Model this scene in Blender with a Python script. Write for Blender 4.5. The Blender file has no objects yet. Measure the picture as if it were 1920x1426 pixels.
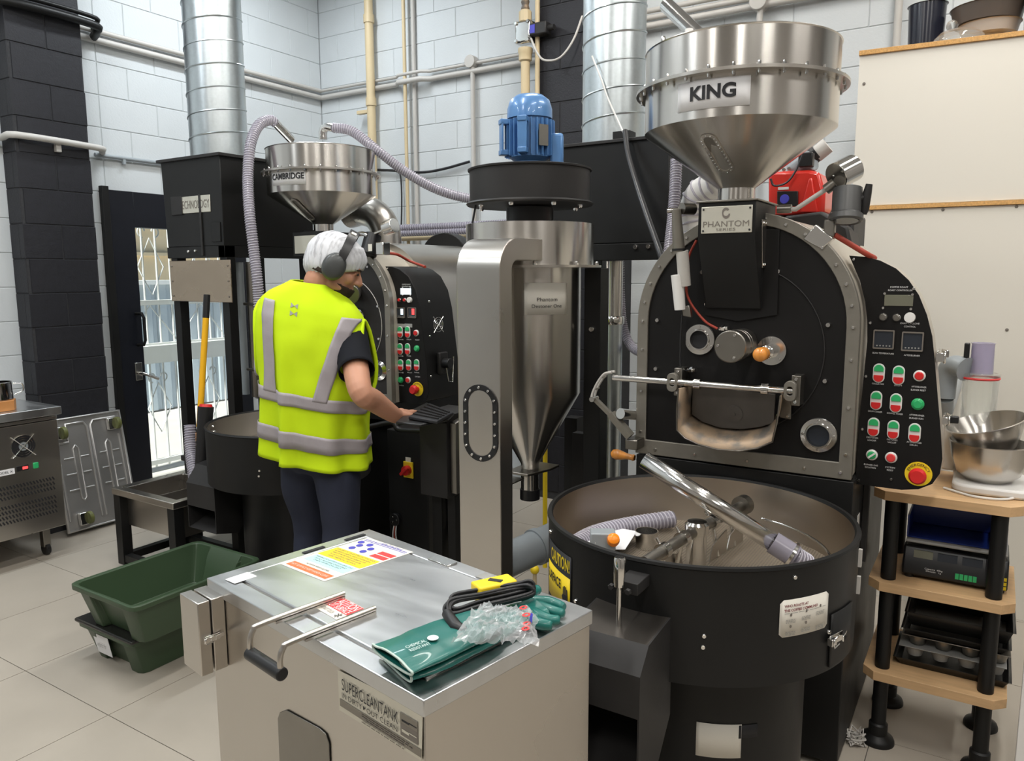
import bpy, bmesh, math, random
from mathutils import Vector, Matrix, Quaternion, noise
random.seed(7)
PI = math.pi
S = bpy.context.scene
COL = S.collection

# ---------------------------------------------------------------- camera, world, lights, exposure
CAM = Vector((0, 0, 1.55))
FPX = 1432.0
YAW, PITCH, ROLL = math.radians(32.3), math.atan((713 - 514) / FPX), -0.004
FW = Vector((-math.sin(YAW) * math.cos(PITCH), math.cos(YAW) * math.cos(PITCH), -math.sin(PITCH)))
RT = Vector((math.cos(YAW), math.sin(YAW), 0))
RT = (RT * math.cos(ROLL) + RT.cross(FW) * math.sin(ROLL)).normalized()
UP = RT.cross(FW)
cd = bpy.data.cameras.new('camera'); cam = bpy.data.objects.new('camera', cd); COL.objects.link(cam)
cd.sensor_width = 36; cd.lens = FPX / 1920 * 36; cd.clip_start = 0.05; cd.clip_end = 200
cam.matrix_world = Matrix.Translation(CAM) @ Matrix((RT, UP, -FW)).transposed().to_4x4()
S.camera = cam
S.view_settings.view_transform = 'Standard'; S.view_settings.look = 'None'
S.view_settings.gamma = 1; S.view_settings.use_curve_mapping = False
S.view_settings.exposure = 0.0

W = bpy.data.worlds.new('world'); S.world = W; W.use_nodes = True
wn = W.node_tree; bg = wn.nodes['Background']
sky = wn.nodes.new('ShaderNodeTexSky'); sky.sky_type = 'HOSEK_WILKIE'; sky.turbidity = 4
sky.sun_direction = Vector((0.08, -0.55, 0.8)).normalized()
wn.links.new(sky.outputs[0], bg.inputs[0]); bg.inputs[1].default_value = 2.6
sl = bpy.data.lights.new('sun', 'SUN'); sl.energy = 8.0; sl.angle = 0.03; sl.color = (1, .96, .88)
so = bpy.data.objects.new('sun', sl); COL.objects.link(so); so.location = (-8, 3, 8)
so.rotation_euler = Vector((0.08, -0.55, 0.80)).to_track_quat('Z', 'Y').to_euler()

def area_light(name, loc, size, energy, color, rz=0):
    l = bpy.data.lights.new(name, 'AREA'); l.shape = 'RECTANGLE'; l.size, l.size_y = size
    l.energy = energy; l.color = color
    o = bpy.data.objects.new(name, l); o.location = loc; o.rotation_euler = (0, 0, rz); COL.objects.link(o)
    return o
LAMPS = [(-4.0, 3.5), (-3.6, 1.2), (-1.9, 3.3), (-1.9, 1.2), (0.2, 3.4), (0.2, 1.3), (-1.8, -1.2), (0.3, -1.2), (-3.8, -1.2), (2.2, 2.4), (2.2, -.4)]
for i, (x, y) in enumerate(LAMPS):
    area_light('ceiling_lamp_glow', (x, y, 3.93), (.16, 1.25), 40 if i % 2 else 36, (1, .97, .92) if x > -3 else (.9, .96, 1.0))

# ---------------------------------------------------------------- survey helpers: a sight line to a real plane
def sight(px, py): return FW + RT * ((px - 960) / FPX) - UP * ((py - 713) / FPX)
def aty(px, py, Y): r = sight(px, py); return CAM + r * (Y / r.y)
def atx(px, py, X): r = sight(px, py); return CAM + r * (X / r.x)
def atz(px, py, Z): r = sight(px, py); return CAM + r * ((Z - CAM.z) / r.z)
def atd(px, py, d): return CAM + sight(px, py) * d
def zat(x, y, py):
    lo, hi = -.5, 4.5
    for _ in range(40):
        m = (lo + hi) / 2; d = Vector((x, y, m)) - CAM
        if 713 - FPX * d.dot(UP) / d.dot(FW) < py: hi = m
        else: lo = m
    return (lo + hi) / 2

# ---------------------------------------------------------------- materials
def N(t, kind, **kw):
    n = t.nodes.new('ShaderNode' + kind)
    for k, v in kw.items():
        if hasattr(n, k): setattr(n, k, v)
        else: n.inputs[k.replace('_', ' ')].default_value = v
    return n
ANI = .25
def mat(name, col, rough=.5, metal=0., var=.06, scale=12., bump=0., bscale=60., stretch=None, aniso=0., trans=0., ior=1.45, alpha=1., emit=None, estr=0., rvar=.12, coat=0., spec=.5, sss=0., col2=None, c2lo=.5, c2hi=.7):
    m = bpy.data.materials.new(name); m.use_nodes = True; t = m.node_tree
    b = t.nodes['Principled BSDF']
    b.inputs['Base Color'].default_value = (*col, 1); b.inputs['Roughness'].default_value = rough
    b.inputs['Metallic'].default_value = metal; b.inputs['IOR'].default_value = ior
    b.inputs['Transmission Weight'].default_value = trans; b.inputs['Alpha'].default_value = alpha
    b.inputs['Coat Weight'].default_value = coat; b.inputs['Specular IOR Level'].default_value = spec
    if sss: b.inputs['Subsurface Weight'].default_value = sss; b.inputs['Subsurface Radius'].default_value = (.02, .008, .004); b.inputs['Subsurface Scale'].default_value = .3
    if emit: b.inputs['Emission Color'].default_value = (*emit, 1); b.inputs['Emission Strength'].default_value = estr
    tc = N(t, 'TexCoord'); mp = N(t, 'Mapping'); t.links.new(tc.outputs['Object'], mp.inputs[0])
    if stretch: mp.inputs['Scale'].default_value = stretch
    no = N(t, 'TexNoise'); no.inputs['Scale'].default_value = scale; no.inputs['Detail'].default_value = 4
    t.links.new(mp.outputs[0], no.inputs[0])
    if var or col2:
        mr = N(t, 'MapRange'); mr.inputs['From Min'].default_value = .15 if not col2 else c2lo; mr.inputs['From Max'].default_value = .85 if not col2 else c2hi
        t.links.new(no.outputs[0], mr.inputs['Value'])
        mx = N(t, 'Mix'); mx.data_type = 'RGBA'
        lo = tuple(max(0, c * (1 - var)) for c in col); hi = tuple(min(1, c * (1 + var)) for c in col)
        if col2: lo, hi = col, col2
        mx.inputs[6].default_value = (*lo, 1); mx.inputs[7].default_value = (*hi, 1)
        t.links.new(mr.outputs[0], mx.inputs[0]); t.links.new(mx.outputs[2], b.inputs['Base Color'])
    if rvar:
        m2 = N(t, 'MapRange'); m2.inputs['From Min'].default_value = .15; m2.inputs['From Max'].default_value = .85
        m2.inputs['To Min'].default_value = max(.02, rough - rvar * rough); m2.inputs['To Max'].default_value = min(1, rough + rvar * rough)
        t.links.new(no.outputs[0], m2.inputs['Value']); t.links.new(m2.outputs[0], b.inputs['Roughness'])
    if bump:
        n2 = N(t, 'TexNoise'); n2.inputs['Scale'].default_value = bscale; n2.inputs['Detail'].default_value = 5
        t.links.new(mp.outputs[0], n2.inputs[0])
        bp = N(t, 'Bump'); bp.inputs['Strength'].default_value = bump; bp.inputs['Distance'].default_value = .002
        t.links.new(n2.outputs[0], bp.inputs['Height']); t.links.new(bp.outputs[0], b.inputs['Normal'])
    if aniso:
        b.inputs['Anisotropic'].default_value = aniso
        tg = N(t, 'Tangent'); tg.direction_type = 'RADIAL'; tg.axis = 'Z'; t.links.new(tg.outputs[0], b.inputs['Tangent']); b.inputs['Anisotropic Rotation'].default_value = ANI
    return m
M = {}
M['wall'] = mat('painted block wall', (.60, .63, .645), .62, var=.04, scale=3, bump=.5, bscale=90)
M['mortar'] = mat('painted mortar', (.50, .525, .535), .8, var=.05)
M['dark_block'] = mat('dark charcoal painted block', (.013, .013, .017), .55, var=.3, scale=40, bump=.7, bscale=120)
M['dark_mortar'] = mat('dark mortar', (.035, .035, .038), .8, var=.5, scale=60)
M['tile'] = mat('beige grey stone floor tile', (.40, .36, .305), .42, var=.09, scale=3.5, bump=.1, bscale=25)
M['grout'] = mat('tile grout', (.16, .15, .135), .8)
M['ceiling'] = mat('ceiling', (.55, .56, .57), .8)
M['steel'] = mat('brushed stainless steel', (.60, .575, .54), .24, 1, var=.03, scale=3, stretch=(1, 1, .4), aniso=.85, rvar=.08)
M['steel_flat'] = mat('flat stainless sheet', (.56, .53, .49), .30, 1, var=.06, scale=2.5, rvar=.18)
M['steel_top'] = mat('scuffed stainless lid', (.60, .61, .62), .33, 1, var=.10, scale=5, stretch=(1, 4, 1), rvar=.3)
M['chrome'] = mat('polished steel', (.72, .71, .69), .14, 1, var=.03)
M['galv'] = mat('galvanised duct', (.56, .61, .63), .34, 1, var=.07, scale=70, rvar=.12)
M['grey_frame'] = mat('grey metallic painted frame', (.24, .225, .195), .42, .55, var=.06, scale=30, bump=.1, bscale=200)
M['bin_inside'] = mat('stained stainless inner bin wall', (.52, .46, .39), .30, 1, var=.1, scale=3, aniso=.6, rvar=.15)
M['black'] = mat('satin black powder coat', (.009, .009, .009), .45, var=.15, scale=9, bump=.05, bscale=250, spec=.35)
M['black_face'] = mat('matt black steel face', (.007, .0065, .0065), .5, var=.2, scale=5, spec=.3)
M['charcoal'] = mat('worn charcoal painted steel', (.022, .021, .021), .5, var=.3, scale=8, bump=.1, bscale=90, spec=.4)
M['cream'] = mat('cream painted steel', (.50, .46, .39), .36, .25, var=.06, scale=5)
M['blue'] = mat('blue motor paint', (.09, .22, .46), .32, .1, var=.1, scale=14, coat=.3)
M['red'] = mat('red burner cover', (.62, .03, .02), .3, var=.06, coat=.4)
M['redmat'] = mat('red plastic', (.62, .02, .02), .4)
M['green'] = mat('green plastic button', (.03, .42, .14), .35)
M['yellow'] = mat('yellow label', (.85, .62, .02), .45)
M['white'] = mat('white paper', (.82, .82, .84), .6, var=.02)
M['whitep'] = mat('white plastic', (.78, .77, .75), .35, var=.02)
M['cream_label'] = mat('cream label', (.72, .69, .62), .5, var=.03)
M['plate'] = mat('brushed nameplate', (.62, .60, .52), .4, .6, var=.03)
M['ink'] = mat('black ink', (.015, .015, .018), .6, var=0)
M['ink_white'] = mat('white print', (.75, .75, .75), .6, var=0)
M['ink_red'] = mat('red print', (.75, .05, .05), .5, var=0)
M['ink_blue'] = mat('blue print', (.06, .06, .45), .5, var=0)
M['ink_grey'] = mat('grey print', (.17, .15, .13), .5, var=0)
M['ink_maroon'] = mat('maroon print', (.2, .03, .04), .5, var=0)
M['cyan'] = mat('pale blue print', (.45, .75, .78), .5, var=0)
M['orange_red'] = mat('orange print', (.85, .16, .05), .5, var=0)
M['rubber'] = mat('black rubber', (.012, .012, .013), .38, var=.2)
M['cable'] = mat('black cable', (.02, .02, .022), .4)
M['red_cable'] = mat('red cable', (.36, .05, .03), .5)
M['beige_pipe'] = mat('beige gas pipe', (.62, .50, .31), .45, var=.06, scale=9)
M['conduit'] = mat('white grey conduit', (.52, .50, .47), .45, var=.05)
M['wood'] = mat('light oak laminate', (.62, .40, .21), .5, var=.16, scale=5, stretch=(1.5, 14, 14), bump=.05)
M['chip'] = mat('raw chipboard edge', (.58, .33, .12), .8, var=.35, scale=160)
M['board'] = mat('off-white melamine board', (.72, .69, .62), .30, var=0, rvar=0)
M['far_wall'] = mat('darkened workshop wall', (.28, .265, .25), .7, var=.5, scale=1.2)  # unseen walls, coloured dark and mottled for contrast in the steel reflections
M['handle_wood'] = mat('varnished orange wood', (.72, .28, .05), .3, var=.2, scale=20, stretch=(6, 1, 1), coat=.5)
M['orange_knob'] = mat('bright orange plastic', (.9, .25, .01), .3)
M['timber'] = mat('small timber block', (.50, .22, .07), .5, var=.2, scale=10)
M['pot'] = mat('dark mirror steel', (.30, .29, .29), .15, 1, var=.1)
M['crate'] = mat('dark green plastic crate', (.040, .070, .036), .38, var=.06, scale=6)
M['lid'] = mat('black plastic lid', (.02, .02, .018), .25, var=.1)
M['glove'] = mat('teal green rubber glove', (.012, .135, .115), .36, var=.22, scale=9, bump=.35, bscale=22, coat=.15)
M['glove_edge'] = mat('pale glove lining', (.45, .55, .5), .6)
M['hose'] = mat('clear ribbed pvc hose', (.33, .31, .37), .2, trans=.25, alpha=.93, var=.05)
M['hose_rib'] = mat('milky hose spiral', (.47, .45, .51), .3, var=0)
M['clear_bag'] = mat('crinkled clear plastic film', (.80, .82, .85), .10, trans=.2, alpha=.42, var=0, spec=1.0)
M['pvc'] = mat('grey pvc pipe', (.30, .33, .35), .35, var=.05)
M['mesh_floor'] = mat('perforated bin floor', (.10, .085, .07), .55, .4, var=.1)
M['lattice'] = mat('bin floor lattice', (.40, .335, .26), .5, .3, var=.08)
M['hivis'] = mat('hi-vis yellow cloth', (.56, .77, .012), .75, var=.08, scale=5, bump=.55, bscale=26, spec=.2)
M['reflect'] = mat('silver reflective tape', (.36, .33, .35), .5, .1, var=.07, scale=25, bump=.2, bscale=120)
M['navy'] = mat('navy work trousers', (.018, .022, .042), .8, var=.25, scale=8, bump=.4, bscale=30)
M['tshirt'] = mat('dark t-shirt', (.009, .010, .014), .85, var=.2, bump=.3, bscale=40, spec=.2)
M['skin'] = mat('skin', (.50, .25, .16), .5, var=.1, scale=9, sss=.08, bump=.1, bscale=120)
M['beard'] = mat('dark beard and hair', (.03, .018, .012), .8, var=.5, scale=90, bump=.9, bscale=260)
M['hairnet'] = mat('white pleated hairnet', (.62, .63, .66), .55, var=.3, scale=16, stretch=(4, 1.2, 1), bump=1.0, bscale=26, col2=(.26, .26, .28), c2lo=.5, c2hi=.72)
M['earmuff'] = mat('dark grey ear cup', (.055, .058, .058), .35, var=.3, scale=16)
M['handle_yel'] = mat('yellow fibreglass shaft', (.80, .42, .01), .4)
M['screen'] = mat('grey lcd', (.16, .16, .12), .2)
M['lit_screen'] = mat('lit white lcd', (.5, .6, .65), .3, emit=(.75, .9, 1), estr=1.2)
M['red_led'] = mat('lit red digits', (.5, .02, .02), .3, emit=(1, .08, .08), estr=1.5)
M['lcd_dark'] = mat('dark display', (.03, .035, .045), .15)
M['blue_plastic'] = mat('blue scale tray', (.005, .02, .16), .35)
M['blue_bright'] = mat('bright blue plastic', (.01, .10, .60), .4)
M['glass'] = mat('clear glass', (.9, .93, .9), .05, trans=.9, alpha=.45, var=0, rvar=0)
M['lilac'] = mat('lilac tinted plastic', (.62, .58, .76), .12, trans=.4, alpha=.75, var=.02)
M['fog'] = mat('grey enamel pan', (.42, .39, .36), .4)
M['brown_pan'] = mat('brown grey pan', (.085, .07, .06), .35)
M['silicone'] = mat('pale grey bakeware', (.30, .30, .29), .5)
M['nonstick'] = mat('dark non-stick tray', (.03, .03, .03), .35, .3)
M['pan_dark'] = mat('dark enamel', (.012, .014, .024), .2)
M['brown'] = mat('tan scorched steel', (.34, .25, .17), .5, .5, var=.1, scale=16, col2=(.17, .15, .13), c2lo=.45, c2hi=.62)
M['drumdoor'] = mat('dull door steel', (.10, .09, .08), .35, .8, var=.3, scale=8)
M['ext_wall'] = mat('sunlit sandstone render', (.75, .62, .42), .8, var=.1, scale=2)  # the render's own even beige
M['ext_fence'] = mat('pale blue corrugated fence', (.52, .60, .66), .6, var=.04)
M['ext_ground'] = mat('pale concrete yard', (.55, .53, .50), .8, var=.1, scale=4)
M['ext_white'] = mat('white painted gate', (.85, .87, .87), .5, var=.02)
M['gauge_grey'] = mat('dark grey anodised metal', (.10, .10, .10), .4, .5)
M['shaded_opening'] = mat('shaded window opening', (.16, .15, .13), .6)  # shade inside the window openings put into the colour
M['door_black'] = mat('black painted door', (.006, .007, .012), .35, var=.1)
M['lampm'] = mat('lamp diffuser', (.9, .9, .9), .5, emit=(1, .97, .93), estr=9, var=0)
M['glove_print'] = mat('white glove print', (.6, .72, .7), .6, var=0)
M['wheel'] = mat('olive caster wheel', (.12, .13, .04), .45, var=.4, scale=30)
M['pressed'] = mat('pressed galvanised panel', (.55, .54, .53), .38, .9, var=.06, scale=8)
M['dark_steel'] = mat('dull brown steel', (.26, .245, .22), .36, 1, var=.15, scale=6)
M['shiny_sq'] = mat('copper toned steel', (.42, .34, .26), .28, 1, var=.12, scale=3)

# ---------------------------------------------------------------- mesh builder
def v3(p): return Vector(p)
def frames(pts, closed=False):
    n = len(pts); T = []
    for i in range(n):
        a = pts[(i - 1) % n] if (closed or i > 0) else pts[i]; b = pts[(i + 1) % n] if (closed or i < n - 1) else pts[i]
        t = (b - a); T.append(t.normalized() if t.length > 1e-9 else Vector((0, 0, 1)))
    u = T[0].orthogonal().normalized(); out = []
    for i in range(n):
        if i:
            q = T[i - 1].rotation_difference(T[i]); u = q @ u
        u = (u - T[i] * u.dot(T[i])).normalized(); out.append((T[i], u, T[i].cross(u)))
    return out
def smooth_path(pts, k=6, closed=False):
    pts = [v3(p) for p in pts]; n = len(pts); out = []
    rng = range(n if closed else n - 1)
    for i in rng:
        p0 = pts[(i - 1) % n] if (closed or i > 0) else pts[0] * 2 - pts[1]; p1 = pts[i]; p2 = pts[(i + 1) % n]
        p3 = pts[(i + 2) % n] if (closed or i < n - 2) else pts[-1] * 2 - pts[-2]
        for j in range(k):
            t = j / k
            out.append(.5 * ((2 * p1) + (p2 - p0) * t + (2 * p0 - 5 * p1 + 4 * p2 - p3) * t * t + (3 * p1 - p0 - 3 * p2 + p3) * t ** 3))
    if not closed: out.append(pts[-1])
    return out
class MB:
    def __init__(s): s.v = []; s.f = []
    def add(s, vs, fs):
        b = len(s.v); s.v += [tuple(p) for p in vs]; s.f += [tuple(i + b for i in f) for f in fs]; return s
    def box(s, lo, hi, mtx=None):
        x0, y0, z0 = lo; x1, y1, z1 = hi
        vs = [Vector(p) for p in ((x0, y0, z0), (x1, y0, z0), (x1, y1, z0), (x0, y1, z0), (x0, y0, z1), (x1, y0, z1), (x1, y1, z1), (x0, y1, z1))]
        if mtx: vs = [mtx @ p for p in vs]
        return s.add(vs, [(0, 3, 2, 1), (4, 5, 6, 7), (0, 1, 5, 4), (1, 2, 6, 5), (2, 3, 7, 6), (3, 0, 4, 7)])
    def cbox(s, c, size, mtx=None):
        h = [q / 2 for q in size]
        m = Matrix.Translation(v3(c)) @ (mtx.to_4x4() if mtx else Matrix.Identity(4))
        return s.box((-h[0], -h[1], -h[2]), h, m)
    def prism(s, pts, vec):
        pts = [v3(p) for p in pts]; vec = v3(vec); n = len(pts)
        nn = Vector((0, 0, 0))
        for i in range(n): nn += pts[i].cross(pts[(i + 1) % n])
        if nn.dot(vec) > 0: pts = pts[::-1]
        vs = pts + [p + vec for p in pts]
        fs = [tuple(range(n)), tuple(range(2 * n - 1, n - 1, -1))] + [((i + 1) % n, i, n + i, n + (i + 1) % n) for i in range(n)]
        return s.add(vs, fs)
    def ring_prism(s, outer, inner, vec):
        n = len(outer); o = [v3(p) for p in outer]; i_ = [v3(p) for p in inner]; vec = v3(vec)
        vs = o + i_ + [p + vec for p in o] + [p + vec for p in i_]; fs = []
        for k in range(n):
            j = (k + 1) % n
            fs += [(k, j, n + j, n + k), (2 * n + j, 2 * n + k, 3 * n + k, 3 * n + j), (j, k, 2 * n + k, 2 * n + j), (n + k, n + j, 3 * n + j, 3 * n + k)]
        return s.add(vs, fs)
    def cyl(s, p0, p1, r0, r1=None, n=20, caps=True):
        p0, p1 = v3(p0), v3(p1); r1 = r0 if r1 is None else r1
        t = (p1 - p0).normalized(); u = t.orthogonal().normalized(); w = t.cross(u)
        A = [p0 + (u * math.cos(2 * PI * i / n) + w * math.sin(2 * PI * i / n)) * r0 for i in range(n)]
        B = [p1 + (u * math.cos(2 * PI * i / n) + w * math.sin(2 * PI * i / n)) * r1 for i in range(n)]
        fs = [(i, (i + 1) % n, n + (i + 1) % n, n + i) for i in range(n)]
        if caps: fs += [tuple(range(n - 1, -1, -1)), tuple(range(n, 2 * n))]
        return s.add(A + B, fs)
    def tube(s, pts, r, n=10, closed=False, caps=True):
        pts = [v3(p) for p in pts]; fr = frames(pts, closed); k = len(pts); vs = []
        for i, (p, (t, u, w)) in enumerate(zip(pts, fr)):
            rr = r[i] if isinstance(r, (list, tuple)) else r
            vs += [p + (u * math.cos(2 * PI * j / n) + w * math.sin(2 * PI * j / n)) * rr for j in range(n)]
        fs = []
        for i in range(k if closed else k - 1):
            a, b = i * n, ((i + 1) % k) * n
            fs += [(a + j, a + (j + 1) % n, b + (j + 1) % n, b + j) for j in range(n)]
        if caps and not closed: fs += [tuple(range(n - 1, -1, -1)), tuple(range((k - 1) * n, k * n))]
        return s.add(vs, fs)
    def lathe(s, prof, c, n=48, axis=None, a0=0, a1=2 * PI):
        # prof: (radius, height) ; axis default +Z
        c = v3(c); ax = v3(axis).normalized() if axis is not None else Vector((0, 0, 1))
        if axis is None: u, w = Vector((1, 0, 0)), Vector((0, 1, 0))
        else: u = ax.orthogonal().normalized(); w = ax.cross(u)
        full = abs(a1 - a0 - 2 * PI) < 1e-6; m = n if full else n + 1; vs = []
        for r, h in prof:
            for j in range(m):
                a = a0 + (a1 - a0) * j / n
                vs.append(c + ax * h + (u * math.cos(a) + w * math.sin(a)) * r)
        fs = []
        for i in range(len(prof) - 1):
            for j in range(n):
                k = (j + 1) % m
                if prof[i][0] < 1e-6: fs.append((i * m + j, (i + 1) * m + k, (i + 1) * m + j)) if prof[i + 1][0] > 1e-6 else None
                elif prof[i + 1][0] < 1e-6: fs.append((i * m + j, i * m + k, (i + 1) * m + j))
                else: fs.append((i * m + j, i * m + k, (i + 1) * m + k, (i + 1) * m + j))
        return s.add(vs, fs)
    def ball(s, c, r, n=16, m=10, mtx=None):
        r = (r, r, r) if not isinstance(r, (tuple, list, Vector)) else r
        vs = []; c = v3(c)
        for i in range(m + 1):
            ph = PI * i / m
            for j in range(n):
                a = 2 * PI * j / n; p = Vector((r[0] * math.sin(ph) * math.cos(a), r[1] * math.sin(ph) * math.sin(a), r[2] * math.cos(ph)))
                vs.append(c + (mtx @ p if mtx else p))
        fs = [(i * n + j, (i + 1) * n + j, (i + 1) * n + (j + 1) % n, i * n + (j + 1) % n) for i in range(m) for j in range(n)]
        return s.add(vs, fs)
    def grid(s, rows, closed=False):
        k = len(rows[0]); vs = [p for r in rows for p in r]
        fs = [(i * k + j, i * k + (j + 1) % k, (i + 1) * k + (j + 1) % k, (i + 1) * k + j) for i in range(len(rows) - 1) for j in range(k if closed else k - 1)]
        return s.add(vs, fs)
    def mesh(s, name):
        me = bpy.data.meshes.new(name); me.from_pydata(s.v, [], s.f); me.validate(); me.update()
        bm = bmesh.new(); bm.from_mesh(me); bmesh.ops.remove_doubles(bm, verts=bm.verts, dist=1e-6)
        bmesh.ops.recalc_face_normals(bm, faces=bm.faces); bm.to_mesh(me); bm.free()
        return me
    def build(s, name, m, parent=None, smooth=32, bevel=0, solid=0, sub=0, label=None, kind=None, loc=None, seg=2):
        me = s.mesh(name); me.materials.append(m)
        o = bpy.data.objects.new(name, me); COL.objects.link(o)
        if smooth:
            for p in me.polygons: p.use_smooth = True
            if smooth < 180: me.set_sharp_from_angle(angle=math.radians(smooth))
        if solid: md = o.modifiers.new('solid', 'SOLIDIFY'); md.thickness = solid; md.offset = 0
        if bevel: md = o.modifiers.new('bevel', 'BEVEL'); md.width = bevel; md.segments = seg; md.limit_method = 'ANGLE'; md.angle_limit = math.radians(40)
        if sub: md = o.modifiers.new('sub', 'SUBSURF'); md.levels = md.render_levels = sub
        if parent: attach(o, parent)
        if label: o['label'] = label
        if kind: o['kind'] = kind
        return o
WORLDM = {}
def wmat(o):
    m = o.matrix_basis
    if o.parent: m = wmat(o.parent) @ o.matrix_parent_inverse @ m
    return m
def attach(o, parent):
    o.parent = parent; o.matrix_parent_inverse = wmat(parent).inverted()
def tag(o, label=None, cat=None, group=None, kind=None):
    if label: o['label'] = label
    if cat: o['category'] = cat
    if group: o['group'] = group
    if kind: o['kind'] = kind
    return o
def thing(name, label, cat, loc, group=None):
    o = bpy.data.objects.new(name, None); COL.objects.link(o); o.location = loc; o.empty_display_size = .05
    return tag(o, label, cat, group)
def box(name, lo, hi, m, parent=None, bevel=.002, **k): return MB().box(lo, hi).build(name, m, parent, bevel=bevel, **k)
def rrect(w, h, r, k=5):
    out = []
    for cx, cy, a in ((w / 2 - r, h / 2 - r, 0), (-w / 2 + r, h / 2 - r, PI / 2), (-w / 2 + r, -h / 2 + r, PI), (w / 2 - r, -h / 2 + r, 1.5 * PI)):
        out += [(cx + r * math.cos(a + PI / 2 * i / k), cy + r * math.sin(a + PI / 2 * i / k)) for i in range(k + 1)]
    return out
def basis(o, ex, ey):
    ex = v3(ex).normalized(); ey = v3(ey); ey = (ey - ex * ey.dot(ex)).normalized(); ez = ex.cross(ey)
    return Matrix.Translation(v3(o)) @ Matrix((ex, ey, ez)).transposed().to_4x4()
def text(name, s, m, mtx, size, parent=None, w=None, h=None, align='CENTER', bold=0.0, warp=None, depth=.0006):
    c = bpy.data.curves.new(name, 'FONT'); c.body = s; c.size = 1; c.align_x = align; c.align_y = 'CENTER'
    c.offset = bold; c.resolution_u = 3
    to = bpy.data.objects.new('tmp', c); COL.objects.link(to)
    dg = bpy.context.evaluated_depsgraph_get(); me = bpy.data.meshes.new_from_object(to.evaluated_get(dg))
    bpy.data.objects.remove(to)
    xs = [v.co.x for v in me.vertices]; ys = [v.co.y for v in me.vertices]
    if not xs: return None
    sx = (w / (max(xs) - min(xs))) if w else size; sy = (h / (max(ys) - min(ys))) if h else size
    cx = (max(xs) + min(xs)) / 2 if align == 'CENTER' else min(xs); cyy = (max(ys) + min(ys)) / 2
    if warp and w:
        bm = bmesh.new(); bm.from_mesh(me); bmesh.ops.triangulate(bm, faces=bm.faces); bmesh.ops.subdivide_edges(bm, edges=bm.edges, cuts=1); bm.to_mesh(me); bm.free()
    for v in me.vertices:
        p = Vector(((v.co.x - cx) * sx, (v.co.y - cyy) * sy, depth))
        v.co = warp(p) if warp else mtx @ p
    me.materials.clear(); me.materials.append(m)
    me.name = name; o = bpy.data.objects.new(name, me); COL.objects.link(o)
    if parent: attach(o, parent)
    return o
def bolts(name, pts, nrm, r, m, parent, n=8, h=None, kind='stuff'):
    b = MB(); h = h or r * .9
    for i, p in enumerate(pts):
        q = v3(nrm[i]) if isinstance(nrm, list) else v3(nrm)
        q = q.normalized(); p = v3(p)
        b.lathe([(r, -.001), (r, h * .55), (r * .75, h), (0, h)], p, n=n, axis=q)
    return b.build(name, m, parent, smooth=40, kind=kind)
def rib_hose(name, pts, r, m, parent=None, pitch=.012, n=14, amp=.03, label=None):
    P = smooth_path(pts, 24); P = [P[0]] + [b for a, b in zip(P, P[1:]) if (b - a).length > 1e-5]
    o = MB().tube(P, r * .95, n=n).build(name, m, parent, smooth=180, label=label)
    fr = frames(P); L = [0]
    for i in range(1, len(P)): L.append(L[-1] + (P[i] - P[i - 1]).length)
    pitch = max(pitch, r * .42) * 1.1; k = int(L[-1] / pitch * 12); Q = []; j = 0
    for i in range(k + 1):
        d = L[-1] * i / k
        while j < len(L) - 2 and L[j + 1] < d: j += 1
        t = (d - L[j]) / max(1e-9, L[j + 1] - L[j]); c = P[j].lerp(P[j + 1], t); u = fr[j][1].lerp(fr[j + 1][1], t); w = fr[j][2].lerp(fr[j + 1][2], t); a = 2 * PI * i / 12
        Q.append(c + (u * math.cos(a) + w * math.sin(a)) * r * .98)
    MB().tube(Q, r * .085, n=5).build('spiral_rib', M['hose_rib'], o, smooth=180)
    return o
# ================================================================ SETTING
BX, BY, CZ = -4.9, 4.78, 4.0
def struct(o, label=None):
    o['kind'] = 'structure'
    if label: o['label'] = label
    return o
fl = struct(box('floor', (-4.9, -3.2, -.1), (3.4, BY, -.006), M['grout'], bevel=0), 'beige grey stone tiled workshop floor')
tmesh = MB().box((.0015, .0015, -.006), (.5785, .6435, 0)).mesh('tile'); tmesh.materials.append(M['tile'])
i0 = -3
for iy in range(-7, 6):
    for ix in range(-3, 13):
        x, y = -3.735 + .58 * ix, 1.37 + .645 * iy
        if x > 3.3 or x < -5.2 or y > BY - .1: continue
        me = tmesh
        o = bpy.data.objects.new('tile', me); COL.objects.link(o); o.location = (x, y, 0)
        if x < BX: o.location.x = BX; o.scale.x = (x + .58 - BX) / .58
        if x + .58 > 3.4: o.scale.x = (3.4 - x) / .58
        if y < -3.2: o.location.y = -3.2; o.scale.y = (y + .645 + 3.2) / .645
        if y + .645 > BY: o.scale.y = (BY - y) / .645
        if o.scale.x < .03 or o.scale.y < .03: COL.objects.unlink(o); bpy.data.objects.remove(o); continue
        attach(o, fl)
DY0, DY1, DZ = 2.865, 3.92, 2.10      # door opening in the left wall
wb = struct(box('wall_back', (BX - .2, BY + .006, 0), (3.4, BY + .2, CZ), M['mortar'], bevel=0), 'pale grey painted block wall at the back')
wl = MB().box((BX - .2, -3.2, 0), (BX - .006, DY0, CZ)).box((BX - .2, DY1, 0), (BX - .006, BY, CZ)).box((BX - .2, DY0, DZ), (BX - .006, DY1, CZ))
wl = struct(wl.build('wall_left', M['mortar'], smooth=0), 'pale grey painted block wall with the glazed door')
struct(box('wall_right', (3.4, -3.2, 0), (3.6, BY, CZ), M['far_wall'], bevel=0), 'plain painted wall out of view')
struct(box('wall_front', (BX, -3.4, 0), (3.4, -3.2, CZ), M['far_wall'], bevel=0), 'plain painted wall behind the camera')
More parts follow.
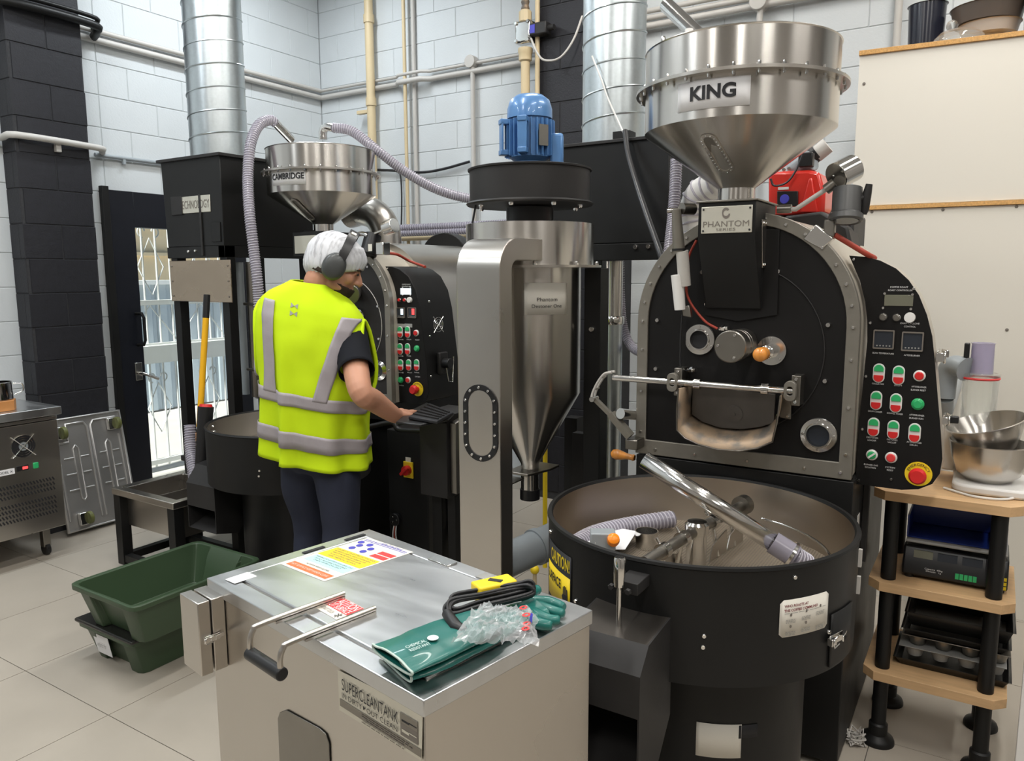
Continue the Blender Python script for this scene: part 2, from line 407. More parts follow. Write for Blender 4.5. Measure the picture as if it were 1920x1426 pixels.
struct(box('ceiling', (BX, -3.2, CZ), (3.4, BY, CZ + .1), M['ceiling'], bevel=0), 'pale workshop ceiling')
def bm_mesh(w, m, h=.2, j=.002, d=.0045):
    b = MB(); b.add([(j, 0, j), (w - j, 0, j), (w - j, 0, h - j), (j, 0, h - j), (j + .003, -d, j + .003), (w - j - .003, -d, j + .003), (w - j - .003, -d, h - j - .003), (j + .003, -d, h - j - .003)],
          [(4, 5, 6, 7), (0, 1, 5, 4), (1, 2, 6, 5), (2, 3, 7, 6), (3, 0, 4, 7)])
    me = b.mesh('block'); me.materials.append(m); return me
FULL, HALF = bm_mesh(.4, M['wall']), bm_mesh(.2, M['wall'])
DFULL, DHALF = bm_mesh(.4, M['dark_block']), bm_mesh(.2, M['dark_block'])
def lay(parent, origin, rz, length, z0, z1, zoff=0., xoff=0., full=None, half=None, skip=None, stagger=.2):
    full = full or FULL; half = half or HALF
    k = 0; z = z0
    while z < z1 - .02:
        x = xoff + (stagger if k % 2 else 0) - .8
        while x < length - .01:
            a, b = max(0, x), min(length, x + .4)
            if b - a > .03 and not (skip and skip(a, b, z)):
                o = bpy.data.objects.new('block', full if b - a > .3 else half); COL.objects.link(o)
                o.scale = ((b - a) / (.4 if b - a > .3 else .2), 1, min(.2, z1 - z) / .2)
                c, s = math.cos(rz), math.sin(rz)
                o.location = (origin[0] + a * c, origin[1] + a * s, z); o.rotation_euler = (0, 0, rz)
                attach(o, parent)
            x += .4
        z += .2; k += 1
# back wall: courses meet z = 2.685 (sight through pixel rows); vertical joints at x = -3.30 + .4k
lay(wb, (BX, BY + .006, 0), 0, 6.0, .085, 3.9, xoff=.35 + .25)
lay(wl, (BX - .006, .4, 0), PI / 2, DY0 - .4, .085, 3.9, xoff=.1)
lay(wl, (BX - .006, DY1, 0), PI / 2, BY - DY1, .085, 2.0, xoff=.16)
lay(wl, (BX - .006, DY0, 0), PI / 2, BY - DY0, 2.285 - .2, 3.9, xoff=.0, stagger=.2)
# pilasters painted charcoal
def pilaster(name, label, lo, hi, faces):
    p = struct(box(name, (lo[0] + .006, lo[1] + .006, 0), (hi[0] - .006, hi[1] - .006, CZ - .01), M['dark_mortar'], bevel=0), label)
    for (org, rz, ln, xo) in faces: lay(p, org, rz, ln, .05, 3.9, xoff=xo, full=DFULL, half=DHALF)
    return p
pl = pilaster('trim_1', 'charcoal painted block pilaster on the left wall', (BX - .1, 2.27, 0), (-4.75, 2.70, 0), [((-4.756, 2.27, 0), PI / 2, .43, .22), ((BX, 2.276, 0), 0, .15, .1)])
p2 = pilaster('trim_2', 'charcoal painted block pilaster behind the gas valve', (-2.66, 4.50, 0), (-2.07, BY + .1, 0), [((-2.66, 4.506, 0), 0, .59, .19)])
# conduits ---------------------------------------------------------------
def pipe(name, label, pts, r, m, cat='pipe', n=12, k=0, group=None, clips=None, parent=None):
    P = smooth_path(pts, k) if k else [v3(p) for p in pts]
    o = MB().tube(P, r, n=n).build(name, m, parent, smooth=60)
    if parent is None: tag(o, label, cat, group)
    if clips:
        for c in clips:
            q = MB().cbox((c[0], c[1], c[2]), c[3]).build('saddle_clip', m, o, bevel=.002)
    return o
zc = aty(760, 147, BY).z
def bw(px, py, d=.03): return aty(px, py, BY - d)
def lw(px, py, d=.03): return atx(px, py, BX + d)
A = lw(176, 78); B = lw(598, 178)
pipe('conduit', 'pair of white conduits running along the left wall above the door', [(BX + .03, .5, B.z + .035), (BX + .03, BY - .03, B.z + .035)], .016, M['conduit'], group='high wall conduits')
pipe('conduit', 'lower thicker white conduit along the left wall above the door', [(BX + .03, 2.72, B.z - .02), (BX + .03, BY - .03, B.z - .02)], .02, M['conduit'])
pipe('conduit', 'thick white conduit crossing the back wall to the gas valve', [(BX + .03, BY - .03, B.z - .02), (-4.05, BY - .03, B.z - .02), (-4.0, BY - .075, B.z - .02), (-3.78, BY - .075, B.z - .02), (-3.72, BY - .03, B.z - .02), (-2.66, BY - .03, B.z - .02)], .02, M['conduit'])
pipe('conduit', 'thin white conduit above the thick one on the back wall', [(BX + .03, BY - .03, B.z + .035), (-4.05, BY - .03, B.z + .035), (-4.0, BY - .07, B.z + .035), (-3.78, BY - .07, B.z + .035), (-3.72, BY - .03, B.z + .035), (-2.66, BY - .03, B.z + .035)], .012, M['conduit'])
q = bw(884, 116)
jb = MB().cyl((q.x, BY, q.z), (q.x, BY - .06, q.z), .045, n=20).build('junction_box', M['conduit'], smooth=50, bevel=.003)
tag(jb, 'round white junction box on the back wall conduit', 'junction box')
pipe('conduit', 'vertical white conduit below the round junction box', [(q.x + .01, BY - .03, q.z - .04), (q.x + .01, BY - .03, .9)], .018, M['conduit'])
pipe('conduit', 'vertical white conduit behind the slim beige pipe', [(bw(772, 0).x, BY - .02, 3.9), (bw(772, 0).x, BY - .02, .9)], .016, M['conduit'])
# dark conduit pair wrapping the left pilaster, and the pale one below
for dz, r in ((0, .024), (.045, .013)):
    z = atx(150, 40, -4.72).z + dz
    pipe('conduit', ('thick' if dz == 0 else 'thin') + ' dark painted conduit bent round the charcoal pilaster', [(BX + .03, 1.9, z - .01), (BX + .04, 2.18, z - .01), (-4.72, 2.27, z), (-4.71, 2.74, z), (-4.76, 2.80, z - .02), (BX + .03, 2.84, z - .03)], r, M['black'], k=5)
z = atx(100, 265, -4.72).z
pipe('conduit', 'pale grey conduit wrapping the charcoal pilaster left of the door', [(BX + .02, 1.6, z), (BX + .03, 2.2, z), (-4.73, 2.27, z + .01), (-4.725, 2.72, z), (-4.80, 2.80, z), (BX + .02, 2.85, z)], .019, M['conduit'], k=5, clips=[(-4.74, 2.5, z - .03, (.03, .03, .05))])
z2 = lw(230, 296).z
pipe('conduit', 'thin grey conduit running from the pilaster above the door', [(BX + .02, 2.8, z2), (BX + .02, BY - .05, z2)], .013, M['pvc'], clips=[(BX + .02, 2.99, z2 - .02, (.02, .02, .04))])
# beige gas pipes
x1 = bw(707, 300).x; x0 = bw(700, 0).x
g = thing('gas_pipe', 'broad beige gas pipe running down the back wall near the corner', 'pipe', (x1, BY - .09, 1.0))
MB().cyl((x1 - .01, BY - .07, 1.0), (x1 - .01, BY - .07, 3.98), .034, n=16).build('pipe', M['beige_pipe'], g)
for zz in (bw(700, 38).z, bw(708, 192).z): MB().lathe([(.034, -.03), (.042, -.03), (.042, .03), (.034, .03)], (x1 - .01, BY - .07, zz), n=16).build('coupling', M['beige_pipe'], g)
zz = bw(700, 210).z; MB().box((x1 - .15, BY - .09, zz - .015), (x1 - .03, BY - .05, zz + .012)).build('stay_bracket', M['beige_pipe'], g, bevel=.003)
xs = bw(765, 200).x
pipe('gas_pipe', 'slim beige pipe beside the broad one on the back wall', [(xs - .0, BY - .06, 3.98), (xs, BY - .06, 1.0)], .014, M['beige_pipe'])
# gas pipe with valve in front of the dark pilaster
xg = aty(987, 120, 4.6).x; yg = 4.46
g = thing('gas_valve', 'brass gas pipe with solenoid valve above the blue motor', 'valve', (xg, yg, 1.2))
zv = aty(985, 62, yg).z; xg = aty(985, 62, yg).x
MB().cyl((xg, yg, 1.2), (xg, yg, zv - .12), .030, n=16).build('lower_pipe', M['beige_pipe'], g)
MB().lathe([(.03, -.16), (.043, -.15), (.043, -.11), (.048, -.10), (.048, -.075), (.03, -.07)], (xg, yg, zv - .02), n=12).build('brass_nut', M['beige_pipe'], g)
MB().lathe([(.028, .06), (.042, .07), (.042, .13), (.03, .14)], (xg, yg, zv), n=10).build('brass_nut', M['beige_pipe'], g)
MB().lathe([(.022, .13), (.028, .15), (.022, .17), (.028, .19), (.022, .21), (.028, .24), (.04, .25), (.04, .29), (.02, .3), (.02, .9)], (xg, yg, zv), n=14).build('rusty_nipple', M['brown'], g)
MB().cbox((xg, yg, zv), (.12, .08, .14)).build('valve_body', M['chrome'], g, bevel=.015)
bolts('valve_screws', [(xg + a, yg - .04, zv + b) for a in (-.045, .045) for b in (-.055, .055)], (0, -1, 0), .013, M['chrome'], g)
MB().cbox((xg + .12, yg - .01, zv), (.12, .075, .075)).build('solenoid_coil', M['charcoal'], g, bevel=.008)
MB().cbox((xg + .082, yg - .0495, zv), (.035, .003, .05)).build('blue_sticker', M['ink_blue'], g)
MB().cyl((xg + .18, yg - .01, zv), (xg + .22, yg - .01, zv), .018, n=12).build('coil_cap', M['charcoal'], g)
pipe('pipe', '', [(xg + .085, yg + .01, zv - .02), (xg + .085, yg + .01, 1.2)], .016, M['beige_pipe'], parent=g)
pipe('pipe', '', [(xg + .085, yg + .01, 3.98), (xg + .085, yg + .01, zv + .04)], .016, M['beige_pipe'], parent=g)
c0 = v3((xg + .06, yg - .03, zv - .05))
pipe('cable', 'grey cable looping from the gas valve up to the duct', [c0, aty(1008, 100, 4.4), aty(1022, 113, 4.4), aty(1050, 108, 4.4), aty(1075, 75, 4.42), aty(1092, 30, 4.45)], .007, M['conduit'], k=6, cat='cable')
# conduits right of the second duct, behind the big hopper
for k_, (py0, py1, r) in enumerate(((22, -22, .016), (35, -9, .016), (50, 6, .02))):
    z = bw(1210, py0, .05).z
    pipe('conduit', 'white conduit on the back wall behind the large hopper, %s of three' % ('topmost', 'middle', 'lowest')[k_], [(-2.06, BY - .05, z), (1.2, BY - .05, z)], r, M['conduit'])
q = bw(1424, 4, .05)
tag(MB().cyl((q.x, BY, q.z), (q.x, BY - .09, q.z), .05, n=20).build('junction_box', M['conduit'], smooth=50, bevel=.003), 'round white junction box above the large hopper', 'junction box')
pipe('conduit', 'white conduit dropping below the junction box over the large hopper', [(q.x + .005, BY - .05, q.z), (q.x + .005, BY - .05, 1.6)], .018, M['conduit'])
q = bw(1683, 40, .04); pipe('conduit', 'vertical white conduit left of the pans on the board shelf', [(q.x, BY - .03, 3.9), (q.x, BY - .03, 1.0)], .02, M['conduit'])
q = bw(1880, 40, .04)
# black cable across the back wall
pipe('cable', 'black cable draped along the back wall behind the fan', [bw(700, 318), bw(745, 320), bw(790, 323), bw(830, 317), bw(880, 303)], .01, M['cable'], k=6, cat='cable')
pipe('cable', 'thin black cable hanging down the back wall by the slim beige pipe', [bw(715, 320), bw(745, 322), bw(752, 340), bw(753, 400), bw(750, 470)], .006, M['cable'], k=6, cat='cable')
# ---------------------------------------------------------------- door
d = thing('door_1', None, None, (BX, (DY0 + DY1) / 2, 0)); d['kind'] = 'structure'; d['label'] = 'tall black framed glazed back door standing onto the yard'
gy0, gy1, gz0, gz1 = DY0 + .17, DY1 - .13, .12, 1.87
X0, X1 = BX - .07, BX + .02
for n_, lo, hi in (('hinge_stile', (X0, DY0, 0), (X1, gy0, DZ)), ('lock_stile', (X0, gy1, 0), (X1, DY1, DZ)), ('top_rail', (X0, gy0, gz1), (X1, gy1, DZ)), ('bottom_rail', (X0, gy0, 0), (X1, gy1, gz0))):
    box(n_, lo, hi, M['door_black'], d)
box('outer_frame_edge', (BX - .02, DY0 - .045, 0), (BX + .035, DY0, DZ + .02), M['black'], d)
hp = [(X1, gy0 - .04, 1.30), (X1 + .055, gy0 - .03, 1.30), (X1 + .06, gy0 - .02, 1.27), (X1 + .06, gy0 - .02, 1.12), (X1 + .055, gy0 - .03, 1.09), (X1, gy0 - .04, 1.09)]
MB().tube(hp, .010, n=10).build('pull_handle', M['black'], d, smooth=60)
MB().cbox((X1 + .005, gy0 - .05, .91), (.012, .05, .12)).build('lock_plate', M['chrome'], d, bevel=.003)
MB().tube([(X1 + .01, gy0 - .05, .90), (X1 + .05, gy0 - .05, .90), (X1 + .055, gy0 + .06, .85)], .010, n=10).build('lever_handle', M['chrome'], d, smooth=60)
pane = MB().box((BX - .03, gy0, gz0), (BX - .024, gy1, gz1)).build('glass_pane', None or bpy.data.materials.new('door glass'), d, smooth=0)
gm = pane.data.materials[0]; gm.use_nodes = True; t = gm.node_tree; t.nodes.clear()
tr = N(t, 'BsdfTransparent'); gl = N(t, 'BsdfGlossy'); gl.inputs['Roughness'].default_value = .02; fz = N(t, 'Fresnel'); ms = N(t, 'MixShader'); ou = N(t, 'OutputMaterial')
tr.inputs[0].default_value = (.97, 1, .99, 1)
t.links.new(fz.outputs[0], ms.inputs[0]); t.links.new(tr.outputs[0], ms.inputs[1]); t.links.new(gl.outputs[0], ms.inputs[2]); t.links.new(ms.outputs[0], ou.inputs[0])
# ---------------------------------------------------------------- yard outside
struct(box('ground', (-22, -8, -.3), (BX - .2, 16, -.02), M['ext_ground'], bevel=0), 'pale concrete yard outside the door')
# white security gate just outside
GX = BX - .75
g = thing('security_gate', 'white steel scrollwork security gate outside the door', 'gate', (GX, 3.6, 0))
mb = MB()
for k in range(15):
    y = 2.75 + k * .115
    MB().cyl((GX, y, .02), (GX, y, 2.3), .008, n=8).build('bar', M['ext_white'], g)
for z in (.06, 1.0, 1.34, 2.3): box('rail', (GX - .015, 2.6, z - .02), (GX + .015, 4.5, z + .02), M['ext_white'], g)
box('lock_band', (GX - .02, 2.6, .86), (GX + .03, 4.5, 1.0), M['ext_white'], g)
def scroll(y, z, s, flip=1):
    pts = []
    for k in range(15):
        a = -PI / 2 + k / 14 * 1.5 * PI; r = s * .045 * (1 - k / 22)
        pts.append((GX - .005, y + flip * (.045 * s + r * math.cos(a) * 1), z + .25 * s + r * math.sin(a)))
    return pts
for (y, z, s) in ((3.16, .5, 1.0), (3.62, .5, 1.0), (4.08, .5, 1.0), (3.16, 1.62, 1.1), (3.62, 1.62, 1.1), (4.08, 1.62, 1.1)):
    sc = MB()
    for f in (-1, 1):
        sc.tube(scroll(y, z, s, f), .006, n=6)
    sc.tube([(GX, y, z + .2 * s), (GX, y - .1 * s, z), (GX, y, z - .2 * s), (GX, y + .1 * s, z)], .006, n=6, closed=True)
    sc.build('scroll_ornament', M['ext_white'], g, smooth=60)
for y in (2.9, 3.36, 3.82):
    MB().tube([(GX, y, 1.02), (GX, y + .23, 1.32), (GX, y + .46, 1.02)], .006, n=6).build('cross_brace', M['ext_white'], g)
# fence, wall and building beyond
FX = -8.2
g = thing('yard_fence', 'pale blue grey corrugated metal fence beyond the gate', 'fence', (FX, 4.6, 0))
me = MB(); me.add([(0, 0, 0), (.03, .03, 0), (.03, .11, 0), (0, .14, 0), (0, 0, 1.45), (.03, .03, 1.45), (.03, .11, 1.45), (0, .14, 1.45)], [(0, 1, 5, 4), (1, 2, 6, 5), (2, 3, 7, 6)])
me = me.mesh('sheet'); me.materials.append(M['ext_fence'])
for k in range(26):
    o = bpy.data.objects.new('sheet', me); COL.objects.link(o); o.location = (FX, 3.2 + .19 * k, 0); attach(o, g)
box('backing', (FX - .04, 3.0, 0), (FX - .005, 8.4, 1.45), M['ext_fence'], g)
box('coping', (FX - .08, 3.0, 1.45), (FX + .08, 8.4, 1.5), M['ext_white'], g)
g = thing('neighbouring_building', 'sandstone coloured building with narrow windows beyond the fence', 'building', (-13, 8, 0))
box('wall', (-13.4, -2, 0), (-12.8, 16, 7.0), M['ext_wall'], g, bevel=0)
box('ledge', (-12.8, -2, 2.55), (-12.6, 16, 2.68), M['ext_wall'], g)
box('lower_ledge', (-12.8, -2, 1.9), (-12.72, 16, 1.96), M['ext_wall'], g)
for k in range(16):
    y = 4.3 + k * .62
    box('window', (-12.8, y, 2.95), (-12.74, y + .2, 3.9), M['shaded_opening'], g)
# ================================================================ helpers for round bodies
def hit_lathe(px, py, cx, cy, prof, far=False):
    """point where a sight line meets a turned body (profile of (r, z) going up)"""
    r = sight(px, py).normalized(); last = None; hits = []
    zs = sorted(prof, key=lambda q: q[1])
    d = .6
    while d < 6:
        p = CAM + r * d; ins = False
        if zs[0][1] <= p.z <= zs[-1][1]:
            for (ra, za), (rb, zb) in zip(zs, zs[1:]):
                if za <= p.z <= zb and zb > za:
                    rr = ra + (rb - ra) * (p.z - za) / (zb - za); ins = math.hypot(p.x - cx, p.y - cy) < rr; break
        if ins and last is False and not far: return p
        if last is True and not ins and far: return p
        last = ins; d += .002
    return CAM + r * 2.3
def ang_of(p, cx, cy): return math.atan2(p.y - cy, p.x - cx)
def cyl_warp(cx, cy, r, a0, z0, off=.002):
    # x runs to the right as seen from outside -> increasing angle
    def f(p):
        a = a0 + p.x / r; rr = r + off + p.z
        return Vector((cx + rr * math.cos(a), cy + rr * math.sin(a), z0 + p.y))
    return f
def cyl_patch(name, m, cx, cy, r, a0, z0, w, h, parent, off=.0015, rad=0, n=12, th=.0008):
    o = rrect(w, h, rad) if rad else [(w / 2 - w * i / n, h / 2) for i in range(n + 1)] + [(-w / 2 + w * i / n, -h / 2) for i in range(n + 1)]
    f = cyl_warp(cx, cy, r, a0, z0, off); rows = []
    if rad:
        for s_ in (1, .97): rows.append([f(Vector((x * s_, y * s_, 0))) for x, y in o])
        top = [(x, y) for x, y in o]
    cols = []
    for i in range(n + 1):
        x = -w / 2 + w * i / n; yy = h / 2
        if rad:
            e = w / 2 - abs(x)
            if e < rad: yy = h / 2 - rad + math.sqrt(max(0, rad * rad - (rad - e) ** 2))
        cols.append([f(Vector((x, y, 0))) for y in (yy, -yy)])
    return MB().grid(cols).build(name, m, parent, smooth=60, solid=th)
def label_bars(name, mapf, rows, m, parent, th=.0004):
    """fine print too small to read: short bars of uneven word length"""
    b = MB()
    for (x0, x1, y, h, ww) in rows:
        x = x0
        while x < x1:
            w = min(ww * random.uniform(.5, 1.5), x1 - x)
            b.add([mapf(Vector((x + dx, y + dy, th))) for dx, dy in ((0, 0), (w, 0), (w, h), (0, h))], [(0, 1, 2, 3)]); x += w + ww * .25
    return b.build(name, m, parent, smooth=0)
def arch(cx, hw, z0, zc, n=24, y=0, k=0):
    pts = [Vector((cx - hw, y, z0)), Vector((cx - hw, y, zc))]
    pts += [Vector((cx - hw * math.cos(PI * i / n), y, zc + hw * math.sin(PI * i / n))) for i in range(1, n)]
    return pts + [Vector((cx + hw, y, zc)), Vector((cx + hw, y, z0))]
def hopper(root, cx, cy, rb, rf, ztop, zfl, zseam, zneck, rneck, nbolt, up=True):
    b = MB().lathe([(rneck, zneck - .045), (rneck, zneck), (rb, zseam), (rb, zfl - .004)], (cx, cy, 0), n=72)
    body = b.build('hopper_cone', M['steel'], root, smooth=30)
    MB().lathe([(rb, zfl - .004), (rb, ztop - .003), (rb + .003, ztop), (rb - .002, ztop + .003), (rb - .006, ztop), (rb - .006, zfl)], (cx, cy, 0), n=72).build('hopper_drum', M['steel'], root, smooth=30)
    MB().lathe([(rb, zfl - .005), (rf, zfl - .005), (rf, zfl), (rf, zfl + .004), (rb, zfl + .004)], (cx, cy, 0), n=72).build('bolted_flange', M['steel_flat'], root, smooth=30)
    MB().lathe([(0, ztop - .004), (rb - .006, ztop - .012)], (cx, cy, 0), n=48).build('hopper_lid', M['steel_flat'], root, smooth=60)
    pts = [(cx + (rf + rb) / 2 * math.cos(2 * PI * i / nbolt), cy + (rf + rb) / 2 * math.sin(2 * PI * i / nbolt), zfl + .004) for i in range(nbolt)]
    bolts('flange_bolts', pts, (0, 0, 1), .0045, M['chrome'], body, h=.012)
    bolts('flange_nuts', [(x, y, z - .010) for x, y, z in pts], (0, 0, -1), .0045, M['chrome'], body, h=.010)
    return body
def slot_window(parent, cx, cy, prof, p0, p1, w, nb=26):
    """long riveted sight window lying on a turned body between two sight points"""
    a = hit_lathe(*p0, cx, cy, prof); b = hit_lathe(*p1, cx, cy, prof); ax = (b - a)
    rad = Vector(((a.x + b.x) / 2 - cx, (a.y + b.y) / 2 - cy, 0)).normalized()
    nrm = ax.cross(rad.cross(Vector((0, 0, 1)))).normalized()
    if nrm.dot(rad) < 0: nrm = -nrm
    L = ax.length; u = ax.normalized(); s = nrm.cross(u); c = (a + b) / 2 + nrm * .002
    mt = Matrix.Translation(c) @ Matrix((u, s, nrm)).transposed().to_4x4()
    ro = rrect(L, w, w * .499, 8); ri = rrect(L - w * .42, w * .58, w * .289, 8)
    fr = MB().ring_prism([mt @ Vector((x, y, 0)) for x, y in ro], [mt @ Vector((x, y, 0)) for x, y in ri], nrm * .003).build('window_frame', M['steel_flat'], parent, smooth=40)
    MB().prism([mt @ Vector((x, y, -.002)) for x, y in ri], nrm * .002).build('sight_window', M['dark_steel'], parent, smooth=0)
    rm = rrect(L - w * .2, w * .8, w * .399, 12); P = smooth_path([mt @ Vector((x, y, .003)) for x, y in rm], 1, True)
    Ls = [0]
    for i in range(len(P)): Ls.append(Ls[-1] + (P[(i + 1) % len(P)] - P[i]).length)
    pts = []
    for k in range(nb):
        d = Ls[-1] * k / nb
        for i in range(len(P)):
            if Ls[i] <= d < Ls[i + 1]: pts.append(P[i].lerp(P[(i + 1) % len(P)], (d - Ls[i]) / (Ls[i + 1] - Ls[i]))); break
    bolts('window_rivets', pts, nrm, w * .05, M['chrome'], fr, n=6)
def push_pair(root, p, h, lit=True):
    w = h * .56; mt = basis(p, (1, 0, 0), (0, 0, 1))
    # local x right, y up, z toward viewer (-Y)
    def T(pts, z): return [mt @ Vector((x, y, z)) for x, y in pts]
    n_ = (0, -1, 0)
    o = MB().prism(T(rrect(w, h, w * .49, 8), 0), v3(n_) * .005).build('button_pair', M['whitep'], root, smooth=30, bevel=.001)
    g = [(x * .8, y * .8) for x, y in rrect(w, h, w * .49, 8) if y > h * .09]; g = [(-w * .38, h * .10), (w * .38, h * .10)] + g[:]
    g = [(w * .39, h * .1)] + [(x * .82, y * .88) for x, y in rrect(w, h, w * .49, 8) if y > h * .14] + [(-w * .39, h * .1)]
    MB().prism(T(g, .005), v3(n_) * .004).build('green_push', M['green'], o, smooth=30, bevel=.0006)
    MB().prism(T([(x, -y) for x, y in g], .005), v3(n_) * .004).build('red_push', M['redmat'], o, smooth=30, bevel=.0006)
    return o
def round_button(root, p, r, m, name='round_button', ring='whitep'):
    o = MB().lathe([(r, 0), (r, .005), (r * .8, .008), (0, .008)], p, n=20, axis=(0, -1, 0)).build(name, M[ring], root, smooth=30)
    MB().lathe([(r * .74, .007), (r * .74, .011), (r * .6, .013), (0, .013)], p, n=20, axis=(0, -1, 0)).build('push', m, o, smooth=30)
    return o
def meter(root, p, w, h=None, lit=None):
    h = h or w; x, y, z = p
    o = MB().ring_prism([(x + a, y, z + b) for a, b in rrect(w, h, w * .06)], [(x + a, y, z + b) for a, b in rrect(w * .88, h * .86, w * .03)], (0, -.006, 0)).build('temperature_controller', M['ink_grey'], root, smooth=30)
    MB().cbox((x, y - .001, z), (w * .88, .003, h * .88)).build('display', M['lcd_dark'], o)
    k = MB()
    for i in range(5): k.cbox((x - w * .3 + i * w * .15, y - .003, z - h * .33), (w * .07, .002, h * .07))
    k.build('keys', M['silicone'], o, kind='stuff')
    if lit:
        for j, (a, c) in enumerate(lit): MB().cbox((x + a * w, y - .0035, z + .1 * h), (w * .3, .002, h * .55)).build('lit_digits', M[c], o)
    return o
def estop(root, p, r, open_=True):
    o = MB().lathe([(r, 0), (r, .0015), (0, .0015)], p, n=32, axis=(0, -1, 0)).build('emergency_ring', M['yellow'], root, smooth=30)
    def f(q):
        a = PI / 2 - q.x / (r * .78); rr = r * .78 + q.y
        return Vector((p[0] + rr * math.cos(a), p[1] - .0022 - q.z, p[2] + rr * math.sin(a)))
    text('lettering', 'EMERGENCY', M['ink'], None, 1, o, w=r * 2.0, h=r * .22, warp=f)
    MB().lathe([(r * .34, 0), (r * .34, .018), (r * .62, .022), (r * .66, .034), (r * .5, .044), (0, .044)], p, n=24, axis=(0, -1, 0)).build('stop_knob', M['redmat'], o, smooth=30)
    return o
def toggle_latch(parent, p, n, s=1.):
    n = v3(n).normalized(); t = Vector((0, 0, 1)).cross(n).normalized()
    mt = Matrix.Translation(v3(p)) @ Matrix((t, Vector((0, 0, 1)), n)).transposed().to_4x4()
    o = MB().cbox((0, 0, .002 * s), (.05 * s, .022 * s, .003 * s)).box((-.03 * s, -.008 * s, 0), (-.012 * s, .008 * s, .012 * s)).build('toggle_latch', M['chrome'], parent, bevel=.001)
    lo = MB().tube([(.0, -.009 * s, .01 * s), (-.025 * s, -.010 * s, .014 * s), (-.028 * s, 0, .014 * s), (-.025 * s, .010 * s, .014 * s), (0, .009 * s, .01 * s)], .0018 * s, n=6).build('wire_bail', M['chrome'], parent, smooth=60)
    lv = MB().cbox((.018 * s, .004 * s, .012 * s), (.034 * s, .013 * s, .004 * s), Matrix.Rotation(.3, 3, 'Y')).build('lever', M['chrome'], parent, bevel=.001)
    for q in (o, lo, lv):
        for v in q.data.vertices: v.co = mt @ v.co
    return o

# ================================================================ LARGE ROASTER
Y0 = 2.38
def K(px, py, dy=0.): return aty(px, py, Y0 + dy)
LX = K(1193, 847).x; RX = K(1598, 905).x; CX = (LX + RX) / 2 - .004; HW = (RX - LX) / 2; ZB = .945; ZC = 1.735 - HW
kr = thing('coffee_roaster', 'large black drum roaster with arched grey frame under the biggest hopper', 'roaster', (CX, 2.7, 0), 'drum coffee roasters')
nrm = Vector((0, -1, 0))
def arch_pts(hw, z0, zc, y): return arch(CX, hw, z0, zc, 32, y)
out = arch_pts(HW, ZB, ZC, Y0); inn = arch_pts(HW - .036, ZB + .05, ZC, Y0)
MB().ring_prism(out, inn, (0, .03, 0)).build('front_frame', M['grey_frame'], kr, smooth=30, bevel=.002)
MB().prism(arch_pts(HW - .034, ZB + .048, ZC, Y0 + .008), (0, .02, 0)).build('face_plate', M['black_face'], kr, smooth=30)
MB().prism(arch_pts(HW - .004, ZB + .002, ZC, Y0 + .031), (0, .85, 0)).build('drum_housing', M['cream'], kr, smooth=30)
pts = []
for i in range(17):
    a = PI * i / 16; pts.append((CX - (HW - .018) * math.cos(a), Y0, ZC + (HW - .018) * math.sin(a)))
for z in (1.30, 1.16, 1.02): pts += [(CX - HW + .018, Y0, z), (CX + HW - .018, Y0, z)]
for t in (.1, .3, .55, .8, .95): pts.append((LX + t * 2 * HW, Y0, ZB + .02))
bolts('frame_screws', pts, nrm, .0055, M['chrome'], kr)
# drum door seam and screws
dc = K(1378, 655); DR = .262
sm = [(dc.x + DR * math.cos(a), Y0 + .0065, dc.z + DR * math.sin(a)) for a in [math.radians(-75 + 150 * i / 40) for i in range(41)]]
MB().tube(sm, .0022, n=6).build('door_seam', M['charcoal'], kr, smooth=60)
bolts('face_bolts', [K(*q, .008) for q in ((1459, 509), (1553, 609), (1547, 714), (1233, 600), (1230, 691), (1449, 522), (1317, 510), (1446, 571), (1435, 588), (1383, 596), (1335, 586), (1325, 570))], nrm, .008, M['chrome'], kr, n=10)
# gear/feed mounting plate behind feed box
MB().prism([K(*q, .004) for q in ((1322, 430), (1462, 430), (1458, 590), (1383, 602), (1322, 590))], (0, -.004, 0)).build('feed_plate', M['black_face'], kr, bevel=.001)
# base
BZ = .94
base = MB().box((LX + .01, Y0 + .03, .02), (RX + .0, 3.2, BZ)).build('base_cabinet', M['black'], kr, bevel=.004)
box('base_ledge', (LX + .0, Y0 + .0, BZ - .10), (RX + .004, Y0 + .05, BZ), M['black'], base)
for z in (.75, .55): box('white_side_label', (RX + .001, 2.52, z), (RX + .003, 2.56, z + .05), M['whitep'], base)
box('side_cable_tray', (RX + .001, 2.62, .62), (RX + .02, 2.64, .9), M['charcoal'], base)
# feed box
yf = Y0 - .11
def KF(px, py): return aty(px, py, yf)
a, b_, c, d_ = KF(1310, 381), KF(1419, 378), KF(1414, 443), KF(1308, 443)
xl, xr = (a.x + d_.x) / 2, (b_.x + c.x) / 2; zt, zm = a.z, c.z; zb = K(1385, 578).z
fb = MB()
sec = [(yf, zt), (yf, zm), (Y0 - .012, zb), (Y0 + .02, zb), (Y0 + .12, zm), (Y0 + .12, zt)]
fb.prism([(xl, y, z) for y, z in sec], (xr - xl, 0, 0))
fbo = fb.build('feed_box', M['black'], kr, bevel=.002)
box('feed_box_lid', (xl - .006, yf - .006, zt), (xr + .006, Y0 + .13, zt + .006), M['dark_steel'], fbo)
w_ = xr - xl
np_ = box('nameplate', (xl + .06 * w_, yf - .003, zm + .012), (xr - .05 * w_, yf, zt - .012), M['plate'], kr)
mt = basis(((xl + xr) / 2, yf - .0032, zm + .035), (1, 0, 0), (0, 0, 1))
mt = basis(((xl + xr) / 2, yf - .0035, zm + .040), (1, 0, 0), (0, 0, 1))
hh = zt - zm
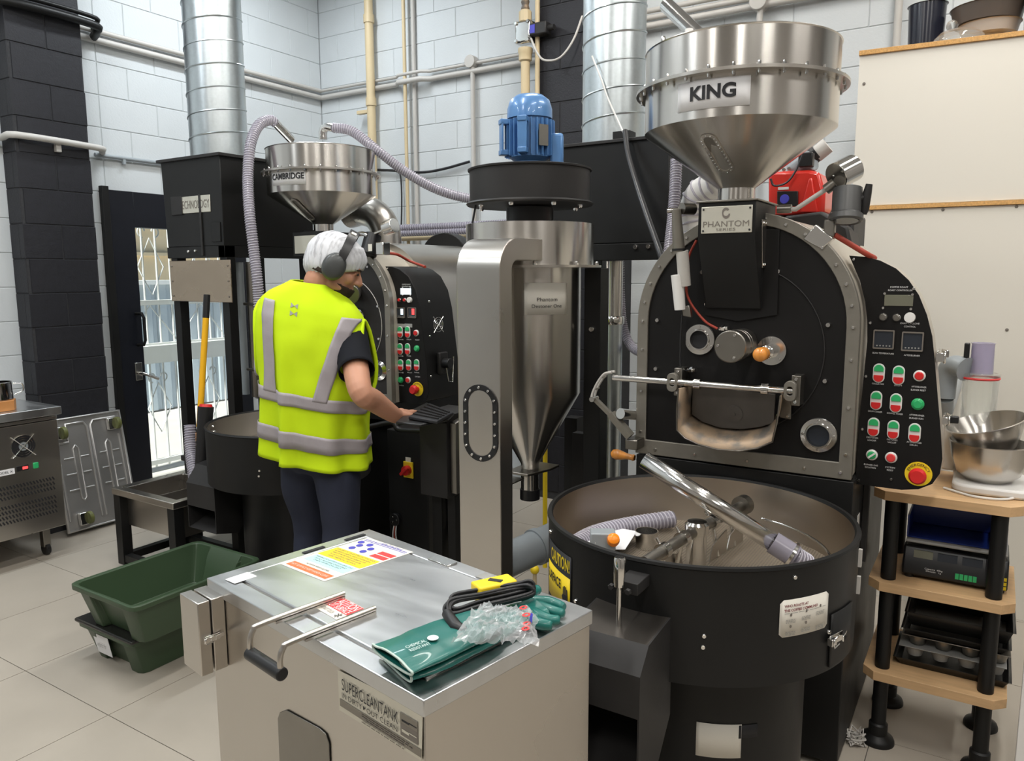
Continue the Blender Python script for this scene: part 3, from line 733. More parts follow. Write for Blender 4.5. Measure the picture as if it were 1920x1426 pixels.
text('lettering', 'PHANTOM', M['ink_grey'], basis(((xl + xr) / 2, yf - .0033, zm + .38 * hh), (1, 0, 0), (0, 0, 1)), 1, np_, w=w_ * .80, h=.017)
text('lettering', 'SERIES', M['ink_grey'], basis(((xl + xr) / 2, yf - .0033, zm + .20 * hh + .002), (1, 0, 0), (0, 0, 1)), 1, np_, w=w_ * .34, h=.008)
eb = MB(); ex, ez = (xl + xr) / 2, zm + .68 * hh
for i in range(22):
    a0, a1 = math.radians(50 + 300 * i / 22), math.radians(50 + 300 * (i + 1) / 22)
    r0, r1 = .008, .014 + .002 * math.sin(i * .5)
    eb.add([(ex + r * math.cos(q), yf - .0036, ez + r * math.sin(q)) for r, q in ((r0, a0), (r1, a0), (r1, a1), (r0, a1))], [(0, 1, 2, 3)])
eb.build('emblem', M['ink_grey'], np_, smooth=0)
bolts('plate_screws', [(x, yf - .003, z) for x in (xl + .1 * w_, xr - .09 * w_) for z in (zm + .02, zt - .02)], nrm, .003, M['ink'], np_)
MB().prism([(xr + .001, yf + .06, zt - .05), (xr + .001, yf + .11, zt - .05), (xr + .001, yf + .115, zm - .09), (xr + .001, yf + .085, zm - .09)], (.003, 0, 0)).build('side_bracket', M['steel_flat'], kr, bevel=.001)
bolts('bracket_screws', [(xr + .004, yf + .075, zt - .06), (xr + .004, yf + .1, zt - .06), (xr + .004, yf + .09, zm - .08), (xr + .004, yf + .105, zm - .08)], (1, 0, 0), .0045, M['chrome'], kr)
# hopper
HXc, HYc = -.712, 2.44
HP = [(.05, 1.765), (.05, 1.81), (.285, 1.98), (.285, 2.217)]
kh = hopper(kr, HXc, HYc, .285, .313, 2.217, 2.10, 1.98, 1.81, .055, 28)
slot_window(kh, HXc, HYc, HP, (1322, 250), (1366, 322), .052)
p = hit_lathe(1334, 172, HXc, HYc, HP); sa = ang_of(p, HXc, HYc)
w0 = (ang_of(hit_lathe(1400, 172, HXc, HYc, HP), HXc, HYc) - ang_of(hit_lathe(1267, 180, HXc, HYc, HP), HXc, HYc)) * .285
sz = p.z
cyl_patch('name_sign', M['white'], HXc, HYc, .285, sa, sz - .004, w0, .078, kh)
text('lettering', 'KING', M['ink'], None, 1, kh, w=w0 * .62, h=.040, bold=.035, warp=cyl_warp(HXc, HYc, .287, sa + .01, sz + .000, .002))
sp = v3((HXc - .06, HYc - .07, 2.215)); q = atd(1250, 10, 2.55)
MB().tube([q, sp], .024, n=20).build('feed_pipe', M['chrome'], kh, smooth=60)
bolts('lid_clip', [(HXc - .16, HYc - .23, 2.217)], (0, 0, 1), .007, M['chrome'], kh, h=.015)
MB().cyl((HXc - .13, HYc - .1, 2.2), (HXc - .13, HYc - .1, 2.28), .012, n=12).build('vent_stub', M['whitep'], kh)
# sight port with open throat
def port(px, py, R, Rin, dark, parent=kr, n=4, a0=.3, name='sight_port'):
    c = K(px, py, .006)
    o = MB().lathe([(R, 0), (R, .006), (R * .96, .009), (Rin * 1.18, .010), (Rin * 1.12, .016), (Rin, .016), (Rin * .92, -.02)], c, n=36, axis=nrm).build(name, M['chrome'], parent, smooth=35)
    MB().lathe([(Rin * .95, -.001), (0, -.001)], c, n=24, axis=nrm).build('port_glass', M[dark], o, smooth=0)
    bolts('port_screws', [(c.x + R * .82 * math.cos(a0 + 2 * PI * i / n), c.y - .007, c.z + R * .82 * math.sin(a0 + 2 * PI * i / n)) for i in range(n)], nrm, R * .09, M['chrome'], o)
    return o
port(1313, 636, .050, .029, 'ink', n=3, a0=PI / 2)
port(1535, 815, .053, .033, 'lcd_dark', n=4, a0=PI / 2)
c = K(1393, 643, .006)
sc = MB().lathe([(.046, 0), (.046, .05), (.043, .052), (.043, .058), (.047, .06), (.047, .075), (.044, .077), (.044, .085), (.048, .088), (.048, .135), (.045, .138), (0, .138)], c, n=40, axis=nrm).build('sampler_cylinder', M['dark_steel'], kr, smooth=35)
bolts('cap_screws', [(c.x + .036 * math.cos(a), c.y - .138, c.z + .036 * math.sin(a)) for a in (1.2, 3.1, 5.1)], nrm, .005, M['chrome'], sc)
c = K(1447, 657, .006)
tr = MB().lathe([(.044, 0), (.044, .007), (.022, .008), (.020, .06), (.017, .062), (.013, .064), (.012, .085)], c, n=32, axis=nrm).build('trier_socket', M['chrome'], kr, smooth=35)
MB().lathe([(.010, .085), (.013, .09), (.020, .10), (.017, .112), (.020, .125), (.021, .138), (.017, .15), (0, .154)], c, n=20, axis=nrm).build('trier_handle', M['handle_wood'], tr, smooth=60)
bolts('socket_screws', [(c.x + .036 * math.cos(a), c.y - .007, c.z + .036 * math.sin(a)) for a in (1.57, 3.4, 5.5)], nrm, .004, M['chrome'], tr)
for q, l in (((1350, 616), (1362, 612)), ((1290, 694), (1303, 690))):
    p = K(*q, -.01); MB().cyl(p, p + Vector((.03, -.012, .004)), .007, n=8).cyl(p + Vector((.01, -.004, .002)), p + Vector((.02, -.008, .003)), .010, n=6).build('thermocouple_fitting', M['chrome'], kr)
# pivot rod with two brackets
yr = Y0 - .055
ra, rb_ = aty(1150, 698, yr), aty(1492, 744, yr); rz = (ra.z + rb_.z) / 2
rod = MB().cyl((ra.x, yr, rz), (rb_.x, yr, rz), .0105, n=16).build('pivot_rod', M['chrome'], kr, smooth=40)
for px in (1262, 1482):
    p = aty(px, 716 if px < 1300 else 735, yr)
    o = MB().ring_prism([(p.x + x, yr - .012, rz + y) for x, y in rrect(.034, .060, .016)], [(p.x + x * .5, yr - .012, rz + y * .45) for x, y in rrect(.034, .060, .016)], (0, .02, 0)).build('rod_bearing', M['grey_frame'], kr, smooth=40, bevel=.001)
    MB().box((p.x + .0, yr + .008, rz - .045), (p.x + .026, Y0 + .008, rz + .045)).build('bearing_bracket', M['dark_steel'], kr, bevel=.002)
    bolts('bearing_screws', [(p.x + .013, yr + .008, rz - .034), (p.x + .013, yr + .008, rz + .034)], nrm, .006, M['chrome'], kr)
for px in (1308, 1435):
    p = aty(px, 720, yr); MB().lathe([(.0105, -.01), (.017, -.01), (.017, .01), (.0105, .01)], (p.x, yr, rz), n=16, axis=(1, 0, 0)).build('shaft_collar', M['chrome'], rod, smooth=40)
# discharge door and chute
dd = MB().prism([K(*q, -.012) for q in ((1300, 722), (1455, 738), (1452, 792), (1425, 800), (1390, 804), (1350, 801), (1318, 790), (1298, 776))], (0, -.006, 0)).build('discharge_door', M['drumdoor'], kr, bevel=.001)
c = K(1376, 776, -.018); MB().lathe([(.028, 0), (.028, .002), (.006, .003), (.006, .006), (0, .006)], c, n=24, axis=nrm).build('door_boss', M['drumdoor'], dd, smooth=35)
fr_ = [aty(*q, Y0 - .10) for q in ((1272, 728), (1269, 768), (1269, 806), (1284, 821), (1310, 833), (1345, 842), (1385, 845), (1420, 840), (1448, 828), (1457, 790), (1463, 742))]
bk_ = [aty(*q, Y0 + .0) for q in ((1300, 722), (1299, 748), (1298, 776), (1312, 787), (1333, 795), (1356, 801), (1385, 804), (1412, 802), (1440, 795), (1462, 770), (1470, 738))]
MB().grid([fr_, bk_]).build('discharge_chute', M['brown'], kr, smooth=50, solid=.003)
MB().tube(fr_, .0028, n=6).build('chute_lip', M['dark_steel'], kr, smooth=60)
MB().prism([aty(*q, Y0 - .02) for q in ((1464, 735), (1484, 738), (1482, 786), (1462, 782))], (0, .02, 0)).build('hinge_plate', M['dark_steel'], kr, bevel=.001)
bolts('hinge_screws', [aty(*q, Y0 - .02) for q in ((1478, 741), (1477, 780), (1459, 778))], nrm, .0055, M['chrome'], kr)
# linkage arm and damper at the left side
def yl(px, py, y=yr): return aty(px, py, y)
arm = smooth_path([yl(1150, 697), yl(1136, 700), yl(1124, 715), yl(1115, 733), yl(1111, 748)], 5)
for dy in (-.012, .012): MB().tube([p + Vector((0, dy, 0)) for p in arm], .0045, n=8).build('linkage_arm', M['conduit'], kr, smooth=60)
for q in ((1132, 706), (1119, 728)): p = yl(*q); MB().cyl(p - Vector((0, .014, 0)), p + Vector((0, .014, 0)), .004, n=8).build('link_pin', M['chrome'], kr)
p = yl(1114, 747); MB().cyl(p - Vector((0, .02, 0)), p + Vector((0, .02, 0)), .009, n=14).build('pivot_pin', M['chrome'], kr)
MB().tube([yl(1116, 748), yl(1148, 780)], .010, n=4).build('push_rod', M['grey_frame'], kr, smooth=0)
MB().tube([yl(1146, 775), yl(1182, 818)], .017, n=4).build('counterweight_arm', M['grey_frame'], kr, smooth=0)
p = yl(1166, 774); MB().cyl(p - Vector((0, .012, 0)), p + Vector((.02, .09, -.02)), .018, n=20).build('counterweight', M['chrome'], kr, smooth=40)
p = yl(1184, 833); MB().cbox(p + Vector((0, .04, 0)), (.045, .09, .035)).build('arm_mount', M['dark_steel'], kr, bevel=.004)
hb = aty(1190, 858, Y0 + .03)
MB().lathe([(.010, 0), (.012, .005), (.010, .012), (.011, .03), (.016, .05), (.019, .068), (.015, .082), (.004, .09), (0, .09)], hb, n=20, axis=(-1, 0, 0.06)).build('wooden_handle', M['handle_wood'], kr, smooth=60)
# actuator left of the feed box
pa = aty(1268, 392, Y0 - .10); pb = aty(1273, 470, Y0 - .08); pc = aty(1270, 515, Y0 - .07); pd = aty(1275, 580, Y0 - .06)
ac = MB().cyl(pa, pb, .014, .019, n=16).build('actuator_arm', M['grey_frame'], kr, smooth=40)
MB().cyl(aty(1279, 470, Y0 - .08), aty(1284, 535, Y0 - .06), .019, n=16).build('actuator_tube', M['conduit'], ac, smooth=40)
MB().cyl(pc, pd, .020, .017, n=20).build('actuator_cylinder', M['whitep'], ac, smooth=40)
MB().cyl(aty(1273, 466, Y0 - .08), aty(1273, 470, Y0 - .08), .021, n=16).build('clamp_band', M['rubber'], ac, smooth=40)
MB().cyl(aty(1250, 395, Y0 - .1), aty(1296, 392, Y0 - .06), .008, n=10).build('actuator_pin', M['chrome'], ac, smooth=40)
MB().cyl(aty(1278, 391, Y0 - .09), aty(1300, 392, Y0 - .05), .018, n=12).build('actuator_knuckle', M['dark_steel'], ac, smooth=40)
MB().prism([aty(*q, Y0 - .06) for q in ((1278, 575), (1292, 572), (1296, 595), (1280, 592))], (0, .02, 0)).build('lower_clevis', M['dark_steel'], ac, bevel=.002)
MB().tube(smooth_path([aty(*q, Y0 - .03) for q in ((1306, 450), (1292, 480), (1287, 520), (1291, 560), (1320, 600), (1345, 616))], 6), .004, n=8).build('red_wire', M['red_cable'], kr, smooth=60, label='red wire loop')
MB().tube(smooth_path([aty(*q, Y0 - .02) for q in ((1279, 590), (1276, 640), (1277, 690), (1292, 694))], 6), .0028, n=6).build('thermocouple_wire', M['cable'], kr, smooth=60)
# clamp at top right of the ring
MB().prism([K(*q, -.004) for q in ((1506, 448), (1529, 421), (1562, 447), (1541, 467))], (0, .035, 0)).build('hinge_block', M['chrome'], kr, bevel=.002)
MB().tube(smooth_path([aty(1565, 440, 2.42), aty(1595, 458, 2.44), aty(1625, 476, 2.46), aty(1640, 484, 2.5)], 5), .008, n=8).build('orange_cable', M['red_cable'], kr, smooth=60)
# ---------------------------------------------------------------- control panel of the large roaster
YP = Y0 + .09
def KP(px, py, dy=0.): return aty(px, py, YP + dy)
ol = [(1592, 479), (1622, 481), (1650, 488), (1680, 503), (1704, 525), (1723, 553), (1738, 590), (1748, 630), (1753, 680), (1758, 740), (1764, 810), (1767, 860), (1762, 888), (1748, 907), (1722, 917), (1690, 918), (1650, 913), (1604, 907), (1606, 860), (1612, 780), (1620, 700), (1626, 640), (1626, 600), (1622, 565), (1612, 525)]
O = [KP(*q) for q in ol]
cp = MB().prism(O, (0, .004, 0)).build('control_panel', M['black_face'], kr, smooth=30, bevel=.001)
MB().prism([p + Vector((0, .0045, 0)) for p in O], (0, .10, 0)).build('panel_housing', M['cream'], kr, smooth=35)
pair = [(1648, 699), (1685, 703), (1643, 750), (1680, 755), (1638, 800), (1675, 805), (1715, 811)]
for q in pair: push_pair(cp, KP(*q), .057)
round_button(cp, KP(1724, 704), .016, M['redmat']); round_button(cp, KP(1721, 757), .017, M['green'], ring='green')
round_button(cp, KP(1671, 857), .0165, M['ink_red'])
ss = round_button(cp, KP(1635, 852), .016, M['green'], 'selector_switch')
p = KP(1635, 852); MB().cbox(p + Vector((0, -.014, 0)), (.022, .005, .005), Matrix.Rotation(-.7, 3, 'Y')).build('selector_lever', M['whitep'], ss)
meter(cp, KP(1657, 636), .056); meter(cp, KP(1711, 640), .056)
sl_ = KP(1685, 563); MB().cbox(sl_, (.075, .004, .032)).build('lcd_display', M['screen'], cp, bevel=.001)
for q in ((1656, 594), (1681, 595)): round_button(cp, KP(*q), .0115, M['dark_steel'], 'push_knob', 'chrome')
p = KP(1706, 595); MB().lathe([(.015, 0), (.014, .012), (0, .013)], p, n=24, axis=nrm).build('speed_knob', M['whitep'], cp, smooth=35)
estop(cp, KP(1722, 888), .036)
bolts('panel_screws', [KP(*q) for q in ((1601, 486), (1713, 541), (1632, 605), (1624, 705), (1617, 804), (1610, 900), (1671, 898), (1659, 550), (1711, 552), (1656, 577), (1708, 579))], nrm, .0048, M['chrome'], cp)
def ptext(s, px, py, wpx, hm=.0048):
    p = KP(px, py); a = KP(px - wpx / 2, py); b = KP(px + wpx / 2, py)
    text('lettering', s, M['ink_white'], basis(p + Vector((0, -.0006, 0)), (1, 0, 0), (0, 0, 1)), 1, cp, w=(b - a).length, h=hm)
for s, px, py, w in (('COFFEE ROAST', 1686, 538, 34), ('ROAST CONTROLLER', 1688, 544, 46), ('BEAN TEMPERATURE', 1656, 662, 40), ('AFTERBURNER', 1710, 666, 30), ('COOLER FAN', 1646, 719, 22), ('DRUM', 1684, 722, 14), ('AFTERBURNER', 1723, 725, 28), ('BURNER RESET', 1722, 731, 28),
                     ('DRUM COOLER', 1641, 771, 26), ('COFFEE MIXER', 1678, 775, 30), ('AFTERBURNER', 1719, 778, 28), ('BURNER RUN', 1718, 784, 26), ('DESTONER', 1636, 820, 22), ('LOADER', 1635, 825, 16), ('DESTONER', 1673, 824, 20), ('VACUUM', 1672, 829, 16), ('AFTERBURNER', 1714, 829, 28), ('DRUM', 1713, 834, 14), ('BURNER GAS', 1633, 871, 26), ('ISOLATION', 1632, 876, 20), ('SYSTEM', 1669, 876, 18), ('RESET', 1669, 881, 12), ('CHAFF CYCLONE', 1706, 606, 36), ('CONTROL', 1706, 612, 22)): ptext(s, px, py, w)
toggle_latch(kr, (O[8].x + .001, YP + .05, KP(1760, 670).z), (1, 0, 0), 1.6)
toggle_latch(kr, (O[10].x + .001, YP + .05, KP(1770, 790).z), (1, 0, 0), 1.2)
MB().cbox((KP(1770, 790).x + .02, YP + .05, KP(1770, 790).z), (.03, .02, .02)).build('latch_knob', M['rubber'], kr, bevel=.003)
p = KP(1635, 700, .08); box('panel_bracket', (RX, YP + .03, KP(1600, 742).z - .01), (RX + .05, YP + .05, KP(1600, 742).z + .01), M['cream'], kr)
# grey pipe elbow beyond the panel
e = thing('pipe_elbow', 'grey plastic pipe elbow beside the control panel, left of the food processor', 'pipe', (-.05, 2.95, .9))
MB().tube(smooth_path([aty(1770, 745, 2.95), aty(1776, 700, 2.95), aty(1790, 685, 2.93), aty(1812, 692, 2.9)], 6), [.034] * 18 + [.040], n=20).build('elbow', M['pvc'], e, smooth=60)
MB().tube([aty(1770, 745, 2.95), aty(1770, 745, 2.95) + Vector((0, .03, -.05)), aty(1770, 745, 2.95) + Vector((0, .90, -.06))], .03, n=14).build('pipe_run', M['pvc'], e, smooth=60)
# ---------------------------------------------------------------- burner and gauges behind the hopper
bn = thing('gas_burner', 'red gas burner with blue dial behind the large hopper', 'burner', (-.62, 3.1, 1.2))
yb = 2.98
P0, P1 = aty(1440, 326, yb), aty(1546, 400, yb)
MB().prism([aty(*q, yb) for q in ((1440, 322), (1515, 318), (1536, 322), (1547, 360), (1545, 402), (1440, 402))], (0, .28, 0)).build('red_cover', M['red'], bn, bevel=.012)
MB().prism([aty(*q, yb - .012) for q in ((1500, 398), (1516, 335), (1522, 333), (1533, 398))], (0, .02, 0)).build('cover_fin', M['red'], bn, bevel=.004)
box('dial_panel', tuple(aty(1457, 392, yb - .01)), tuple(aty(1496, 360, yb)), M['rubber'], bn) if False else MB().prism([aty(*q, yb - .012) for q in ((1457, 358), (1496, 358), (1496, 386), (1457, 386))], (0, .012, 0)).build('dial_panel', M['rubber'], bn, bevel=.002)
MB().lathe([(.017, 0), (.016, .004), (0, .005)], aty(1471, 373, yb - .012), n=24, axis=nrm).build('blue_dial', M['ink_blue'], bn, smooth=30, label='blue dial')
MB().prism([aty(*q, yb - .0005) for q in ((1459, 351), (1479, 350), (1479, 355), (1459, 356))], (0, -.001, 0)).build('white_sticker', M['whitep'], bn)
MB().box((-.80, yb + .02, 1.0), (-.45, yb + .3, aty(1500, 402, yb).z)).build('burner_body', M['charcoal'], bn, bevel=.01)
bm_ = MB().cyl(aty(1490, 322, yb + .08), aty(1520, 300, yb + .05), .042, n=16).build('burner_motor', M['pvc'], bn, smooth=40, bevel=.002)
MB().cbox(aty(1512, 300, yb + .02), (.05, .04, .05)).build('motor_terminal', M['rubber'], bn, bevel=.004)
MB().cyl(aty(1530, 290, yb + .1), aty(1552, 272, yb + .1), .03, n=16).build('gas_filter', M['conduit'], bn, smooth=40)
MB().cyl(aty(1518, 296, yb + .1), aty(1532, 285, yb + .1), .034, n=14).build('filter_band', M['rubber'], bn, smooth=40)
bolts('motor_screws', [aty(*q, yb + .03) for q in ((1503, 296), (1520, 292), (1505, 312), (1522, 308), (1480, 316), (1470, 318))], nrm, .007, M['chrome'], bn)
MB().tube(smooth_path([aty(*q, yb - .03) for q in ((1505, 290), (1492, 320), (1475, 342), (1452, 348), (1445, 335))], 5), .004, n=6).build('wire', M['cable'], bn, smooth=60)
# arm with chrome drum gauge and grey scope
ga = thing('gauge_arm', 'bent steel arm carrying a chrome cylinder and grey gauge head by the board', 'gauge', (-.36, 2.5, 1.735), None)
yg2 = 2.45
MB().tube([aty(*q, yg2) for q in ((1458, 392), (1492, 392), (1553, 352))], .0075, n=10).build('arm', M['conduit'], ga, smooth=60)
MB().cyl(aty(1458, 392, yg2), aty(1484, 391, yg2), .013, n=12).build('clamp_sleeve', M['dark_steel'], ga, smooth=40)
MB().cyl(aty(1548, 356, yg2), aty(1565, 343, yg2), .016, n=12).build('arm_joint', M['dark_steel'], ga, smooth=40)
a, b = aty(1567, 331, yg2), aty(1600, 314, yg2 + .05)
MB().cyl(a, b, .040, n=28).build('chrome_cylinder', M['chrome'], ga, smooth=40, bevel=.002)
bolts('cylinder_screws', [a + Vector((-.003, -.02 * math.cos(t), .03 * math.sin(t))) for t in (0, 1.5, 3, 4.5)], a - b, .004, M['chrome'], ga)
a, b = aty(1590, 352, yg2 - .01), aty(1586, 412, yg2 - .03)
hd = MB().lathe([(.030, 0), (.040, .003), (.041, .02), (.040, .075), (.046, .080), (.047, .095), (.041, .10), (.036, .094), (0, .094)], a, n=30, axis=(b - a)).build('gauge_head', M['gauge_grey'], ga, smooth=35)
MB().lathe([(.036, .0945), (.034, .098), (0, .098)], a, n=30, axis=(b - a)).build('lens_glass', M['lcd_dark'], hd, smooth=35)
MB().cyl(aty(1604, 376, yg2 - .02), aty(1622, 370, yg2 - .02), .010, n=10).build('tee_stem', M['charcoal'], hd, smooth=40)
MB().tube([aty(1630, 345, yg2 - .02), aty(1626, 362, yg2 - .02), aty(1622, 392, yg2 - .02), aty(1620, 402, yg2 - .02)], [.009, .012, .011, .007], n=10).build('tee_handle', M['charcoal'], hd, smooth=60)
MB().tube(smooth_path([aty(*q, yg2 - .01) for q in ((1560, 425), (1556, 410), (1565, 392), (1574, 396), (1566, 418))], 5), .006, n=8).build('hook', M['dark_steel'], ga, smooth=60)
MB().cbox(aty(1556, 428, yg2 - .03), (.03, .03, .05)).build('base_clamp', M['dark_steel'], ga, bevel=.004)
MB().prism([aty(*q, 2.9) for q in ((1470, 405), (1540, 396), (1590, 425), (1600, 470), (1600, 560), (1470, 560))], (0, .2, 0)).build('rear_cover', M['charcoal'], kr, bevel=.01)
# cable down from duct to ring, clear hose and white flexible duct
pipe('cable', 'black rubber cable hanging from the second duct to the large roaster', [aty(1172, 245, 3.15), aty(1178, 290, 3.1), aty(1195, 350, 3.0), aty(1215, 410, 2.85), aty(1238, 475, 2.7), aty(1243, 500, 2.55)], .012, M['cable'], k=6, cat='cable')
hz = rib_hose('vacuum_hose', [aty(1268, 300, 2.75), aty(1266, 350, 2.72), aty(1262, 410, 2.68), aty(1256, 465, 2.62), aty(1252, 500, 2.60)], .021, M['hose'], pitch=.009)
tag(hz, 'clear ribbed hose standing behind the actuator of the large roaster', 'hose')
fd = rib_hose('flexible_duct', [aty(1345, 345, 2.75), aty(1312, 362, 2.78), aty(1298, 400, 2.80), aty(1302, 450, 2.80)], .052, M['whitep'], pitch=.03, n=24, amp=.012)
tag(fd, 'white flexible duct curving behind the large roaster', 'duct')
# ---------------------------------------------------------------- cooling bin
BXc, BYc, BR, BZt, BZb = -.65, 1.972, .405, .90, .625
kb = thing('cooling_bin', 'large round black cooling bin in front of the large roaster', 'cooling bin', (BXc, BYc, 0), 'round cooling bins')
BP = [(BR, BZb), (BR, BZt)]
MB().lathe([(BR - .10, BZb), (BR, BZb), (BR, BZt - .004), (BR + .004, BZt), (BR + .002, BZt + .006), (BR - .008, BZt + .007), (BR - .012, BZt)], (BXc, BYc, 0), n=96).build('outer_wall', M['black'], kb, smooth=35)
MB().lathe([(BR - .012, BZt), (BR - .014, BZt - .13), (BR - .02, BZt - .15)], (BXc, BYc, 0), n=96).build('inner_wall', M['bin_inside'], kb, smooth=35)
FZ = BZt - .145
MB().lathe([(0, FZ), (BR - .016, FZ), (BR - .016, FZ - .006), (0, FZ - .006)], (BXc, BYc, 0), n=64).build('perforated_floor', M['mesh_floor'], kb, smooth=35)
# perforation as raised wire lattice
lb = MB()
for i in range(-48, 49):
    t = i * .008; h = math.sqrt(max(0, (BR - .02) ** 2 - t * t))
    if h < .02: continue
    lb.add([(BXc + t - .0022, BYc - h, FZ + .0012), (BXc + t + .0022, BYc - h, FZ + .0012), (BXc + t + .0022, BYc + h, FZ + .0012), (BXc + t - .0022, BYc + h, FZ + .0012)], [(0, 1, 2, 3)])
    lb.add([(BXc - h, BYc + t - .0022, FZ + .0012), (BXc + h, BYc + t - .0022, FZ + .0012), (BXc + h, BYc + t + .0022, FZ + .0012), (BXc - h, BYc + t + .0022, FZ + .0012)], [(0, 1, 2, 3)])
lb.build('floor_lattice', M['lattice'], kb, smooth=0, kind='stuff')
# pedestal
MB().lathe([(.26, .0), (.26, BZb - .001)], (BXc + .03, BYc + .02, 0), n=64).build('pedestal', M['black'], kb, smooth=35)
# paddle arms
hub = atz(1303, 995, FZ + .12); hub = v3((BXc, BYc, FZ))
hb2 = MB().lathe([(.028, 0), (.028, .09), (.032, .092), (.033, .118), (.026, .125), (0, .126)], hub, n=28).build('agitator_hub', M['chrome'], kb, smooth=35)
ja = v3(hub) + Vector((0, 0, .10))
d1 = (atz(1405, 940, FZ + .10) - ja); d1.z = 0; d1.normalize()
d2 = (atz(1215, 1050, FZ + .10) - ja); d2.z = 0; d2.normalize()
for d in (d1, d2):
    ar = MB().cyl(ja, ja + d * .30, .015, n=16).build('paddle_arm', M['dark_steel'], kb, smooth=40)
    for t in (.09, .20):
        cc = ja + d * t; MB().lathe([(.015, -.012), (.021, -.012), (.021, .012), (.015, .012)], cc, n=16, axis=d).build('arm_clamp', M['chrome'], ar, smooth=40)
        MB().tube([cc, cc + Vector((-.02, .0, .03))], .005, n=8).build('clamp_bolt', M['chrome'], ar)
        s = d.cross(Vector((0, 0, 1))); MB().tube([cc, cc - Vector((0, 0, .05)) + s * .01, cc - Vector((0, 0, .095)) + s * .02], .007, n=8).build('paddle_stem', M['chrome'], ar, smooth=60)
        bl = [cc + d * u + s * .02 + Vector((0, 0, z)) for u, z in ((-.055, -.096), (.055, -.096), (.05, -.03), (-.035, -.055))]
        MB().prism(bl, s * .003).build('paddle_blade', M['steel_flat'], ar)
MB().cyl(ja + d1 * .28, ja + d1 * .31, .03, n=20).build('end_disc', M['dark_steel'], kb, smooth=40)
wl_ = [v3((BXc + (BR - .06) * math.cos(a), BYc + (BR - .06) * math.sin(a), FZ + .055)) for a in [math.radians(t) for t in (75, 60, 45, 32, 20)]]
MB().tube(smooth_path(wl_, 4) + [wl_[-1] - Vector((0, 0, .05))], .004, n=6).build('wire_guard', M['chrome'], kb, smooth=60)
# stickers on the wall
p = hit_lathe(1510, 1152, BXc, BYc, BP); a0 = ang_of(p, BXc, BYc)
q0, q1 = hit_lathe(1466, 1160, BXc, BYc, BP), hit_lathe(1554, 1140, BXc, BYc, BP)
lw_ = (ang_of(q1, BXc, BYc) - ang_of(q0, BXc, BYc)) * BR; z0 = p.z; lh = .088
cyl_patch('info_label', M['cream_label'], BXc, BYc, BR, a0, z0, lw_, lh, kb, rad=.008, n=16)
f = cyl_warp(BXc, BYc, BR, a0, z0, .003)
text('lettering', 'WHO ROASTS AT', M['ink_maroon'], None, 1, kb, w=lw_ * .46, h=.0065, warp=lambda q: f(q + Vector((-lw_ * .2, lh * .34, 0))), bold=.03)
text('lettering', 'THE COFFEE COMMUNE?', M['ink_maroon'], None, 1, kb, w=lw_ * .66, h=.0065, warp=lambda q: f(q + Vector((-lw_ * .1, lh * .22, 0))), bold=.03)
rows = []
for cx_, cy_ in ((-.3, 0), (0, .02), (.3, .06), (-.3, -.33), (0, -.3), (.3, -.33)):
    for k in range(3): rows.append((cx_ * lw_ - .013, cx_ * lw_ + .013, cy_ * lh - .004 - k * .0035, .0014, .006))
rows.append((-lw_ * .42, lw_ * .42, lh * .13, .0012, .012))
label_bars('fine_print', f, rows, M['silicone'], kb)
ib = MB()
for cx_, cy_ in ((-.3, .09), (0, .13), (.3, .17), (-.3, -.22), (0, -.19)):
    for a in range(6):
        t0, t1 = a * PI / 3, (a + 1) * PI / 3
        ib.add([f(Vector((cx_ * lw_, cy_ * lh, 0)))] + [f(Vector((cx_ * lw_ + .0032 * math.cos(t), cy_ * lh + .004 * math.sin(t), 0))) for t in (t0, t1)], [(0, 1, 2)])
ib.build('pictograms', M['ink_grey'], kb, smooth=0)
# caution sign at the left side
q0, q1 = hit_lathe(1036, 1060, BXc, BYc, BP), hit_lathe(1072, 1080, BXc, BYc, BP)
a1 = ang_of(q1, BXc, BYc); cw = .16; f2 = cyl_warp(BXc, BYc, BR, a1 - cw / 2 / BR, .80, .003)
cyl_patch('caution_sign', M['ink'], BXc, BYc, BR, a1 - cw / 2 / BR, .775, cw, .15, kb)
cyl_patch('caution_field', M['yellow'], BXc, BYc, BR, a1 - cw / 2 / BR, .748, cw * .96, .09, kb, off=.003)
text('lettering', 'CAUTION!', M['yellow'], None, 1, kb, w=cw * .74, h=.034, warp=lambda q: f2(q + Vector((cw * .10, .0235, 0))), bold=.02)
text('lettering', 'SURFACE', M['ink'], None, 1, kb, w=cw * .62, h=.026, warp=lambda q: f2(q + Vector((-cw * .10, -.035, .0025))), bold=.03)
hb3 = MB()
for i, (x, l) in enumerate(((0, .014), (.006, .018), (.012, .017), (.018, .012))):
    hb3.add([f2(Vector((.045 + x + dx, -.075 + dy, .0025))) for dx, dy in ((0, 0), (.0048, 0), (.0048, .025 + l), (0, .025 + l))], [(0, 1, 2, 3)])
hb3.add([f2(Vector((.045 + dx, -.075 + dy, .0025))) for dx, dy in ((-.006, .012), (0, 0), (.023, 0), (.023, .02), (0, .02))], [(0, 1, 2, 3, 4)])
hb3.build('hand_symbol', M['ink'], kb, smooth=0)
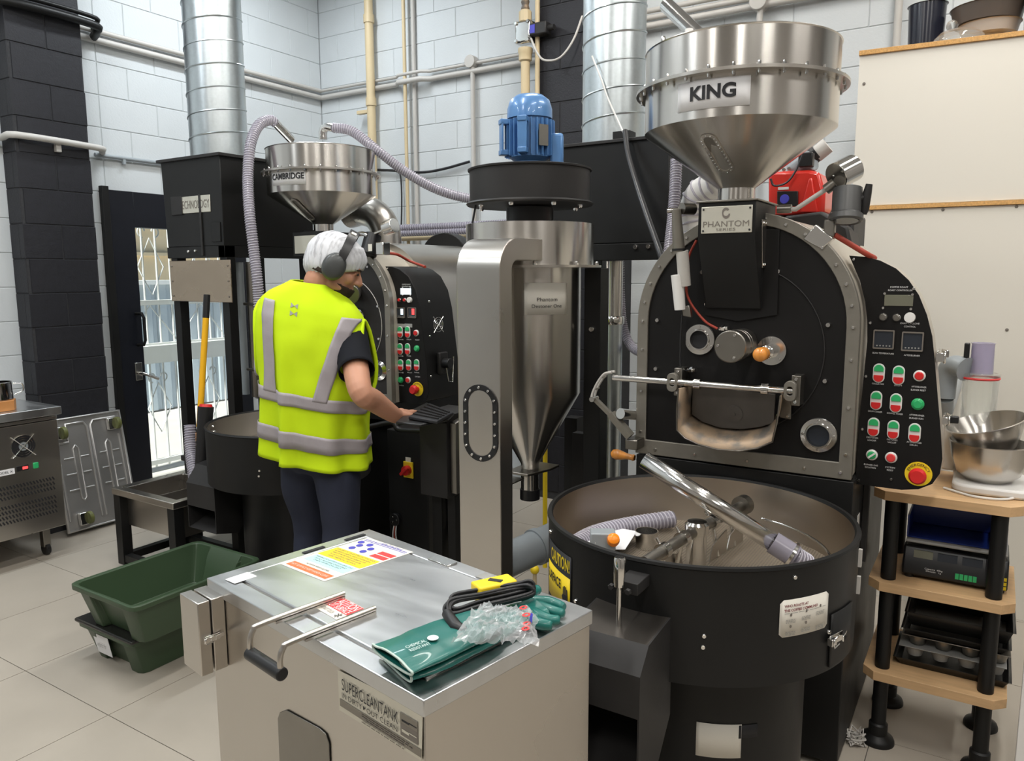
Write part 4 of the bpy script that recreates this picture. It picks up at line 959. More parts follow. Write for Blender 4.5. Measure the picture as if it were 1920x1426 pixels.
# wall screws, side door and latch
bp_ = [hit_lathe(*q, BXc, BYc, BP) for q in ((1034, 996), (1081, 1126), (1320, 1191), (1318, 1212), (1489, 1081), (1553, 1184))]
bolts('wall_screws', bp_, [p - Vector((BXc, BYc, p.z)) for p in bp_], .006, M['chrome'], kb)
dp = [hit_lathe(*q, BXc, BYc, BP) for q in ((1556, 1180), (1598, 1132))]
da, db = ang_of(dp[0], BXc, BYc), ang_of(dp[1], BXc, BYc)
cyl_patch('clean_out_door', M['black'], BXc, BYc, BR, da + .13, .70, .11, .13, kb, th=.004, off=.003)
p = v3((BXc + BR * math.cos(da + .03), BYc + BR * math.sin(da + .03), .705)); toggle_latch(kb, p + (p - v3((BXc, BYc, p.z))).normalized() * .006, p - v3((BXc, BYc, p.z)), 1.1)
for z in (.86, .79):
    p = v3((BXc + BR * math.cos(.06), BYc + BR * math.sin(.06), z)); MB().cbox(p + Vector((.004, 0, -.01)), (.008, .01, .045)).build('hinge_tab', M['conduit'], kb)
# discharge spout and lever
yc0 = 1.40; p = aty(1200, 1270, yc0); xr_ = p.x; xl_ = xr_ - .19
zt_, z1_, z2_, z3_, zb_ = .80, aty(1218, 1215, yc0 + .035).z, aty(1200, 1270, yc0).z, aty(1200, 1350, yc0).z, .46
sh = MB().prism([(xl_, y, z) for y, z in ((yc0 + .20, zt_ + .0), (yc0 + .035, z1_), (yc0, z2_), (yc0, z3_), (yc0 + .03, z3_), (yc0 + .03, zb_ + .02), (yc0 + .20, zb_ + .06))], (xr_ - xl_, 0, 0)) if False else MB()
# side cheeks, top, slope, front and floor as sheets
prof = [(yc0 + .185, z1_ + .012), (yc0 + .045, z1_), (yc0, z2_), (yc0, zb_), (yc0 + .10, zb_ - .02), (yc0 + .185, zb_ + .08)]
for x in (xl_, xr_ - .004): MB().prism([(x, y, z) for y, z in prof], (.004, 0, 0)).build('spout_cheek', M['charcoal'], kb)
for n_, (ya, za), (yb_, zb2) in (('spout_top', prof[0], prof[1]), ('spout_slope', prof[1], prof[2]), ('spout_front', prof[2], (yc0, z3_)), ('spout_floor', (yc0, zb_), (yc0 + .19, zb_ + .07))):
    MB().prism([(xl_ + .004, ya, za), (xl_ + .004, yb_, zb2), (xl_ + .004, yb_ + .003, zb2 - .003), (xl_ + .004, ya + .003, za - .003)], (xr_ - xl_ - .008, 0, 0)).build(n_, M['charcoal' if n_ != 'spout_top' else 'drumdoor'], kb)
lp = v3((aty(1161, 1190, yc0 + .09).x, yc0 + .09, z1_)); lt = aty(1161, 1090, yc0 + .09)
lv = MB().cyl((lt.x, lp.y, z1_ - .01), (lt.x, lp.y, lt.z), .0055, n=12).build('spout_lever', M['chrome'], kb, smooth=40)
MB().lathe([(.012, 0), (.0135, .03), (.014, .062), (.011, .067), (0, .067)], (lt.x, lp.y, lt.z - .01), n=20).build('lever_grip', M['chrome'], lv, smooth=40)
MB().cbox((lt.x + .015, lp.y + .045, lt.z - .015), (.05, .07, .028)).build('lever_bracket', M['charcoal'], kb, bevel=.002)
bolts('bracket_bolts', [(lt.x - .018, lp.y, lt.z - .015), (lt.x + .022, lp.y, lt.z - .018)], nrm, .008, M['charcoal'], kb, n=6)
p = atz(1347, 1412, .40); pp = hit_lathe(1347, 1405, BXc + .03, BYc + .02, [(.26, 0), (.26, BZb)]); pa_ = ang_of(pp, BXc + .03, BYc + .02)
cyl_patch('pedestal_label', M['cream_label'], BXc + .03, BYc + .02, .26, pa_, .40, .11, .09, kb)
cyl_patch('vent_cutout', M['ink'], BXc + .03, BYc + .02, .26, pa_ + .28, .425, .05, .035, kb)
# ---- loose things lying in the bin
hz = rib_hose('vacuum_hose', [v3((-.97, 1.86, FZ + .03)), v3((-.96, 1.98, FZ + .03)), v3((-.90, 2.11, FZ + .03)), v3((-.81, 2.22, FZ + .035))], .026, M['hose'], pitch=.011)
tag(hz, 'short clear ribbed hose lying inside the large cooling bin', 'hose')
a, b = atd(1208, 860, 2.22), atz(1462, 1028, BZt - .02)
sw = thing('suction_wand', 'steel tube with clear hose end leaning across the large cooling bin', 'tube', tuple(b))
a = atd(1207, 861, 2.12); b = atz(1455, 1020, BZt - .05); c = atz(1515, 1058, FZ + .04)
MB().ring_prism([(0, 0, 0)] * 3, [(0, 0, 0)] * 3, (0, 0, 0)) if False else None
MB().tube([a, b], .0235, n=20, caps=False).build('steel_tube', M['chrome'], sw, smooth=60, solid=.002)
MB().lathe([(.025, -.01), (.030, -.01), (.030, .055), (.025, .055)], b, n=20, axis=(b - a)).build('clear_cuff', M['hose'], sw, smooth=40)
rib_hose('hose_end', [b + (b - a).normalized() * .05, (b + (b - a).normalized() * .05).lerp(c, .5), c], .026, M['hose'], sw, pitch=.01)
MB().lathe([(.031, -.004), (.034, -.004), (.034, .004), (.031, .004)], b + (b - a).normalized() * .045, n=20, axis=(b - a)).build('hose_clamp', M['chrome'], sw, smooth=40)
# paper, switch box with orange knob, steel cup
pz = FZ + .004
def fz(px, py, z): return atz(px, py, z)
pp = [fz(1084, 1006, pz + .03), fz(1134, 985, pz + .03), fz(1194, 996, pz + .03), fz(1172, 1030, pz + .03), fz(1110, 1030, pz + .03)]
tag(MB().prism(pp, (0, 0, .001)).build('paper_sheet', M['white'], smooth=0), 'white sheet of paper lying in the large cooling bin', 'paper')
c = fz(1130, 1012, FZ + .06)
sb = thing('switch_box', 'grey plastic box with orange knob lying in the large cooling bin', 'switch box', (c.x, c.y, FZ + .036))
MB().cbox((c.x, c.y, FZ + .062), (.07, .05, .05), Matrix.Rotation(.5, 3, 'Z')).build('housing', M['pvc'], sb, bevel=.004)
MB().lathe([(.016, 0), (.018, .01), (.016, .02), (.008, .026), (0, .026)], c + Vector((.037, -.012, .006)), n=20, axis=(.3, -.5, .6)).build('orange_knob', M['orange_knob'], sb, smooth=40, label='orange knob')
MB().cyl(c + Vector((-.01, -.025, .0)), c + Vector((-.012, -.031, .0)), .006, n=12).build('white_cap', M['whitep'], sb)
c = fz(1212, 1014, FZ + .02)
tag(MB().lathe([(0, 0), (.03, 0), (.034, .05), (.031, .05), (.028, .004), (0, .004)], (c.x, c.y, FZ + .002), n=28).build('steel_cup', M['chrome'], smooth=40), 'small polished steel cup lying in the large cooling bin', 'cup')
# ================================================================ SECOND ROASTER (under the CAMBRIDGE hopper)
Y1 = 2.87
def C(px, py, dy=0.): return aty(px, py, Y1 + dy)
rx = C(735, 745).x; hw = .30; cx = rx - hw; zb = C(735, 757).z; zc = 1.70 - hw
cr = thing('coffee_roaster', 'smaller black drum roaster the man works at, under the hopper signed CAMBRIDGE', 'roaster', (cx, 3.2, 0), 'drum coffee roasters')
MB().ring_prism(arch(cx, hw, zb, zc, 32, Y1), arch(cx, hw - .034, zb + .045, zc, 32, Y1), (0, .03, 0)).build('front_frame', M['grey_frame'], cr, smooth=30, bevel=.002)
MB().prism(arch(cx, hw - .032, zb + .043, zc, 32, Y1 + .008), (0, .02, 0)).build('face_plate', M['charcoal'], cr, smooth=30)
MB().prism(arch(cx, hw - .004, zb + .002, zc, 32, Y1 + .031), (0, .22, 0)).build('drum_housing', M['cream'], cr, smooth=30)
MB().prism(arch(cx + .02, hw + .02, zb + .06, zc, 40, Y1 + .251), (0, .75, 0)).build('drum_shell', M['steel_flat'], cr, smooth=30)
pts = [(cx - (hw - .017) * math.cos(PI * i / 12), Y1, zc + (hw - .017) * math.sin(PI * i / 12)) for i in range(13)] + [(rx - .017, Y1, z) for z in (1.25, 1.08)]
bolts('frame_screws', pts, (0, -1, 0), .0055, M['chrome'], cr)
MB().tube([(cx + .24 * math.cos(math.radians(t)), Y1 + .006, 1.30 + .24 * math.sin(math.radians(t))) for t in range(-60, 90, 5)], .002, n=6).build('door_seam', M['conduit'], cr, smooth=60)
bolts('face_bolts', [C(*q, .008) for q in ((709, 574), (711, 635), (690, 500))], (0, -1, 0), .008, M['chrome'], cr)
def port2(px, py, R, Rin, m):
    c = C(px, py, .006)
    o = MB().lathe([(R, 0), (R, .006), (Rin * 1.2, .012), (Rin, .016), (Rin * .92, -.01)], c, n=32, axis=(0, -1, 0)).build('sight_port', M['chrome'], cr, smooth=35)
    MB().lathe([(Rin * .95, 0), (0, 0)], c, n=20, axis=(0, -1, 0)).build('port_glass', M[m], o, smooth=0)
port2(712, 694, .050, .032, 'lcd_dark')
c = C(672, 595, .006)
MB().lathe([(.046, 0), (.046, .01), (.03, .012), (.03, .05), (.038, .055), (.038, .09), (0, .09)], c, n=28, axis=(0, -1, 0)).build('trier_socket', M['chrome'], cr, smooth=35)
MB().cyl(C(660, 545), C(655, 552, -.14), .05, n=28).build('sampler_cylinder', M['dark_steel'], cr, smooth=40, bevel=.003)
MB().tube([C(706, 650, -.02), C(699, 672, -.02)], .006, n=8).build('lever', M['rubber'], cr)
base = MB().box((cx - hw + .01, Y1 + .04, .02), (rx + .0, 3.7, zb)).build('base_cabinet', M['black'], cr, bevel=.004)
box('base_ledge', (cx - hw, Y1, zb - .09), (rx, Y1 + .05, zb), M['black'], base)
# feed box and hopper
hx, hy = -2.975, 2.885
k_ = (2.055, )
CPf = [(.05, 1.74), (.05, 1.775), (.272, 1.935), (.272, 2.17)]
zt2 = 2.175
ch = hopper(cr, hx, hy, .272, .298, zt2, 2.058, zat(hx + .09, hy - .26, 357), zat(hx, hy, 421), .05, 24)
zse = zat(hx + .09, hy - .26, 357); CPf = [(.05, zat(hx, hy, 421)), (.272, zse), (.272, zt2)]
slot_window(ch, hx, hy, CPf, (548, 372), (588, 412), .045, 22)
p = hit_lathe(537, 330, hx, hy, CPf); sa = ang_of(p, hx, hy)
w0 = (ang_of(hit_lathe(566, 330, hx, hy, CPf), hx, hy) - ang_of(hit_lathe(508, 330, hx, hy, CPf), hx, hy)) * .272
cyl_patch('name_sign', M['white'], hx, hy, .272, sa, p.z, w0, .082, ch)
text('lettering', 'CAMBRIDGE', M['ink'], None, 1, ch, w=w0 * .94, h=.030, bold=.03, warp=cyl_warp(hx, hy, .272, sa, p.z, .004))
zn = zat(hx, hy, 421) - .04
fb = MB().box((hx - .10, hy - .12, zn - .12), (hx + .10, hy + .1, zn)).build('feed_box', M['black'], cr, bevel=.003)
box('nameplate', (hx - .085, hy - .124, zn - .11), (hx + .07, hy - .12, zn - .02), M['plate'], cr)
MB().cyl(C(567, 442), C(582, 500), .016, n=12).build('actuator_arm', M['grey_frame'], cr, smooth=40)
MB().cbox(C(585, 437), (.10, .03, .03)).build('actuator_link', M['charcoal'], cr, bevel=.004)
# motor, knob and duct elbow behind the head
MB().cyl(C(690, 478, -.02), C(700, 440, .02), .042, n=18).build('actuator_motor', M['rubber'], cr, smooth=40, bevel=.003)
MB().cbox(C(694, 464, -.06), (.022, .004, .034)).build('motor_label', M['cream_label'], cr)
MB().cyl(C(702, 438), C(722, 430), .008, n=10).build('arm', M['chrome'], cr, smooth=40)
MB().cyl(C(723, 428), C(740, 422), .036, n=22).build('chrome_cylinder', M['chrome'], cr, smooth=40, bevel=.002)
MB().cbox(C(718, 466, -.03), (.05, .05, .06)).build('hinge_block', M['chrome'], cr, bevel=.004)
MB().tube(smooth_path([C(668, 440, -.02), C(680, 438, -.02), C(690, 442, -.02)], 4), .012, n=8).build('arm_knuckle', M['chrome'], cr, smooth=60)
yd = 3.35
MB().tube(smooth_path([aty(655, 400, yd), aty(680, 395, yd), aty(706, 404, yd), aty(722, 430, yd), aty(726, 475, yd)], 6), .085, n=28).build('exhaust_elbow', M['steel_flat'], cr, smooth=60)
MB().cyl(aty(832, 480, 3.75), aty(850, 480, 3.95), .14, n=32).build('rear_pulley_cover', M['black'], cr, smooth=40, bevel=.004)
MB().tube(smooth_path([C(722, 474, .02), C(745, 477, .06), (rx - .02, Y1 + .18, C(770, 487).z), aty(797, 500, Y1 + .12)], 5), .007, n=8).build('red_cable', M['red_cable'], cr, smooth=60)
# clear hoses at the hopper top
rib_hose('loader_hose', [v3((hx - .10, hy - .06, zt2 + .01)), v3((hx - .16, hy - .10, zt2 + .06)), v3((hx - .30, hy - .16, zt2 + .10))], .001, M['hose'], cr) if False else None
sp0 = aty(545, 250, 2.9); sp1 = aty(515, 229, 2.75)
MB().cyl(sp0 + Vector((0, 0, -.03)), sp1, .022, n=16).build('inlet_pipe', M['chrome'], ch, smooth=40)
hz = rib_hose('vacuum_hose', [sp1, aty(505, 225, 2.72), aty(485, 235, 2.65), aty(470, 270, 2.58), aty(465, 330, 2.54), aty(468, 400, 2.5), aty(476, 470, 2.5), aty(484, 545, 2.5), aty(487, 640, 2.55), aty(484, 740, 2.9)], .0255, M['hose'], pitch=.011)
tag(hz, 'clear ribbed hose arching from the CAMBRIDGE hopper down behind the man', 'hose')
el = [aty(606, 262, 3.0), aty(606, 245, 3.0), aty(614, 238, 3.0), aty(626, 240, 3.0)]
MB().tube(smooth_path(el, 6), .022, n=16).build('outlet_elbow', M['chrome'], ch, smooth=60)
hz = rib_hose('vacuum_hose', [aty(624, 239, 3.0), aty(660, 246, 3.05), aty(705, 280, 3.1), aty(760, 322, 3.2), aty(820, 355, 3.3), aty(880, 372, 3.4), aty(960, 380, 3.5)], .0255, M['hose'], pitch=.011)
tag(hz, 'pinkish clear ribbed hose sagging from the CAMBRIDGE hopper behind the fan', 'hose')
# control panel with deep side
yp = 2.93
def P(px, py, dy=0.): return aty(px, py, yp + dy)
ol = [(722, 499), (735, 500), (749, 505), (765, 518), (779, 545), (787, 580), (793, 630), (800, 690), (803, 735), (798, 752), (785, 757), (742, 752), (741, 700), (741, 640), (738, 580), (731, 535)]
O = [P(*q) for q in ol]
cp = MB().prism(O, (0, .004, 0)).build('control_panel', M['black_face'], cr, smooth=30)
MB().prism([p + Vector((0, .0045, 0)) for p in O], (0, .26, 0)).build('panel_housing', M['black'], cr, smooth=38, bevel=.002)
xr2 = P(803, 735).x
for q in ((751, 622), (765, 622), (751, 654), (765, 654), (752, 684), (767, 684), (782, 684)): push_pair(cp, P(*q), .058)
round_button(cp, P(781, 624), .016, M['redmat']); round_button(cp, P(782, 653), .016, M['green'], ring='green'); round_button(cp, P(766, 712), .016, M['redmat'])
round_button(cp, P(752, 712), .016, M['green'], 'selector_switch', 'green')
for q in ((750, 562), (760, 562)): round_button(cp, P(*q), .010, M['redmat'], 'push_knob', 'chrome')
MB().lathe([(.014, 0), (.013, .012), (0, .013)], P(769, 562), n=20, axis=(0, -1, 0)).build('speed_knob', M['whitep'], cp, smooth=35)
MB().cbox(P(761, 546), (.066, .004, .030)).build('lcd_display', M['lit_screen'], cp)
meter(cp, P(752, 586), .052, lit=[(.15, 'lit_screen')]); meter(cp, P(773, 586), .052, lit=[(.15, 'red_led')])
estop(cp, P(783, 729), .036)
for s, px, py, w in (('COFFEE ROAST', 762, 533, 16), ('CONTROLLER', 762, 537, 16), ('DRUM FAN', 752, 636, 9), ('DRUM', 767, 636, 8), ('COOLER', 752, 667, 9), ('MIXER', 767, 667, 8), ('DESTONER', 752, 698, 10), ('VACUUM', 768, 698, 9), ('BURNER', 782, 698, 9), ('SYSTEM', 783, 706, 9), ('ISOLATION', 752, 722, 10), ('RESET', 783, 637, 8)):
    p = P(px, py); text('lettering', s, M['ink_white'], basis(p + Vector((0, -.0006, 0)), (1, 0, 0), (0, 0, 1)), 1, cp, w=(P(px + w / 2, py) - P(px - w / 2, py)).length, h=.006)
for q in ((752, 610), (766, 610)): MB().cbox(P(*q), (.048, .002, .018)).build('name_strip', M['silicone'], cp)
bolts('panel_screws', [P(*q) for q in ((727, 503), (741, 566), (742, 622), (743, 680), (744, 735), (755, 538), (770, 538), (755, 553), (770, 553))], (0, -1, 0), .0045, M['chrome'], cp)
# side grille and connector on the +x side of the housing
def SX(px, py): return atx(px, py, xr2 - .012)
gx = xr2 - .02
p = atx(822, 608, gx + .03)
gr = MB()
for r in (.012, .024, .036): gr.tube([(p.x, p.y + r * math.cos(t * PI / 10), p.z + r * math.sin(t * PI / 10)) for t in range(20)], .0016, n=5, closed=True)
for a in (PI / 4, -PI / 4): gr.tube([(p.x, p.y - .055 * math.cos(a), p.z - .055 * math.sin(a)), (p.x, p.y + .055 * math.cos(a), p.z + .055 * math.sin(a))], .003, n=6)
gr.build('fan_guard', M['chrome'], cr, smooth=60)
p = atx(830, 680, gx + .03)
MB().cbox((p.x, p.y, p.z), (.02, .07, .11)).build('connector_box', M['charcoal'], cr, bevel=.006)
MB().cyl((p.x, p.y, p.z), (p.x + .05, p.y, p.z), .026, n=18).build('connector_plug', M['rubber'], cr, smooth=40, bevel=.003)
MB().tube([(p.x + .03, p.y - .01, p.z - .02), (p.x + .035, p.y, p.z - .09), (p.x + .03, p.y + .04, p.z - .10), (p.x + .03, p.y + .05, p.z + .03)], .004, n=6).build('wire_bail', M['chrome'], cr, smooth=60)
bolts('side_screws', [(xr2 - .008, 2.96, z) for z in (1.42, 1.25, 1.05)], (1, 0, 0), .006, M['chrome'], cr)
# chaff cabinet below the panel with isolator switch
y3 = 2.62
def B(px, py): return aty(px, py, y3)
q0, q1 = B(738, 805), B(788, 1000)
cb = thing('switch_cabinet', 'black steel cabinet with red and yellow isolator switch beside the man', 'cabinet', ((q0.x + q1.x) / 2, y3 + .1, 0))
MB().box((q0.x - .04, y3, .02), (q1.x + .05, y3 + .22, q0.z)).build('cabinet_body', M['black'], cb, bevel=.004)
p = B(767, 880); MB().cbox((p.x, y3 - .004, p.z), (.055, .008, .075)).build('yellow_plate', M['yellow'], cb, bevel=.002)
MB().cyl((p.x, y3 - .008, p.z), (p.x, y3 - .03, p.z), .022, n=20).build('rotary_base', M['redmat'], cb, smooth=40)
MB().cbox((p.x, y3 - .036, p.z), (.014, .02, .05), Matrix.Rotation(.8, 3, 'Y')).build('rotary_handle', M['redmat'], cb, bevel=.003)
p = B(766, 861); MB().cbox((p.x, y3 - .002, p.z), (.03, .003, .02)).build('paper_tag', M['cream_label'], cb)
p = B(744, 972); MB().cyl((p.x, y3, p.z), (p.x, y3 - .02, p.z), .03, n=18).build('cable_gland', M['rubber'], cb, smooth=40, bevel=.003)
bolts('gland_screws', [(p.x + .015 * math.cos(t), y3 - .02, p.z + .015 * math.sin(t)) for t in (0, 2, 4)], (0, -1, 0), .005, M['chrome'], cb)
for k_, (m_, dx) in enumerate((('white', -.006), ('red_cable', 0), ('white', .006))):
    MB().tube(smooth_path([(p.x + dx, y3 - .01, p.z - .02), (p.x + dx * 1.5, y3 - .02, p.z - .07), (p.x + dx * 2.2, y3 - .01, p.z - .14)], 4), .003, n=6).build('wire', M[m_], cb, smooth=60)
# keyboard stand
y4 = 2.40
def Q(px, py, dy=0): return aty(px, py, y4 + dy)
ks = thing('keyboard_stand', 'black steel stand with keyboard under the man\'s hand', 'stand', (Q(820, 900).x, y4 + .05, 0))
x0, x1 = Q(787, 850).x, Q(838, 850).x; zt3 = Q(810, 790).z; zb3 = Q(810, 930).z
MB().prism([(x0, y4, zb3), (x0, y4, zt3), (x0, y4 + .04, zt3 + .03), (x0, y4 + .20, zt3 + .035), (x0, y4 + .20, zb3)], (x1 - x0, 0, 0)).build('stand_box', M['charcoal'], ks, bevel=.003)
MB().prism([(x1 + .001, y4 + .02, zb3 + .02), (x1 + .001, y4 + .02, zt3), (x1 + .001, y4 + .12, zt3 + .02), (x1 + .001, y4 + .12, zb3 + .02)], (.03, 0, 0)).build('side_panel', M['dark_steel'], ks, bevel=.003)
box('post', (x0 + .02, y4 + .05, 0), (x0 + .07, y4 + .10, zb3), M['black'], ks); box('post', (x1 - .04, y4 + .05, 0), (x1, y4 + .10, zb3), M['black'], ks)
box('foot_plate', (x0 - .02, y4, 0), (x1 + .02, y4 + .2, .02), M['black'], ks)
zk = zt3 + .04; kz = zk
a = atz(768, 780, kz); b = atz(846, 772, kz); 
u = (b - a).normalized(); 
tray = MB().prism([atz(*q, kz - .012) for q in ((742, 795), (765, 775), (800, 758), (852, 778), (840, 790), (790, 800))], (0, 0, .010)).build('keyboard_tray', M['rubber'], ks, bevel=.004)
kb4 = thing('keyboard', 'black computer keyboard on the stand right of the man\'s hand', 'keyboard', tuple(atz(810, 775, kz)))
kk = [atz(*q, kz) for q in ((766, 786), (805, 760), (850, 778), (820, 795))]
MB().prism(kk, (0, 0, .012)).build('keyboard_body', M['ink'], kb4, bevel=.003)
key = MB()
for i in range(14):
    for j in range(5):
        s, t = (i + .5) / 14 * .9 + .05, (j + .5) / 5 * .86 + .07
        p = kk[0].lerp(kk[1], t).lerp(kk[3].lerp(kk[2], t), s) + Vector((0, 0, .015)); key.cbox(p, (.008, .008, .005), Matrix.Rotation(.3, 3, 'Z'))
key.build('keys', M['charcoal'], kb4, kind='stuff')
MB().tube(smooth_path([Q(690, 800, .1), Q(735, 792, .1), Q(748, 805, .1), Q(790, 808, .1)], 5), .012, n=8).build('arm_tube', M['rubber'], ks, smooth=60)
pipe('cable', 'black cables hanging beside the steel duct column near the floor', [Q(838, 800, .1), Q(845, 900, .1), Q(843, 970, .1), Q(855, 1040, .1)], .008, M['cable'], k=5, cat='cable')
# ---------------------------------------------------------------- second cooling bin
bx, by, br, bt, bb = -2.83, 2.475, .378, .855, .60
kb = thing('cooling_bin', 'black round cooling bin left of the man with lever and square spout', 'cooling bin', (bx, by, 0), 'round cooling bins')
MB().lathe([(br - .08, bb), (br, bb), (br, bt - .004), (br + .004, bt), (br, bt + .006), (br - .008, bt + .006), (br - .012, bt)], (bx, by, 0), n=80).build('outer_wall', M['black'], kb, smooth=35)
MB().lathe([(br - .012, bt), (br - .014, bt - .13)], (bx, by, 0), n=80).build('inner_wall', M['steel_flat'], kb, smooth=35)
MB().lathe([(0, bt - .12), (br - .015, bt - .12), (br - .015, bt - .125), (0, bt - .125)], (bx, by, 0), n=48).build('perforated_floor', M['steel_flat'], kb, smooth=35)
MB().lathe([(.25, 0), (.25, bb)], (bx + .03, by, 0), n=48).build('pedestal', M['black'], kb, smooth=35)
def D(px, py, y): return aty(px, py, y)
ys = 2.16
xl5, xr5 = D(352, 950, ys).x, D(405, 980, ys).x
prof = [(ys + .22, D(400, 880, ys + .05).z + .03), (ys + .06, D(400, 885, ys).z + .0), (ys, D(400, 915, ys).z), (ys, D(403, 1000, ys).z), (ys + .12, D(403, 1000, ys).z - .03), (ys + .22, D(403, 1000, ys).z + .08)]
for x in (xl5, xr5 - .004): MB().prism([(x, y, z) for y, z in prof], (.004, 0, 0)).build('spout_cheek', M['charcoal'], kb)
zmid = D(403, 958, ys).z
for n_, (ya, za), (yb_, z_b) in (('spout_top', prof[0], prof[1]), ('spout_slope', prof[1], prof[2]), ('spout_front', prof[2], (ys, zmid)), ('spout_floor', (ys, prof[3][1]), (ys + .19, prof[3][1] + .07))):
    MB().prism([(xl5 + .004, ya, za), (xl5 + .004, yb_, z_b), (xl5 + .004, yb_ + .003, z_b - .003), (xl5 + .004, ya + .003, za - .003)], (xr5 - xl5 - .008, 0, 0)).build(n_, M['charcoal'], kb)
p, q = D(404, 880, ys + .08), D(403, 812, ys + .08)
lv = MB().cyl(p, (p.x, p.y, q.z), .0055, n=12).build('spout_lever', M['chrome'], kb, smooth=40)
MB().cyl((p.x, p.y, q.z - .035), (p.x, p.y, q.z + .012), .0125, .014, n=18).build('lever_grip', M['chrome'], lv, smooth=40, bevel=.003)
MB().cbox((p.x + .03, p.y + .05, q.z - .05), (.07, .12, .025)).build('lever_bracket', M['charcoal'], kb, bevel=.002)
bp_ = [hit_lathe(*q, bx, by, [(br, bb), (br, bt)]) for q in ((487, 882), (486, 892), (400, 799))]
bolts('wall_screws', bp_, [v - Vector((bx, by, v.z)) for v in bp_], .006, M['chrome'], kb)
# ================================================================ DESTONER with motor fan
dx, dy_ = -1.535, 2.56
ds = thing('destoner', 'tall stainless destoning cyclone with black fan and blue motor on top', 'destoner', (dx, dy_, 0))
def Z(py): return zat(dx, dy_, py)
r1 = .245; zt, zf, zs, zn = Z(421), Z(500), Z(742), Z(868)
def zfront(py, r): return zat(dx + .5 * r * .9, dy_ - r * .85, py)
zt = zfront(414, r1); zs = zfront(748, .2)
MB().lathe([(.036, zn - .05), (.036, zn), (.198, zs), (.198, zf)], (dx, dy_, 0), n=64).build('cyclone_body', M['steel'], ds, smooth=30)
MB().lathe([(r1, zf + .004), (r1, zt), (r1 - .006, zt + .002), (0, zt + .002)], (dx, dy_, 0), n=64).build('upper_can', M['steel'], ds, smooth=30)
MB().lathe([(.2, zf - .004), (.275, zf - .004), (.275, zf + .004), (.2, zf + .004)], (dx, dy_, 0), n=64).build('bolted_flange', M['steel_flat'], ds, smooth=30)
bolts('flange_bolts', [(dx + .26 * math.cos(a), dy_ + .26 * math.sin(a), zf + .004) for a in [2 * PI * i / 10 + .3 for i in range(10)]], (0, 0, 1), .008, M['chrome'], ds, h=.014)
# spec label
prf = [(.198, zs), (.198, zf)]
p = hit_lathe(1026, 560, dx, dy_, prf); a0 = ang_of(p, dx, dy_)
w = (ang_of(hit_lathe(1065, 560, dx, dy_, prf), dx, dy_) - ang_of(hit_lathe(988, 560, dx, dy_, prf), dx, dy_)) * .198
cyl_patch('paper_label', M['cream_label'], dx, dy_, .198, a0, p.z, w, .115, ds)
f = cyl_warp(dx, dy_, .198, a0, p.z, .003)
text('lettering', 'Phantom', M['ink'], None, 1, ds, w=w * .46, h=.0135, warp=lambda q: f(q + Vector((0, -.002, 0))))
text('lettering', 'Destoner One', M['ink'], None, 1, ds, w=w * .68, h=.0125, warp=lambda q: f(q + Vector((0, -.026, 0))))
# fan
MB().lathe([(.09, zt), (.09, zat(dx, dy_, 390))], (dx, dy_, 0), n=40).build('fan_neck', M['rubber'], ds, smooth=35)
zfa = zfront(376, .235) ; zfb = zfront(303, .235)
MB().lathe([(0, zfa - .0), (.238, zfa), (.243, zfa + .006), (.238, zfa + .012), (.229, zfa + .012), (.229, zfb - .008), (.235, zfb - .006), (.236, zfb), (.229, zfb + .002), (0, zfb + .002)], (dx, dy_, 0), n=72).build('fan_housing', M['charcoal'], ds, smooth=30)
bolts('fan_bolts', [(dx + .2 * math.cos(a), dy_ + .2 * math.sin(a), zfa) for a in [2 * PI * i / 8 + .2 for i in range(8)]], (0, 0, -1), .009, M['chrome'], ds, h=.012)
MB().tube([(dx - .14, dy_ - .16, zfa), (dx - .15, dy_ - .17, zt)], .004, n=6).build('ground_strap', M['cable'], ds)
# motor
mz = zfb; mr = .083; zmt = zat(dx, dy_, 180)
mo = MB().lathe([(.05, mz), (.055, mz + .03), (mr * .93, mz + .045), (mr * .93, zmt - .08)], (dx, dy_, 0), n=32).build('motor_body', M['blue'], ds, smooth=35)
MB().lathe([(mr * 1.03, zmt - .085), (mr * 1.02, zmt - .05), (mr * .9, zmt - .018), (mr * .62, zmt), (0, zmt)], (dx, dy_, 0), n=40).build('fan_cowl', M['blue'], ds, smooth=50)
for i in range(26):
    a = 2 * PI * i / 26; c, s = math.cos(a), math.sin(a)
    MB().cbox((dx + (mr + .002) * c, dy_ + (mr + .002) * s, (mz + .045 + zmt - .09) / 2), (.020, .003, zmt - .09 - mz - .05), Matrix.Rotation(a, 3, 'Z')).build('cooling_fin', M['blue'], mo, bevel=0)
cam_a = math.atan2(-dy_, -dx)
for off, w in ((-.45, .03), (.55, .03)):
    a = cam_a + off - .35
for k, a in enumerate((cam_a - 1.25, cam_a - .25)):
    c, s = math.cos(a), math.sin(a)
    for z in (mz + .06, zmt - .10):
        MB().cbox((dx + (mr + .018) * c, dy_ + (mr + .018) * s, z), (.035, .035, .02), Matrix.Rotation(a, 3, 'Z')).build('mounting_lug', M['blue'], mo, bevel=.003)
    MB().cbox((dx + (mr + .028) * c, dy_ + (mr + .028) * s, (mz + zmt - .04) / 2), (.008, .035, zmt - mz - .16), Matrix.Rotation(a, 3, 'Z')).build('foot_rib', M['blue'], mo, bevel=.002)
a = cam_a + .55; c, s = math.cos(a), math.sin(a)
MB().cbox((dx + (mr + .014) * c, dy_ + (mr + .014) * s, (mz + zmt - .04) / 2), (.004, .04, .075), Matrix.Rotation(a, 3, 'Z')).build('rating_plate', M['dark_steel'], mo)
a = cam_a + 1.5; c, s = math.cos(a), math.sin(a)
